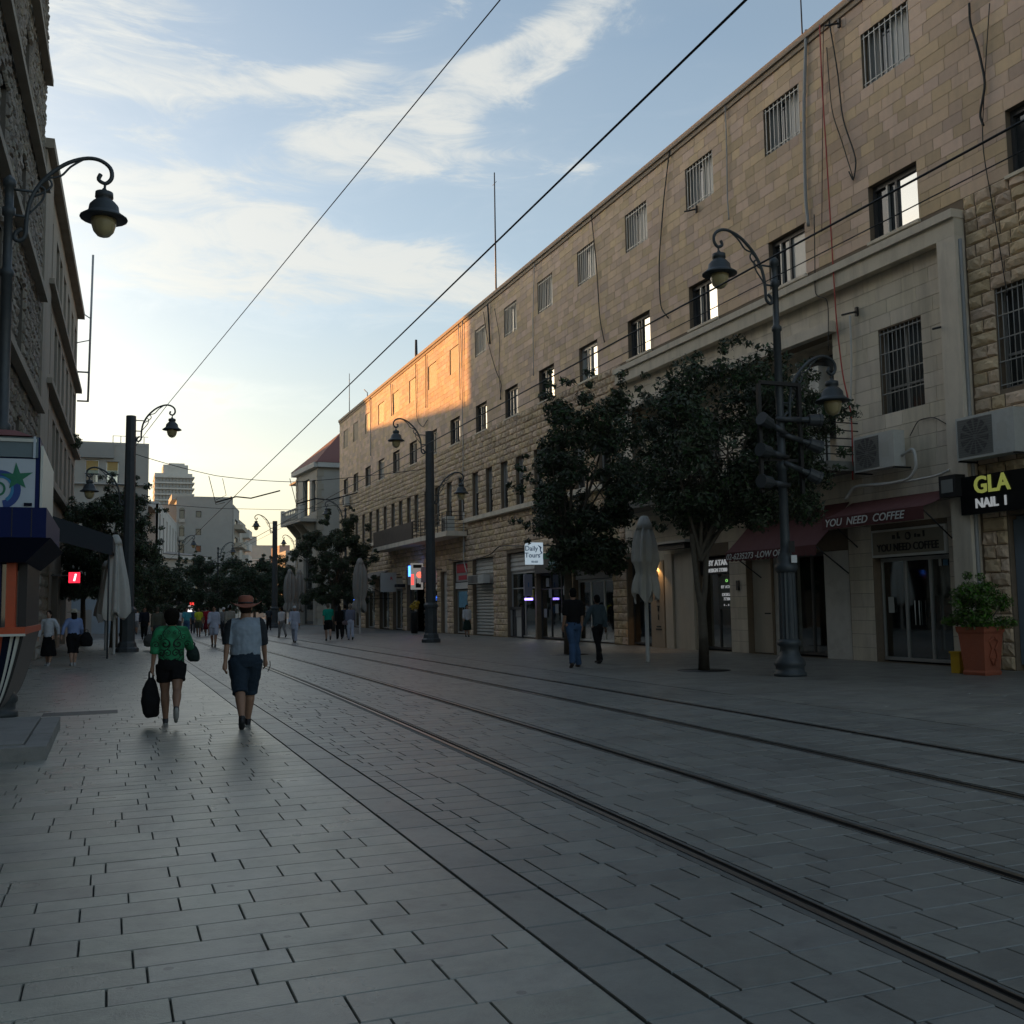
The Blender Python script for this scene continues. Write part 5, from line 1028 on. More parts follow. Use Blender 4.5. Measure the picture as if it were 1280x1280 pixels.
# big grey house
Yg = 150; fr_, w_ = across(219, 290, Yg); kk = w_/71; Z = lambda py: hz(py, 255, Yg); H_ = Z(623)
wins = [((243-219)*kk, (250-219)*kk, Z(y+4), Z(y-4)) for y in (643, 665, 686, 707)]+[((222.5-219)*kk, (229-219)*kk, Z(y+6), Z(y-5)) for y in (643, 665, 687)]
s = house('grey_house', 'large plain grey stone house with arched windows in the distance', fr_, w_, 24, H_, FARG[1], wins)
for y in (643, 665, 687):
    q = MB(); c_ = (225.7-219)*kk; rr = 3.3*kk; pts = [fr_.p(c_+rr*math.cos(t_), Z(y-5)+rr*math.sin(t_), .02) for t_ in np.linspace(0, math.pi, 9)]; q.add(pts, [tuple(range(9))]); q.build('window_arch', GLASS, s)
    MB().fb(fr_, c_-rr*1.1, c_+rr*1.1, Z(y+6)-.5, Z(y+6), .0, .4).build('window_balcony', FARG[0], s)
MB().fb(fr_, (213-219)*kk, (238-219)*kk, H_-.2, Z(618), -9, -.3).build('roof_box', FARG[0], s)
MB().fb(fr_, (287-219)*kk, (289-219)*kk, H_+.25, Z(619.5), -1, -.2).build('chimney', FARG[1], s)
fr_, w_ = across(290.5, 298, 150, 160); s = house('balcony_house', 'narrow grey house with stacked balconies beside the grey house', fr_, w_, 10, hz(637, 294, 155), FARG[1], [(w_*.3, w_*.8, hz(y+6, 294, 155), hz(y-5, 294, 155)) for y in (655, 677, 699, 720)])
for y in (655, 677, 699, 720): MB().fb(fr_, w_*.15, w_*.95, hz(y+7, 294, 155)-.2, hz(y+3, 294, 155), 0, 1.2).build('balcony', FARG[3], s)
fr_, w_ = across(298.5, 306, 165, 175); s = house('stepped_house', 'pale stepped house behind the stacked balconies', fr_, w_, 14, hz(652, 300, 165), FARG[0])
for y in (668, 684, 700): MB().fb(fr_, w_*.5, w_+1.2, hz(y, 304, 170)-.5, hz(y, 304, 170)+.8, -2, 1.0).build('balcony', FARG[2], s)
# low tiled hall
Yh = 125; fr_, w_ = across(196, 256, Yh, Yh+8); H_ = hz(694, 230, Yh); s = house('tiled_hall', 'low stone hall with faded tiled roof before the grey house', fr_, w_, 12, H_, FARG[0], [(w_*(.1+.17*k), w_*(.1+.17*k)+1.1, 3.0, 5.4) for k in range(5)])
q = MB(); zt = hz(678, 200, Yh); q.hexa([fr_.p(-1, H_+.2, .6), fr_.p(w_+.6, H_+.2, .6), fr_.p(w_+.6, H_+.2, -12.5), fr_.p(-1, H_+.2, -12.5), fr_.p(-1, zt, -4), fr_.p(w_*.55, zt-.2, -6), fr_.p(w_*.55, zt-.2, -6.4), fr_.p(-1, zt, -8)]); q.build('roof', TILEG, s)
MB().fb(fr_, -.5, w_+.4, H_-.3, H_+.15, .021, .5).build('cornice', FARG[2], s)
# round tower far away
Yt = 420; s = thing('tower', 'tall pale stepped apartment tower on the horizon', 'building', AY(228, 760, Yt)[:2]+(0,)); cxx = AY(228, 760, Yt)[0]; m_ = Yt/1385*1.0
zt = lambda py: hz(py, 228, Yt)
q = MB(); q.box((AY(203, 0, Yt)[0], Yt, 0), (AY(248, 0, Yt)[0], Yt+16, zt(592))); q.box((AY(213, 0, Yt)[0], Yt+1, zt(592)), (AY(243, 0, Yt)[0], Yt+14, zt(581))); q.box((AY(220, 0, Yt)[0], Yt+2, zt(581)), (AY(239, 0, Yt)[0], Yt+10, zt(578.5))); q.build('tower_body', FARG[2], s)
wmesh = None
for j in range(9):
    zz_ = zt(596+7.2*j)
    MB().box((AY(202.5, 0, Yt)[0], Yt-1.2, zz_-.6), (AY(250.5, 0, Yt)[0], Yt+16.5, zz_)).build('floor_slab', FARG[2], s)
    for i in range(11):
        xx = AY(205+4.0*i, 0, Yt)[0]; o = bpy.data.objects.new('window', wmesh) if wmesh else None
        if o is None:
            o = MB().box((0, -.3, -1.6), (.8, .1, 0)).build('window', mat('far_glass', (.27, .27, .26), .3), s, world=False); wmesh = o.data
        else: COL.objects.link(o); o.parent = s
        o.location = (xx-s.location.x, Yt-.4-s.location.y+.2, zz_-.7)
# distant low houses right of the grey one
for (x0, x1, Y, py, mi, lab) in ((300, 345, 230, 683, 0, 'distant pale house with a green mural'), (344, 352, 190, 720, 1, 'distant house left of the orange one'), (349, 362, 210, 683, 4, 'orange pink distant house'), (357, 378, 180, 690, 1, 'grey distant house right of the orange one'), (300, 330, 200, 700, 2, 'low white distant house behind the trees')):
    fr_, w_ = across(x0, x1, Y); H_ = hz(py, (x0+x1)/2, Y); nx = max(2, int((x1-x0)/4)); s = house('distant_house', lab, fr_, w_, 12, H_, FARG[mi], [(w_*(i+.3)/nx, w_*(i+.7)/nx, 3+3.4*j, 4.7+3.4*j) for i in range(nx) for j in range(max(1, int((H_-3)/3.4)))])
    if 'mural' in lab:
        MB().fb(fr_, w_*.06, w_*.55, hz(711, 320, Y), hz(698, 320, Y), .01, .05).build('mural', mat('mural_green', (.16, .30, .24), .8, var=.5, vscale=.5), s)
        MB().fb(fr_, w_*.1, w_*.5, H_+.25, H_+2.4, -8, -3).build('roof_box', FARG[1], s)
# corner house with red roof
Yc = 96; cn = AY(397, 785, Yc)
f1 = Fr(AY(370, 785, 104)[:2]+(0,), (cn[0]-AY(370, 785, 104)[0], Yc-104, 0), (-1, -1, 0)); f1.n = np.array([f1.u[1], -f1.u[0], 0]); w1 = math.hypot(cn[0]-AY(370, 785, 104)[0], Yc-104)
zr = hz(584, 397, Yc); s = thing('corner_house', 'pale corner house with red tiled roof and balcony beyond the long building', 'building', (cn[0], cn[1], 0))
f2 = Fr((cn[0], cn[1], 0), (1, .05, 0), (.05, -1, 0)); w2_ = 16; Zc = lambda py: hz(py, 385, 100)
wn1 = [(w1*.32, w1*.62, Zc(645), Zc(600)), (w1*.72, w1*.9, Zc(643), Zc(604)), (w1*.35, w1*.75, Zc(742), Zc(680)), (w1*.3, w1*.8, 0.02, 3.4)]
wn2 = [(1.6, 2.9, .02, 3.0), (6, 7.2, 9, 11), (10, 11.2, 9, 11)]
q = MB(); wall_holes(q, f1, 0, w1, 0, zr, wn1, .3); wall_holes(q, f2, 0, w2_, 0, zr, wn2, .3); q.fb(f1, 0, .3, 0, zr, -12, -.31); q.fb(f2, .3, w2_, zr-.2, zr-.02, -14, -.02); q.build('wall', FARG[0], s)
for f_, ws in ((f1, wn1), (f2, wn2)):
    for (a, b, c, d) in ws: o = MB().fb(f_, a, b, c, d, -.3, -.25).build('window', FRAME_D, s); MB().fb(f_, a+.1, b-.1, c+.1, d-.1, -.25, -.24).build('pane', GLASS, o)
q = MB(); q.fb(f1, -.4, w1+.3, zr, zr+.45, -.3, .45); q.fb(f2, -.1, w2_, zr, zr+.45, -.3, .45); q.build('cornice', FARG[2], s)
q = MB(); A_ = f1.p(-.5, zr+.45, .5); B_ = f2.p(-.3, zr+.46, .5); C_ = f2.p(w2_, zr+.45, .5); D_ = f2.p(w2_, zr+5.2, -8); E_ = f2.p(4.5, zr+5.0, -8.5); A2 = f1.p(-.5, zr+.45, -10)
q.add([A_, B_, C_, D_, E_, A2, (E_[0], E_[1]+.1, zr+.4), (D_[0], D_[1]+.1, zr+.4)], [(0, 1, 4), (1, 2, 3, 4), (0, 4, 5), (4, 3, 7, 6)]); q.build('roof', TILE, s)
q = MB()
for k in range(22): zq = .6+k*(zr-.8)/22; q.fb(f2, -.02, .55 if k % 2 else .35, zq, zq+(zr-.8)/22*.9, .0, .07); q.fb(f1, w1-(.45 if k % 2 else .7), w1, zq, zq+(zr-.8)/22*.9, .0, .07); q.fb(f1, 0, .5 if k % 2 else .7, zq, zq+(zr-.8)/22*.9, 0, .07)
q.build('quoins', FARG[3], s)
zb = Zc(652); MB().fb(f1, w1*.0, w1*.98, zb-.3, zb, .01, 1.6).build('balcony_slab', FARG[0], s)
q = MB(); q.fb(f1, w1*.0, w1*.98, zb+1.0, zb+1.12, 1.4, 1.58)
for k in range(12): a = w1*(.03+.92*k/11); q.lathe([(.07, 0), (.12, .35), (.06, .8), (.08, 1.0)], f1.p(a, zb, 1.5), 6)
q.fb(f1, -.02, w1*.06, zb, zb+1.3, 1.3, 1.6); q.fb(f1, w1*.86, w1*.98, zb, zb+1.3, 1.3, 1.6); q.build('balustrade', FARG[2], s)
for a in (.15, .5, .85):
    q = MB(); q.hexa([f1.p(w1*a-.2, zb-1.6, .02), f1.p(w1*a+.2, zb-1.6, .02), f1.p(w1*a+.2, zb-1.6, .2), f1.p(w1*a-.2, zb-1.6, .2), f1.p(w1*a-.2, zb-.3, .02), f1.p(w1*a+.2, zb-.3, .02), f1.p(w1*a+.2, zb-.3, 1.3), f1.p(w1*a-.2, zb-.3, 1.3)]); q.build('corbel', FARG[3], s)
bl = thing('street_sign', 'small blue street name plate on the corner house wall', 'sign', f2.p(3.5, 3.5, .1)); MB().fb(f2, 3.0, 4.3, 3.3, 4.0, .02, .08).build('plate', plain('plate_blue', (.03, .09, .35)), bl)
# stone hill behind everything
q = MB(); n = 60; vs = []
for i in range(n+1):
    a = R(-75)+R(170)*i/n; d = 700; h = 7+5*math.sin(i*.5)+4*math.sin(i*1.3)
    vs += [(d*math.sin(a), d*math.cos(a), -1), (d*math.sin(a), d*math.cos(a), h), ((d+400)*math.sin(a), (d+400)*math.cos(a), h+4)]
fs = []
for i in range(n): k = i*3; fs += [(k, k+3, k+4, k+1), (k+1, k+4, k+5, k+2)]
q.add(vs, fs, 0, True); tag(q.build('hills', mat('hill_far', (.16, .16, .14), .9, var=.3, vscale=.02)), kind='structure')
# ---------------------------------------------------------------- kiosk at the left edge
KY = 16.0
def kx(px, py=640): return AY(px, py, KY)[0]
def kz(py, px=30): return AY(px, py, KY)[2]
K_BLUE = mat('kiosk_blue', (.002, .010, .075), .55, var=.1, spec=.2); K_OR = mat('kiosk_orange', (.50, .075, .02), .4, var=.12, dirt=.2, dscale=3); K_NAVY = mat('kiosk_navy', (.005, .008, .022), .75, spec=.15)
K_GR = mat('kiosk_grey_blue', (.13, .18, .20), .45, var=.12); K_W = mat('kiosk_white', (.50, .56, .62), .5, var=.12, vscale=4); K_WS = mat('kiosk_white_side', (.62, .62, .56), .5, var=.12)
ks = thing('kiosk', 'blue and orange lottery kiosk with green star sign at the left edge', 'kiosk', (-2.6, 17.8, .17))
XE = kx(60); KB = KY+3.4
q = MB(); q.box((-4.6, KY+.2, .2), (-1.72, KB, .46)); q.build('plinth', BLACK, ks)
zs = np.linspace(kz(893, 0)-.02, kz(793), 12)
def edge(z): t_ = (z-zs[0])/(zs[-1]-zs[0]); return kx(-2)+(kx(34)-kx(-2))*(t_**.62)
bands = [(0, .045, BLACK, 'edge_strip'), (.045, .095, K_WS, 'white_stripe'), (.095, .125, K_NAVY, 'dark_stripe'), (.125, .17, K_WS, 'white_stripe'), (.17, .27, K_NAVY, 'navy_band'), (.27, .42, K_OR, 'orange_band'), (.42, 3.0, K_BLUE, 'blue_panel')]
for i, (o0, o1, m, n_) in enumerate(bands):
    q = MB(); dy = .012*i
    for a, b in zip(zs[:-1], zs[1:]):
        wa, wb = .55+.45*(a-zs[0])/(zs[-1]-zs[0]), .55+.45*(b-zs[0])/(zs[-1]-zs[0])
        q.hexa([(edge(a)-o1*wa, KY+dy+.25*(1-wa), a), (edge(a)-o0*wa, KY+dy+.25*(1-wa), a), (edge(a)-o0*wa, KB, a), (edge(a)-o1*wa, KB, a), (edge(b)-o1*wb, KY+dy+.25*(1-wb), b), (edge(b)-o0*wb, KY+dy+.25*(1-wb), b), (edge(b)-o0*wb, KB, b), (edge(b)-o1*wb, KB, b)])
    q.build(n_, m, ks)
MB().box((-4.6, KY-.08, kz(793)), (kx(36), KB+.1, kz(784))).build('counter', K_OR, ks)
MB().box((-4.6, KY-.10, kz(795)), (kx(36.5), KY-.085, kz(792))).build('counter_trim', K_WS, ks)
MB().box((kx(9), KY+.15, kz(784)), (kx(21), KY+.4, kz(690))).build('column', K_OR, ks); MB().box((kx(22), KY+.5, kz(784)), (kx(33), KB-.1, kz(690))).build('dark_wall', BLACK, ks)
MB().box((-4.5, KY+.3, kz(784)), (kx(8), KY+.34, kz(690))).build('window', GLASS, ks); MB().box((kx(0), KY+.24, kz(784)), (kx(2), KY+.3, kz(690))).build('window_frame', K_BLUE, ks)
q = MB(); z0_, z1_ = kz(703), kz(674); q.hexa([(-4.6, KY-.1, z0_), (kx(34), KY-.1, z0_), (kx(34), KB, z0_), (-4.6, KB, z0_), (-4.6, KY-.35, z1_), (kx(66), KY-.35, z1_), (kx(66), KB+.3, z1_), (-4.6, KB+.3, z1_)]); q.build('canopy_underside', K_NAVY, ks)
MB().box((-4.6, KY-.36, kz(674)+.002), (kx(60), KB+.3, kz(637))).build('fascia', K_BLUE, ks)
for xx in (18, 42): MB().box((kx(xx)-.006, KY-.366, kz(673)), (kx(xx)+.006, KY-.361, kz(638))).build('panel_seam', BLACK, ks)
MB().box((kx(30), KY-.06, kz(633)), (kx(40), KY-.042, kz(629))).build('small_print', K_NAVY, ks)
MB().box((-4.6, KY, kz(637)+.002), (kx(48), KB-.3, kz(546))).build('upper_box', K_BLUE, ks)
MB().box((-4.6, KY-.05, kz(572)), (kx(46), KY-.002, kz(547))).build('upper_frame', K_GR, ks); MB().box((-4.6, KY-.07, kz(553)), (kx(44), KY-.052, kz(549))).build('frame_rail', K_WS, ks); MB().box((kx(40), KY-.075, kz(573)), (kx(43), KY-.052, kz(546))).build('frame_post', K_W, ks)
MB().box((-4.6, KY-.04, kz(637)+.01), (kx(43), KY-.004, kz(574))).build('sign_panel', K_W, ks)
q = MB(); p0 = kx(49); q.hexa([(p0, KY+.02, kz(636)), (p0+.03, KY+.02, kz(636)), (p0+.03, KB-.4, kz(636)), (p0, KB-.4, kz(636)), (p0, KY+.02, kz(556)), (p0+.03, KY+.02, kz(556)), (p0+.03, KB-.4, kz(556)), (p0, KB-.4, kz(556))]); q.build('side_panel', K_WS, ks)
q = MB(); q.hexa([(-4.6, KY-.1, kz(546)), (kx(38), KY-.1, kz(546)), (kx(38), KB, kz(546)), (-4.6, KB, kz(546)), (-4.6, KY+.3, kz(530)), (kx(14), KY+.3, kz(534)), (kx(14), KB-.4, kz(534)), (-4.6, KB-.4, kz(530))]); q.build('roof', mat('kiosk_roof_red', (.20, .055, .05), .7, var=.2), ks)
q = MB(); c = (kx(21.5, 597), kz(598)); ro, ri = .20, .078; pts = []
for i in range(10):
    a = R(108)+i*math.pi/5-R(14); r_ = (ro*(1.12 if i in (0, 2, 8) else .92)) if i % 2 == 0 else ri; pts.append((c[0]+r_*math.cos(a), KY-.048, c[1]+r_*math.sin(a)))
pts = pts[::-1]; q.add([(c[0], KY-.05, c[1])]+pts, [(0, i+1, (i+1) % 10+1) for i in range(10)]); q.build('star_emblem', plain('star_green', (.01, .17, .09), .5), ks)
def ring(cx_, cz_, ra, rb, w0, w1, a0, a1, y, m, nm):
    q = MB(); n = 26; vs, fs = [], []
    for i in range(n+1):
        a = a0+(a1-a0)*i/n; w_ = w0+(w1-w0)*i/n
        vs += [(cx_+ra*math.cos(a), y, cz_+rb*math.sin(a)), (cx_+(ra-w_)*math.cos(a), y, cz_+(rb-w_)*math.sin(a))]
    for i in range(n): fs.append((2*i, 2*i+1, 2*i+3, 2*i+2))
    q.add(vs, fs); q.build(nm, m, ks)
ec = (kx(1, 613), kz(613))
ring(ec[0], ec[1], .26, .275, .12, .09, R(-80), R(150), KY-.046, plain('swirl_blue', (.01, .05, .24), .5), 'swirl_emblem'); ring(ec[0], ec[1], .17, .19, .05, .02, R(-60), R(110), KY-.047, plain('swirl_light_blue', (.03, .22, .42), .5), 'swirl_emblem'); ring(ec[0]-.02, ec[1]+.01, .085, .1, .03, .03, R(-120), R(160), KY-.048, plain('star_green', (.01, .17, .09), .5), 'swirl_letter')
# stone step under the kiosk
st_ = thing('stone_platform', 'low worn stone platform with kerb stones under the kiosk', 'platform', (-1.5, 13, 0))
MB().box((-5.2, 12.62, 0), (-.86, 15.8, .165)).build('platform_slab', CONC, st_); MB().box((-5.2, 15.805, 0), (-1.62, KB+.3, .165)).build('platform_slab', CONC, st_)
y = 12.4
for i in range(3): MB().box((-.84, 12.62+i*1.05, 0), (-.61, 12.62+i*1.05+1.035, .15+.004*(i % 2))).build('kerb_stone', CONC, st_)
for i in range(4): MB().box((-.61-(i+1)*1.1+.012, 12.39, 0), (-.61-i*1.1, 12.605, .15+.004*(i % 2))).build('kerb_stone', CONC, st_)
# dark canopy of a cafe on the left
s = thing('canopy', 'dark blue fabric canopy reaching out from the left house', 'canopy', FL.p(42, 5, 0)); q = MB()
def cn_(a, c, z): return FL.p(a, z, c)
ya, yb, co = 37.6, 45.5, 2.5; q.hexa([cn_(ya, .15, 4.95), cn_(ya, co, 4.12), cn_(yb, co, 4.12), cn_(yb, .15, 4.95), cn_(ya, .15, 4.99), cn_(ya, co, 4.16), cn_(yb, co, 4.16), cn_(yb, .15, 4.99)]); q.build('canvas', DARKC, s)
q = MB(); q.hexa([cn_(ya-.02, .15, 4.15), cn_(ya-.02, co, 3.5), cn_(ya, co, 3.5), cn_(ya, .15, 4.15), cn_(ya-.02, .15, 4.97), cn_(ya-.02, co, 4.14), cn_(ya, co, 4.14), cn_(ya, .15, 4.97)]); q.fb(FL, ya, yb, 3.65, 4.14, co, co+.02); q.build('valance', DARKC, s)
MB().tube([cn_(ya+.1, co-.1, 0), cn_(ya+.1, co-.1, 4.1)], .03, 6).build('support_post', IRON, s)
p = AY(93, 722, 36); s = thing('information_sign', 'small glowing red sign with white letter i', 'sign', (p[0], 36, p[2])); MB().box((p[0]-.17, 35.95, p[2]-.17), (p[0]+.17, 36.05, p[2]+.17)).build('sign_panel', glow('info_red', (.9, .02, .05), .9), s); text('i', .32, glow('letter_white2', (1, .9, .9), 1.2), s, fmtx(Fr((p[0], 35.95, 0), (1, 0, 0), (0, -1, 0)), 0, p[2], .012), bold=.012, depth=.004, shear=.2); MB().box((p[0]-.7, 36.0, p[2]+.05), (p[0]-.17, 36.04, p[2]+.09)).build('bracket', BLACK, s)
for (px, py, Y, w_, h_, c, l, e) in ((118, 772, 70, 3.0, 2.2, (.35, .42, .47), 'pale blue hoarding panel at the end of the left pavement', 0), (104, 765, 64, .9, 1.5, (.4, .38, .34), 'framed pale board on the left pavement', 0)):
    p = AY(px, py, Y); s = thing('board', l, 'board', (p[0], Y, 0)); MB().box((p[0]-w_/2, Y, .2), (p[0]+w_/2, Y+.06, .2+h_)).build('board_panel', plain('board_'+str(px), c), s)
    for x in (-w_/2, w_/2-.05): MB().box((p[0]+x, Y+.065, 0), (p[0]+x+.05, Y+.1, .2+h_)).build('leg', BLACK, s)
p = AY(237, 761, 108); s = thing('far_lit_sign', 'tiny lit white sign above the distant crowd', 'sign', (p[0], 108, p[2])); MB().box((p[0]-.25, 108, p[2]-.3), (p[0]+.25, 108.1, p[2]+.3)).build('sign_panel', glow('far_sign', (1, .92, .92), .9), s); MB().box((p[0]+.02, 107.95, p[2]+.32), (p[0]+.4, 108.05, p[2]+.65)).build('red_top', glow('far_sign_red', (1, .06, .05), .6), s); MB().box((p[0]-.04, 108.1, 0), (p[0]+.04, 108.18, p[2]+.4)).build('sign_post', BLACK, s)
# small drain cover and litter
s = tag(MB().box((-.95, 17.5, -.01), (.15, 18.1, .0015)).build('drain_cover', mat('cover_iron', (.05, .05, .047), .6, var=.3)), 'worn rectangular drain cover in the left paving near the kiosk', 'drain cover')
for i, (px, py) in enumerate(((1212, 868), (1256, 871), (1275, 893), (1108, 884))):
    g = G(px, py); q = MB(); q.add([(g[0], g[1], .004), (g[0]+.07, g[1]+.01, .02), (g[0]+.06, g[1]+.08, .006), (g[0]-.01, g[1]+.06, .015)], [(0, 1, 2, 3)]); tag(q.build('paper_scrap', plain('paper', (.5, .5, .46))), 'tiny pale scrap of litter on the right pavement, '+('leftmost of three by the planter', 'middle of three by the planter', 'rightmost, at the frame edge', 'alone before the coffee shop')[i], 'litter', 'litter on the right pavement')
for i, (x, y, l) in enumerate(((16.9, 57.5, 'orange flower pot stand by the dark shop door'),)):
    s = thing('flower_stand', 'small pot of yellow flowers by the shop entrance behind the mast', 'flowers', (16.9, 59.2, 0)); MB().lathe([(.2, 0), (.25, 1.2), (.28, 1.3)], n=10).build('stand', BLACK, s, world=False); crown_mesh('flowers', [(0, 0, 1.6, .3), (.15, 0, 1.8, .2)], 250, .12, plain('petal_yellow', (.5, .35, .03)), s, 9)
# ---------------------------------------------------------------- people
SKIN = {'light': (.40, .25, .18), 'tan': (.28, .16, .105), 'dark': (.10, .055, .035)}
def loft(mb, rings, n=18):
    vs, fs = [], []
    for (x, y, z, rx, ry) in rings:
        for k in range(n): a = 2*math.pi*k/n; vs.append((x+rx*math.cos(a), y+ry*math.sin(a), z))
    for i in range(len(rings)-1):
        for k in range(n): fs.append((i*n+k, i*n+(k+1) % n, (i+1)*n+(k+1) % n, (i+1)*n+k))
    fs.append(tuple(range(n-1, -1, -1))); fs.append(tuple((len(rings)-1)*n+k for k in range(n))); mb.add(vs, fs, 0, True)
def ellip(mb, c, r, n=14):
    rg = [(c[0], c[1], c[2]-r[2]*math.cos(math.pi*i/n), max(.001, r[0]*math.sin(math.pi*i/n)), max(.001, r[1]*math.sin(math.pi*i/n))) for i in range(n+1)]; loft(mb, rg, 16)
def limb(mb, pts, rs, n=12):
    P = [Vector(p) for p in pts]; out, rr = [], []
    d0 = (P[0]-P[1]).normalized(); d1 = (P[-1]-P[-2]).normalized()
    for k in (1.0, .7): out.append(P[0]+d0*rs[0]*k*.8); rr.append(rs[0]*math.sqrt(max(.02, 1-k*k)))
    for i, p in enumerate(P): out.append(p); rr.append(rs[i])
    for k in (.7, 1.0): out.append(P[-1]+d1*rs[-1]*k*.8); rr.append(rs[-1]*math.sqrt(max(.02, 1-k*k)))
    mb.tube(out, rr, n)
def fuse(mb, name, m, parent, vox, it=4, disp=0.0, dsz=.12):
    me = bpy.data.meshes.new(name); me.from_pydata(mb.v, [], mb.f); me.update(); o = bpy.data.objects.new(name, me); COL.objects.link(o)
    r_ = o.modifiers.new('r', 'REMESH'); r_.mode = 'VOXEL'; r_.voxel_size = vox; r_.use_smooth_shade = True
    s_ = o.modifiers.new('s', 'SMOOTH'); s_.iterations = it; s_.factor = .5
    if disp:
        tx = bpy.data.textures.get('folds%g' % dsz) or bpy.data.textures.new('folds%g' % dsz, 'CLOUDS'); tx.noise_scale = dsz; tx.noise_depth = 2; d_ = o.modifiers.new('d', 'DISPLACE'); d_.texture = tx; d_.strength = disp; d_.mid_level = .5; d_.texture_coords = 'LOCAL'
    dg = bpy.context.evaluated_depsgraph_get(); nm = bpy.data.meshes.new_from_object(o.evaluated_get(dg)); bpy.data.objects.remove(o); bpy.data.meshes.remove(me)
    nm.materials.clear(); nm.materials.append(m); nm.name = name; nm.polygons.foreach_set('use_smooth', np.ones(len(nm.polygons), bool)); return link(name, nm, parent)
def cloth(name, c, **k): return mat('cloth_'+name, c, .88, var=.14, vscale=14, bump=.25, bscale=90, spec=.2, **k)
def person(label, x, y, h, rz, top, bottom, skin='tan', hair=(.02, .015, .012), legs=((.25, .1), (-.3, .35)), arms=((-.25, .12, .25), (.3, .12, .35)), sleeve=.45, btype='pants', blen=1.0, fat=1.0, det=0, hat=None, hairk='short', shoe=(.03, .03, .03), topm=None, toplen=.90, tuck=1.0, lean=0.0, narrow=0):
    s = thing('person', label, 'person', (x, y, 0), rz); k = h/1.75; vox = (.011, .016, .03)[2-det] if det < 3 else .011; vox = {2: .0105, 1: .016, 0: .028}[det]
    S = lambda v: (v[0]*k, v[1]*k, v[2]*k)
    F_ = []
    low = 9
    J = {}
    for i, sg in enumerate((-1, 1)):
        a, b = legs[i]; hip = Vector((sg*.095, 0, .91)); kn = hip+Vector((0, math.sin(a), -math.cos(a)))*.43; an = kn+Vector((0, math.sin(a-b), -math.cos(a-b)))*.42
        hip.x, kn.x, an.x = sg*.1, sg*(.085 if narrow == 0 else .07), sg*(.07 if narrow == 0 else narrow); J[i] = (hip, kn, an, a-b); low = min(low, an.z-.085-(.03 if abs(a-b) > .5 else 0))
    dz = -low
    up = lambda v: S((v[0], v[1]+lean*max(0, v[2]-.9), v[2]+dz))
    body = MB(); sk = mat('skin_'+skin, SKIN[skin], .55, var=.1, vscale=20, spec=.35)
    loft(body, [(*S((0, 0, z+dz)), rx*k*fat, ry*k*fat) for z, rx, ry in ((.86, .13, .09), (1.0, .13, .09), (1.2, .14, .095), (1.38, .16, .09), (1.44, .12, .07), (1.5, .056, .056), (1.58, .052, .055))])
    if lean: body.v = [(vx, vy+lean*max(0, vz/k-.9-dz)*k, vz) for vx, vy, vz in body.v]
    hc = up((0, .015, 1.635)); ellip(body, hc, (.075*k, .095*k, .118*k)); ellip(body, (hc[0], hc[1]+.03*k, hc[2]-.055*k), (.052*k, .06*k, .062*k))
    ellip(body, (hc[0], hc[1]+.1*k, hc[2]-.015*k), (.013*k, .018*k, .026*k), 8)
    for sg in (-1, 1): ellip(body, (hc[0]+sg*.078*k, hc[1]-.005*k, hc[2]-.01*k), (.012*k, .02*k, .032*k), 8)
    for i in (0, 1):
        hip, kn, an, _ = J[i]; mid = kn.lerp(an, .3)+Vector((0, -.022, 0))
        limb(body, [up(hip), up(hip.lerp(kn, .5)), up(kn), up(mid), up(an)], [.092*k*fat, .080*k*fat, .060*k*(.5+.5*fat), .064*k*(.5+.5*fat), .040*k])
    H_ = {}
    for i, sg in enumerate((-1, 1)):
        sw, ab, eb = arms[i]; sh = Vector((sg*.175*(.5+.5*fat), 0, 1.42)); d = Vector((sg*math.sin(ab), math.sin(sw)*math.cos(ab), -math.cos(sw)*math.cos(ab))); el = sh+d*.29
        d2 = Vector((sg*math.sin(ab)*.5, math.sin(sw+eb), -math.cos(sw+eb))).normalized(); wr = el+d2*.25; hd = wr+d2*.08
        limb(body, [up(sh), up(sh.lerp(el, .5)), up(el), up(el.lerp(wr, .4)), up(wr)], [.052*k, .045*k, .038*k, .037*k, .026*k]); H_[i] = (sh, el, wr, d2)
        # hand: palm, four curled fingers, thumb from the side of the palm
        side = Vector((0, 1, 0)) - d2*d2.y; side = side.normalized() if side.length > .1 else Vector((1, 0, 0)); nrm = d2.cross(side).normalized(); nrm = nrm if nrm.x*sg < 0 else -nrm
        limb(body, [up(wr), up(wr+d2*.045), up(wr+d2*.085)], [.026*k, .034*k, .034*k])
        for f_, (o_, ln_) in enumerate(((.030, .07), (.011, .08), (-.009, .075), (-.027, .06))):
            b0_ = wr+d2*.09+side*o_; cu = .25+.12*f_; b1_ = b0_+(d2+nrm*cu).normalized()*ln_*.5; b2_ = b1_+(d2+nrm*(cu*2.6)).normalized()*ln_*.5; limb(body, [up(b0_-d2*.02), up(b1_), up(b2_)], [.0115*k, .010*k, .009*k], 8)
        t0 = wr+d2*.03+side*.03; t1_ = t0+(side*.8+d2*.9).normalized()*.04; limb(body, [up(t0-side*.01), up(t1_), up(t1_+(d2+side*.15+nrm*.3).normalized()*.032)], [.014*k, .012*k, .010*k], 8)
    fuse(body, 'body', sk, s, vox, 2)
    # top
    tp = MB(); T = [(toplen, .165, .125), (toplen+.1, .165, .125), (1.12, .163, .122), (1.28, .178, .125), (1.38, .185, .115), (1.435, .165, .095), (1.475, .09, .075), (1.50, .066, .066)]
    loft(tp, [(*up((0, 0, z)), rx*k*(fat if z < 1.4 else (.5+.5*fat)), ry*k*fat) for z, rx, ry in T])
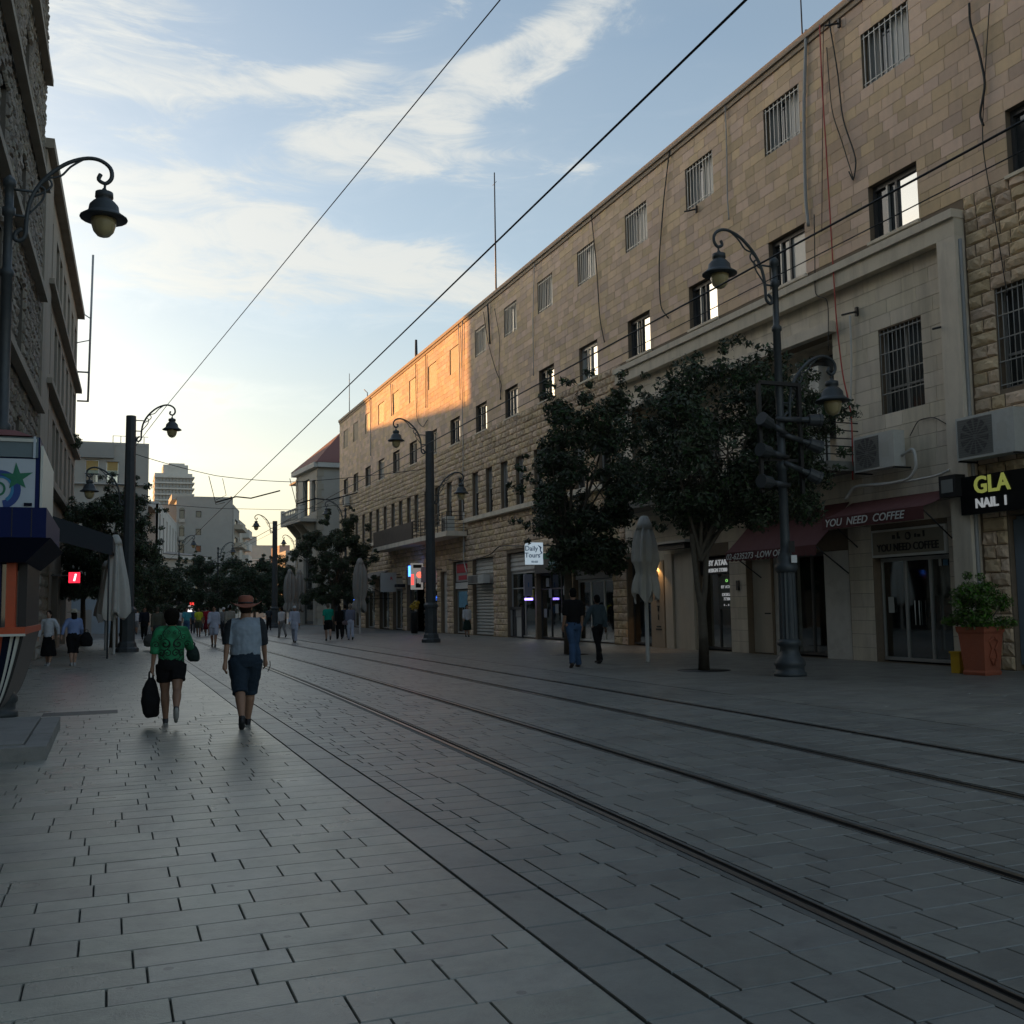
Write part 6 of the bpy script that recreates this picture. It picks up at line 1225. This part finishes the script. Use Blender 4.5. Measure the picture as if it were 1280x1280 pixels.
    for i in (0, 1):
        sh, el, wr, d2 = H_[i]; P = [sh+Vector((0, 0, -.005)), sh.lerp(el, .5), el, el.lerp(wr, .5), wr]; L = [0, .5, 1, 1.5, 2]; n_ = sleeve*2
        pts = [up(P[0])]; rs = [.074*k]
        for j in range(1, 5):
            if L[j] <= n_: pts.append(up(P[j])); rs.append((.07, .062, .052, .04)[j-1]*k*(1.12 if det == 2 else 1))
            else:
                f_ = (n_-L[j-1])/.5
                if f_ > .05: pts.append(up(P[j-1].lerp(P[j], f_))); rs.append(rs[-1]*1.0)
                break
        tp.tube(pts, rs, 14)
    for sg in (-1, 1): limb(tp, [up((sg*.06, 0, 1.425)), up((sg*.175*(.5+.5*fat), 0, 1.415))], [.075*k, .078*k])
    fuse(tp, 'shirt', topm or top, s, vox, 2, .034*k, .12)
    bt = MB()
    if btype == 'skirt':
        L = blen; loft(bt, [(*up((0, 0, z)), r_*k*fat, r2*k*fat) for z, r_, r2 in ((L, .25, .21), (L+.15, .24, .2), (.8, .19, .145), (.95, .165, .12), (1.02, .15, .11))])
    else:
        loft(bt, [(*up((0, 0, z)), rx*k*fat, ry*k*fat) for z, rx, ry in ((.82, .15, .12), (.9, .175, .135), (.98, .165, .125), (1.04, .152, .115))])
        wide = .115 if btype == 'shorts' else .098
        for i in (0, 1):
            hip, kn, an, _ = J[i]
            if btype == 'shorts':
                f_ = blen; e = hip.lerp(kn, min(1, f_)) if f_ <= 1 else kn.lerp(an, f_-1); pts = [up(hip), up(hip.lerp(kn, min(f_, .6)))]+([up(kn)] if f_ > 1 else [])+[up(e)]; fl = .45+.55*fat; rs = [wide*k*fat, wide*.92*k*fl]+([wide*.78*k*fl] if f_ > 1 else [])+[wide*.84*k*fl]
                bt.tube(pts, rs, 16)
            else: bt.tube([up(hip), up(hip.lerp(kn, .5)), up(kn), up(kn.lerp(an, .4)+Vector((0, -.018, 0))), up(an+Vector((0, 0, -.03)))], [wide*k*fat, .092*k*fat, .078*k*(.4+.6*fat), .078*k*(.4+.6*fat), .068*k], 14)
    fuse(bt, 'skirt' if btype == 'skirt' else ('shorts' if btype == 'shorts' else 'trousers'), bottom, s, vox, 2, .034*k, .13)
    for i in (0, 1):
        hip, kn, an, ang = J[i]; q = MB(); pt = -.0 if ang > -.3 else ang*1.0; pitch = ang if ang < -.25 else 0.0
        f = Vector((0, math.cos(pitch), math.sin(pitch))); dn = Vector((0, math.sin(pitch), -math.cos(pitch)))
        limb(q, [up(an-dn*.015), up(an+dn*.03), up(an+dn*.05+f*.05), up(an+dn*.06+f*.12), up(an+dn*.06+f*.15)], [.042*k, .045*k, .044*k, .040*k, .034*k]); limb(q, [up(an+dn*.05-f*.045), up(an+dn*.065+f*.05)], [.034*k, .036*k])
        fuse(q, 'shoe', mat('shoe_%g_%g' % (shoe[0], shoe[1]), shoe, .6), s, min(vox, .016), 1)
        if det == 2 or sum(shoe) > .5:
            q = MB(); q.tube([up(an+dn*.085-f*.075), up(an+dn*.09-f*.02), up(an+dn*.09+f*.08), up(an+dn*.09+f*.18)], [.022*k, .036*k, .042*k, .022*k], 10); q.build('shoe_sole', mat('sole_pale', (.30, .30, .28), .7) if sum(shoe) > .1 else BLACK, s, world=False)
    # hair, eyes
    hm = mat('hair_%g' % hair[0], hair, .95, var=.3, vscale=60, bump=.9, bscale=120, spec=.08); q = MB()
    if hairk == 'afro': ellip(q, (hc[0], hc[1]-.02*k, hc[2]+.02*k), (.118*k, .118*k, .125*k)); ellip(q, (hc[0], hc[1]-.045*k, hc[2]-.05*k), (.10*k, .085*k, .09*k))
    elif hairk == 'long': ellip(q, (hc[0], hc[1]-.018*k, hc[2]+.02*k), (.09*k, .102*k, .112*k)); loft(q, [(hc[0], hc[1]-.06*k, hc[2]-z*k, r_*k, .05*k) for z, r_ in ((.3, .06), (.2, .085), (.08, .09), (-.03, .08))])
    elif hairk == 'bald': pass
    else: ellip(q, (hc[0], hc[1]-.016*k, hc[2]+.022*k), (.082*k, .098*k, .108*k)); ellip(q, (hc[0], hc[1]-.035*k, hc[2]-.03*k), (.078*k, .07*k, .07*k))
    if q.v: fuse(q, 'hair', hm, s, min(vox, .014), 1, .012 if hairk == 'afro' else .004, .03)
    if abs(math.cos(rz/2)) < .75:
        q = MB()
        for sg in (-1, 1): ellip(q, (hc[0]+sg*.03*k, hc[1]+.088*k, hc[2]+.01*k), (.012*k, .008*k, .007*k), 6)
        q.build('eyes', BLACK, s, world=False); q = MB(); ellip(q, (hc[0], hc[1]+.088*k, hc[2]-.062*k), (.022*k, .008*k, .006*k), 6); q.build('mouth', mat('lips', (.22, .08, .07), .5), s, world=False)
    if hat:
        q = MB(); t_ = hat[0]
        if t_ == 'fedora': 
            q.lathe([(.001, .055), (.085, .06), (.13, .045), (.185, .038), (.215, .055), (.216, .062), (.185, .046), (.13, .052), (.100, .068), (.104, .12), (.092, .168), (.055, .185), (.02, .165), (.001, .162)], (0, 0, 0), 26, ell=(1, 1.08))
            q.v = [(vx, vy, vz+(.9*(vx*vx-vy*vy*.9) if math.hypot(vx, vy) > .12 else 0)) for vx, vy, vz in q.v]; o = q.build('hat', hat[1], s, world=False); o.location = (hc[0], hc[1], hc[2]-.012*k); o.scale = (k, k, k); q = MB(); q.lathe([(.103, .066), (.107, .066), (.108, .092), (.104, .092)], (0, 0, 0), 24, ell=(1, 1.08)); o2 = q.build('hat_band', BLACK, s, world=False); o2.location = o.location; o2.scale = (k, k, k)
            if det == 2: o.rotation_euler = o2.rotation_euler = (0, 0, 0)
        elif t_ == 'cap': q.lathe([(.088, .0), (.094, .04), (.08, .09), (.04, .118), (.001, .122)], (hc[0], hc[1], hc[2]+.0), 18, ell=(1, 1.12)); q.build('cap', hat[1], s, world=False)
        elif t_ == 'sunhat': q.lathe([(.09, .05), (.2, .03), (.2, .036), (.095, .06), (.09, .12), (.05, .14), (.001, .142)], (hc[0], hc[1], hc[2]), 20); q.build('hat', hat[1], s, world=False)
        elif t_ == 'scarf': ellip(q, (hc[0], hc[1]-.012*k, hc[2]+.01*k), (.1*k, .112*k, .128*k)); loft(q, [(hc[0], hc[1]-.02*k, hc[2]-z*k, r_*k, r_*.7*k) for z, r_ in ((.3, .17), (.2, .13), (.08, .085))]); fuse(q, 'head_scarf', hat[1], s, vox, 2)
    s['hL'] = 0; del s['hL']
    return s, k, up, H_, J, hc
def bag(parent_label, cat, P, m, wdt, hgt, dp, rz, name='handbag', strap=None, label=None):
    s = thing(name, parent_label, cat, P, rz); q = MB(); n = 10
    loft(q, [(0.02, 0, -hgt*.99, wdt*.30, dp*.25), (.01, 0, -hgt*.9, wdt*.44, dp*.5), (0, 0, -hgt*.62, wdt*.5, dp*.6), (-.01, 0, -hgt*.38, wdt*.42, dp*.46), (0, 0, -hgt*.2, wdt*.26, dp*.24), (0, 0, -hgt*.12, wdt*.13, dp*.1)], 16); fuse(q, 'bag_body', m, s, .012, 3, .02, .1)
    q = MB()
    for sg in (-1, 1): q.tube(bez([(-wdt*.1, sg*dp*.08, -hgt*.16), (-wdt*.1, sg*.01, -.01), (0, 0, .008), (wdt*.1, sg*.01, -.01), (wdt*.1, sg*dp*.08, -hgt*.16)], 3), .008, 6)
    q.build('handle', m, s, world=False)
    if strap: q = MB(); q.tube(bez(strap, 4), .012, 6); q.build('strap', m, s, world=False)
    return s
# patterned shirt: black curling print, mirrored about the spine
gmt = bpy.data.materials.new('green_print'); gmt.use_nodes = True; t = NT(gmt.node_tree); b_ = gmt.node_tree.nodes['Principled BSDF']; b_.inputs['Roughness'].default_value = .85
tcn = t.n('ShaderNodeTexCoord'); sx = t.n('ShaderNodeSeparateXYZ', {0: tcn.outputs['Object']}); ax = t.m('ABSOLUTE', sx.outputs[0])
def curl(cx_, cz_, r0, w_):
    dx = t.m('SUBTRACT', ax, cx_); dz = t.m('SUBTRACT', sx.outputs[2], cz_); d = t.m('SQRT', t.m('ADD', t.m('MULTIPLY', dx, dx), t.m('MULTIPLY', dz, dz))); an = t.m('ARCTAN2', dz, dx)
    sp_ = t.m('ABSOLUTE', t.m('SUBTRACT', t.m('FRACT', t.m('ADD', t.m('DIVIDE', d, w_), t.m('DIVIDE', an, 6.2832))), .5)); return t.m('MULTIPLY', t.m('LESS_THAN', sp_, .19), t.m('LESS_THAN', d, r0))
fct = curl(.055, 1.0, .062, .04)
for (cx_, cz_, r0, w_) in ((.135, 1.0, .055, .04), (.045, 1.285, .03, .022), (.11, 1.285, .03, .022), (.06, .885, .045, .035), (.21, 1.12, .05, .034), (.085, 1.13, .07, .055), (.16, 1.22, .04, .03), (.17, .89, .045, .034)): fct = t.m('MAXIMUM', fct, curl(cx_, cz_, r0, w_))
dxh = t.m('ABSOLUTE', t.m('SUBTRACT', ax, t.m('ADD', .07, t.m('MULTIPLY', t.m('SINE', t.m('MULTIPLY', sx.outputs[2], 21.0)), .05)))); fct = t.m('MAXIMUM', fct, t.m('LESS_THAN', dxh, .0065))
nz = t.n('ShaderNodeTexNoise', {'Vector': tcn.outputs['Object'], 'Scale': 9.0, 'Detail': 4.0}).outputs['Fac']
gcol = t.n('ShaderNodeMix', {'Factor': t.n('ShaderNodeMapRange', {'Value': nz, 'From Min': .4, 'From Max': .62}).outputs[0], 'A': (.012, .12, .045, 1), 'B': (.02, .25, .10, 1)}, data_type='RGBA')
fin = t.n('ShaderNodeMix', {'Factor': fct, 'A': gcol.outputs['Result'], 'B': (.006, .012, .008, 1)}, data_type='RGBA'); t.nt.links.new(fin.outputs['Result'], b_.inputs['Base Color'])
# two-tone shirt of the man with the hat
tm = bpy.data.materials.new('two_tone_shirt'); tm.use_nodes = True; t = NT(tm.node_tree); b_ = tm.node_tree.nodes['Principled BSDF']; b_.inputs['Roughness'].default_value = .85
tcn = t.n('ShaderNodeTexCoord'); sx = t.n('ShaderNodeSeparateXYZ', {0: tcn.outputs['Object']}); ax = t.m('ABSOLUTE', sx.outputs[0]); nz = t.n('ShaderNodeTexNoise', {'Vector': tcn.outputs['Object'], 'Scale': 300.0}).outputs['Fac']
edge_ = t.m('GREATER_THAN', ax, t.m('ADD', .205, t.m('MULTIPLY', t.m('SUBTRACT', 1.28, sx.outputs[2]), .10)))
hs = t.n('ShaderNodeHueSaturation', {'Color': (.235, .285, .34, 1), 'Value': t.m('ADD', .75, t.m('MULTIPLY', nz, .5))}); fin = t.n('ShaderNodeMix', {'Factor': edge_, 'A': hs.outputs[0], 'B': (.012, .016, .02, 1)}, data_type='RGBA'); t.nt.links.new(fin.outputs['Result'], b_.inputs['Base Color'])
NAVYC = cloth('navy', (.018, .030, .045)); BLK = cloth('black', (.009, .009, .010)); WHT = cloth('white', (.52, .53, .55)); 
g = G(213, 906)
w_, k, up, H_, J, hc = person('woman seen from behind in a green black-patterned shirt and black shorts', g[0], g[1], 1.60, R(-2), None, BLK, 'tan', (.012, .010, .008), legs=((.20, .06), (-.36, .62)), arms=((-.03, .20, .12), (.35, .30, 1.1)), sleeve=.62, btype='shorts', blen=.62, fat=1.16, det=2, hairk='afro', shoe=(.05, .05, .055), topm=gmt, toplen=.90)
hp = Vector(up(H_[0][2]+H_[0][3]*.08)); bag('black tote bag hanging from the left hand of the green-shirted woman', 'bag', (g[0]+hp.x-.01, g[1]+hp.y, hp.z-.005), BLK, .27, .64, .16, R(25), 'tote_bag')
hp = Vector(up(H_[1][1])); bag('dark green handbag tucked under the right arm of the green-shirted woman', 'handbag', (g[0]+hp.x+.05, g[1]+hp.y+.03, hp.z+.06), cloth('bag_green', (.018, .032, .028)), .19, .27, .16, R(-20), 'handbag')
g = G(306, 908)
person('man seen from behind in a brown hat, blue-grey shirt and dark shorts', g[0], g[1], 1.74, R(-6), None, NAVYC, 'tan', (.03, .02, .015), legs=((-.34, .30), (.30, .06)), arms=((-.2, .17, .12), (.14, .18, .28)), sleeve=.52, btype='shorts', blen=1.12, fat=1.25, det=2, narrow=.045, hat=('fedora', mat('felt_brown', (.24, .085, .055), .9, var=.15, vscale=20)), topm=tm, toplen=.98, shoe=(.012, .012, .014))
wb = thing('wrist_strap', 'dark cord with keys held in the right hand of the man in the hat', 'cord', (g[0]+.33, g[1]-.02, .86)); q = MB(); q.tube([(0, 0, .02), (.01, .03, -.05), (-.02, .05, -.13)], .006, 5); q.build('cord', BLACK, wb, world=False)
g = G(718, 834)
person('tall man in black t-shirt and blue jeans walking away by the slim tree', g[0], g[1], 1.98, R(-6), BLK, cloth('jeans_blue', (.045, .085, .16)), 'tan', (.01, .01, .01), narrow=.14, legs=((-.24, .16), (.16, .05)), arms=((-.1, .12, .5), (.05, .10, .15)), sleeve=.5, det=1, shoe=(.035, .025, .02), toplen=.86)
g = G(748, 829)
person('man in grey-blue long sleeved shirt and dark trousers beside the tall man', g[0], g[1], 1.82, R(8), cloth('slate_shirt', (.050, .072, .085)), BLK, 'dark', (.008, .008, .008), narrow=.11, legs=((-.22, .15), (.22, .10)), arms=((.1, .5, .35), (-.2, .12, .2)), sleeve=.96, det=1, shoe=(.012, .012, .012), fat=.9, toplen=.88)
P_ = [
 ('woman in white top and long dark skirt standing by the roller shutter', 584, 796, 1.62, 170, 'white', 'darkgreen', dict(btype='skirt', blen=.35, hairk='long', sleeve=.9, skin='light', legs=((.05, 0), (-.05, .05)))),
 ('man in white robe and trousers walking towards us on the right', 368, 803, 1.72, 165, 'lav', 'lav', dict(sleeve=.95, toplen=.62, legs=((.3, .05), (-.3, .35)), skin='tan', hat=('cap', WHT))),
 ('person in pale clothes half behind the man in white', 352, 797, 1.66, 20, 'white', 'grey', dict(sleeve=.9)),
 ('man in turquoise green t-shirt and black shorts walking away', 410, 801, 1.78, -5, 'teal', 'black', dict(btype='shorts', blen=.95, legs=((.12, .05), (-.35, .4)), hair=(.12, .1, .08), skin='light', fat=1.1)),
 ('woman dressed in black with a dark head scarf right of the turquoise man', 424, 799, 1.68, 5, 'black', 'black', dict(sleeve=.95, hairk='long', legs=((.1, .05), (-.2, .3)), fat=1.05)),
 ('person in dark clothes behind the woman in black', 431, 797, 1.74, 0, 'slate', 'black', dict(sleeve=.9)),
 ('person in lavender shirt and white trousers with a small bag', 438, 800, 1.72, -4, 'lavd', 'lav', dict(sleeve=.9, hair=(.2, .18, .16), legs=((.08, .05), (-.25, .3)))),
 ('woman in white blouse and long black skirt on the left pavement', 60, 832, 1.62, 160, 'white', 'black', dict(btype='skirt', blen=.28, hairk='long', sleeve=.98, det=1, skin='light', arms=((.1, .5, .4), (-.1, .35, .3)), legs=((.08, .0), (-.08, .1)), shoe=(.3, .3, .3))),
 ('woman in pale blue shawl and straw hat beside the one in white', 91, 832, 1.64, 15, 'blue', 'black', dict(sleeve=.9, det=1, fat=1.12, btype='shorts', blen=1.25, hat=('sunhat', cloth('straw', (.40, .36, .28))), hairk='long', skin='light', toplen=.88, arms=((-.2, .45, .2), (.15, .25, .5)), legs=((-.12, .05), (.14, .05)), shoe=(.4, .4, .4))),
 ('man in dark suit walking near the left mast', 180, 800, 1.78, 180, 'navyd', 'black', dict(sleeve=.98, toplen=.72, fat=1.1)),
 ('person in olive grey with a pale strap half behind the green shirt', 196, 812, 1.74, 10, 'olive', 'dgrey', dict(sleeve=.95, hair=(.1, .08, .06), fat=1.15)),
 ('small figure in white shirt left of the dark suit', 170, 793, 1.66, 170, 'white', 'grey', dict(btype='shorts')),
 ('person in white shirt behind the green-shirted woman', 223, 795, 1.68, 0, 'white', 'dgrey', {}),
 ('person in cyan shirt and jeans in the middle of the street', 233, 798, 1.74, 175, 'cyan', 'jeans', {}),
 ('man in bright yellow t-shirt and olive shorts', 248, 796, 1.72, 175, 'yellow', 'olive', dict(btype='shorts', blen=.95, skin='tan')),
 ('figure in dark red clothes in the distance', 259, 795, 1.76, 0, 'red', 'dred', dict(btype='skirt', blen=.4)),
 ('man in pale blue shirt and shorts walking towards us on the track', 267, 809, 1.76, 172, 'lav', 'lav', dict(btype='shorts', blen=.95, sleeve=.9, toplen=.8, legs=((.25, .05), (-.25, .3)), skin='tan')),
 ('person in grey with a white cap behind the hat man', 279, 799, 1.70, 170, 'grey', 'dgrey', dict(hat=('cap', WHT))),
 ('man in pale clothes with white cap close behind the hat man', 287, 806, 1.78, 10, 'beige', 'dgrey', dict(hat=('cap', WHT), sleeve=.9)),
 ('small figure with dark hair by the closed parasols', 111, 795, 1.66, 175, 'beige', 'black', dict(btype='skirt', blen=.3, hairk='long')),
 ('dark figure at the foot of the distant mast', 336, 788, 1.7, 0, 'slate', 'black', {}),
 ('figure in dark clothes left of the parasol pair', 353, 786, 1.7, 180, 'dgrey', 'black', {}),
 ('figure in blue shirt far down the street', 241, 792, 1.7, 180, 'jeans', 'dgrey', {}),
 ('figure in black far down the street by the red one', 254, 790, 1.72, 0, 'black', 'dgrey', {}),
]
CC = {'white': (.50, .51, .53), 'darkgreen': (.015, .03, .025), 'lav': (.42, .45, .55), 'lavd': (.16, .17, .23), 'grey': (.2, .2, .2), 'dgrey': (.05, .05, .055), 'teal': (.01, .27, .19), 'black': (.009, .009, .01), 'slate': (.04, .05, .06), 'blue': (.20, .27, .47), 'navyd': (.01, .013, .022), 'olive': (.08, .08, .06), 'cyan': (.07, .33, .38), 'jeans': (.05, .11, .2), 'yellow': (.46, .50, .035), 'red': (.30, .012, .025), 'dred': (.12, .01, .02), 'beige': (.28, .26, .22)}
for (lab, px, py, h, rz, tc_, bc_, kw) in P_:
    g = G(px, py); person(lab, g[0], g[1], h, R(rz), cloth(tc_, CC[tc_]), cloth(bc_, CC[bc_]), **kw)
g = G(91, 832); bag('big dark handbag on the right side of the woman in the blue shawl', 'handbag', (g[0]+.36, g[1], 1.05), BLK, .38, .5, .18, 0)
g = G(61, 832)
g = G(188, 812); bag('grey travel bag beside the olive clad person', 'bag', (g[0]-.05, g[1]-.3, .72), cloth('bag_grey', (.07, .07, .065)), .5, .6, .3, 0, 'travel_bag')
g = G(438, 800); bag('small pinkish bag at the hip of the lavender clad person', 'handbag', (g[0]-.28, g[1]-.05, 1.0), cloth('bag_mauve', (.16, .12, .13)), .3, .26, .12, 0)
g = G(288, 905)
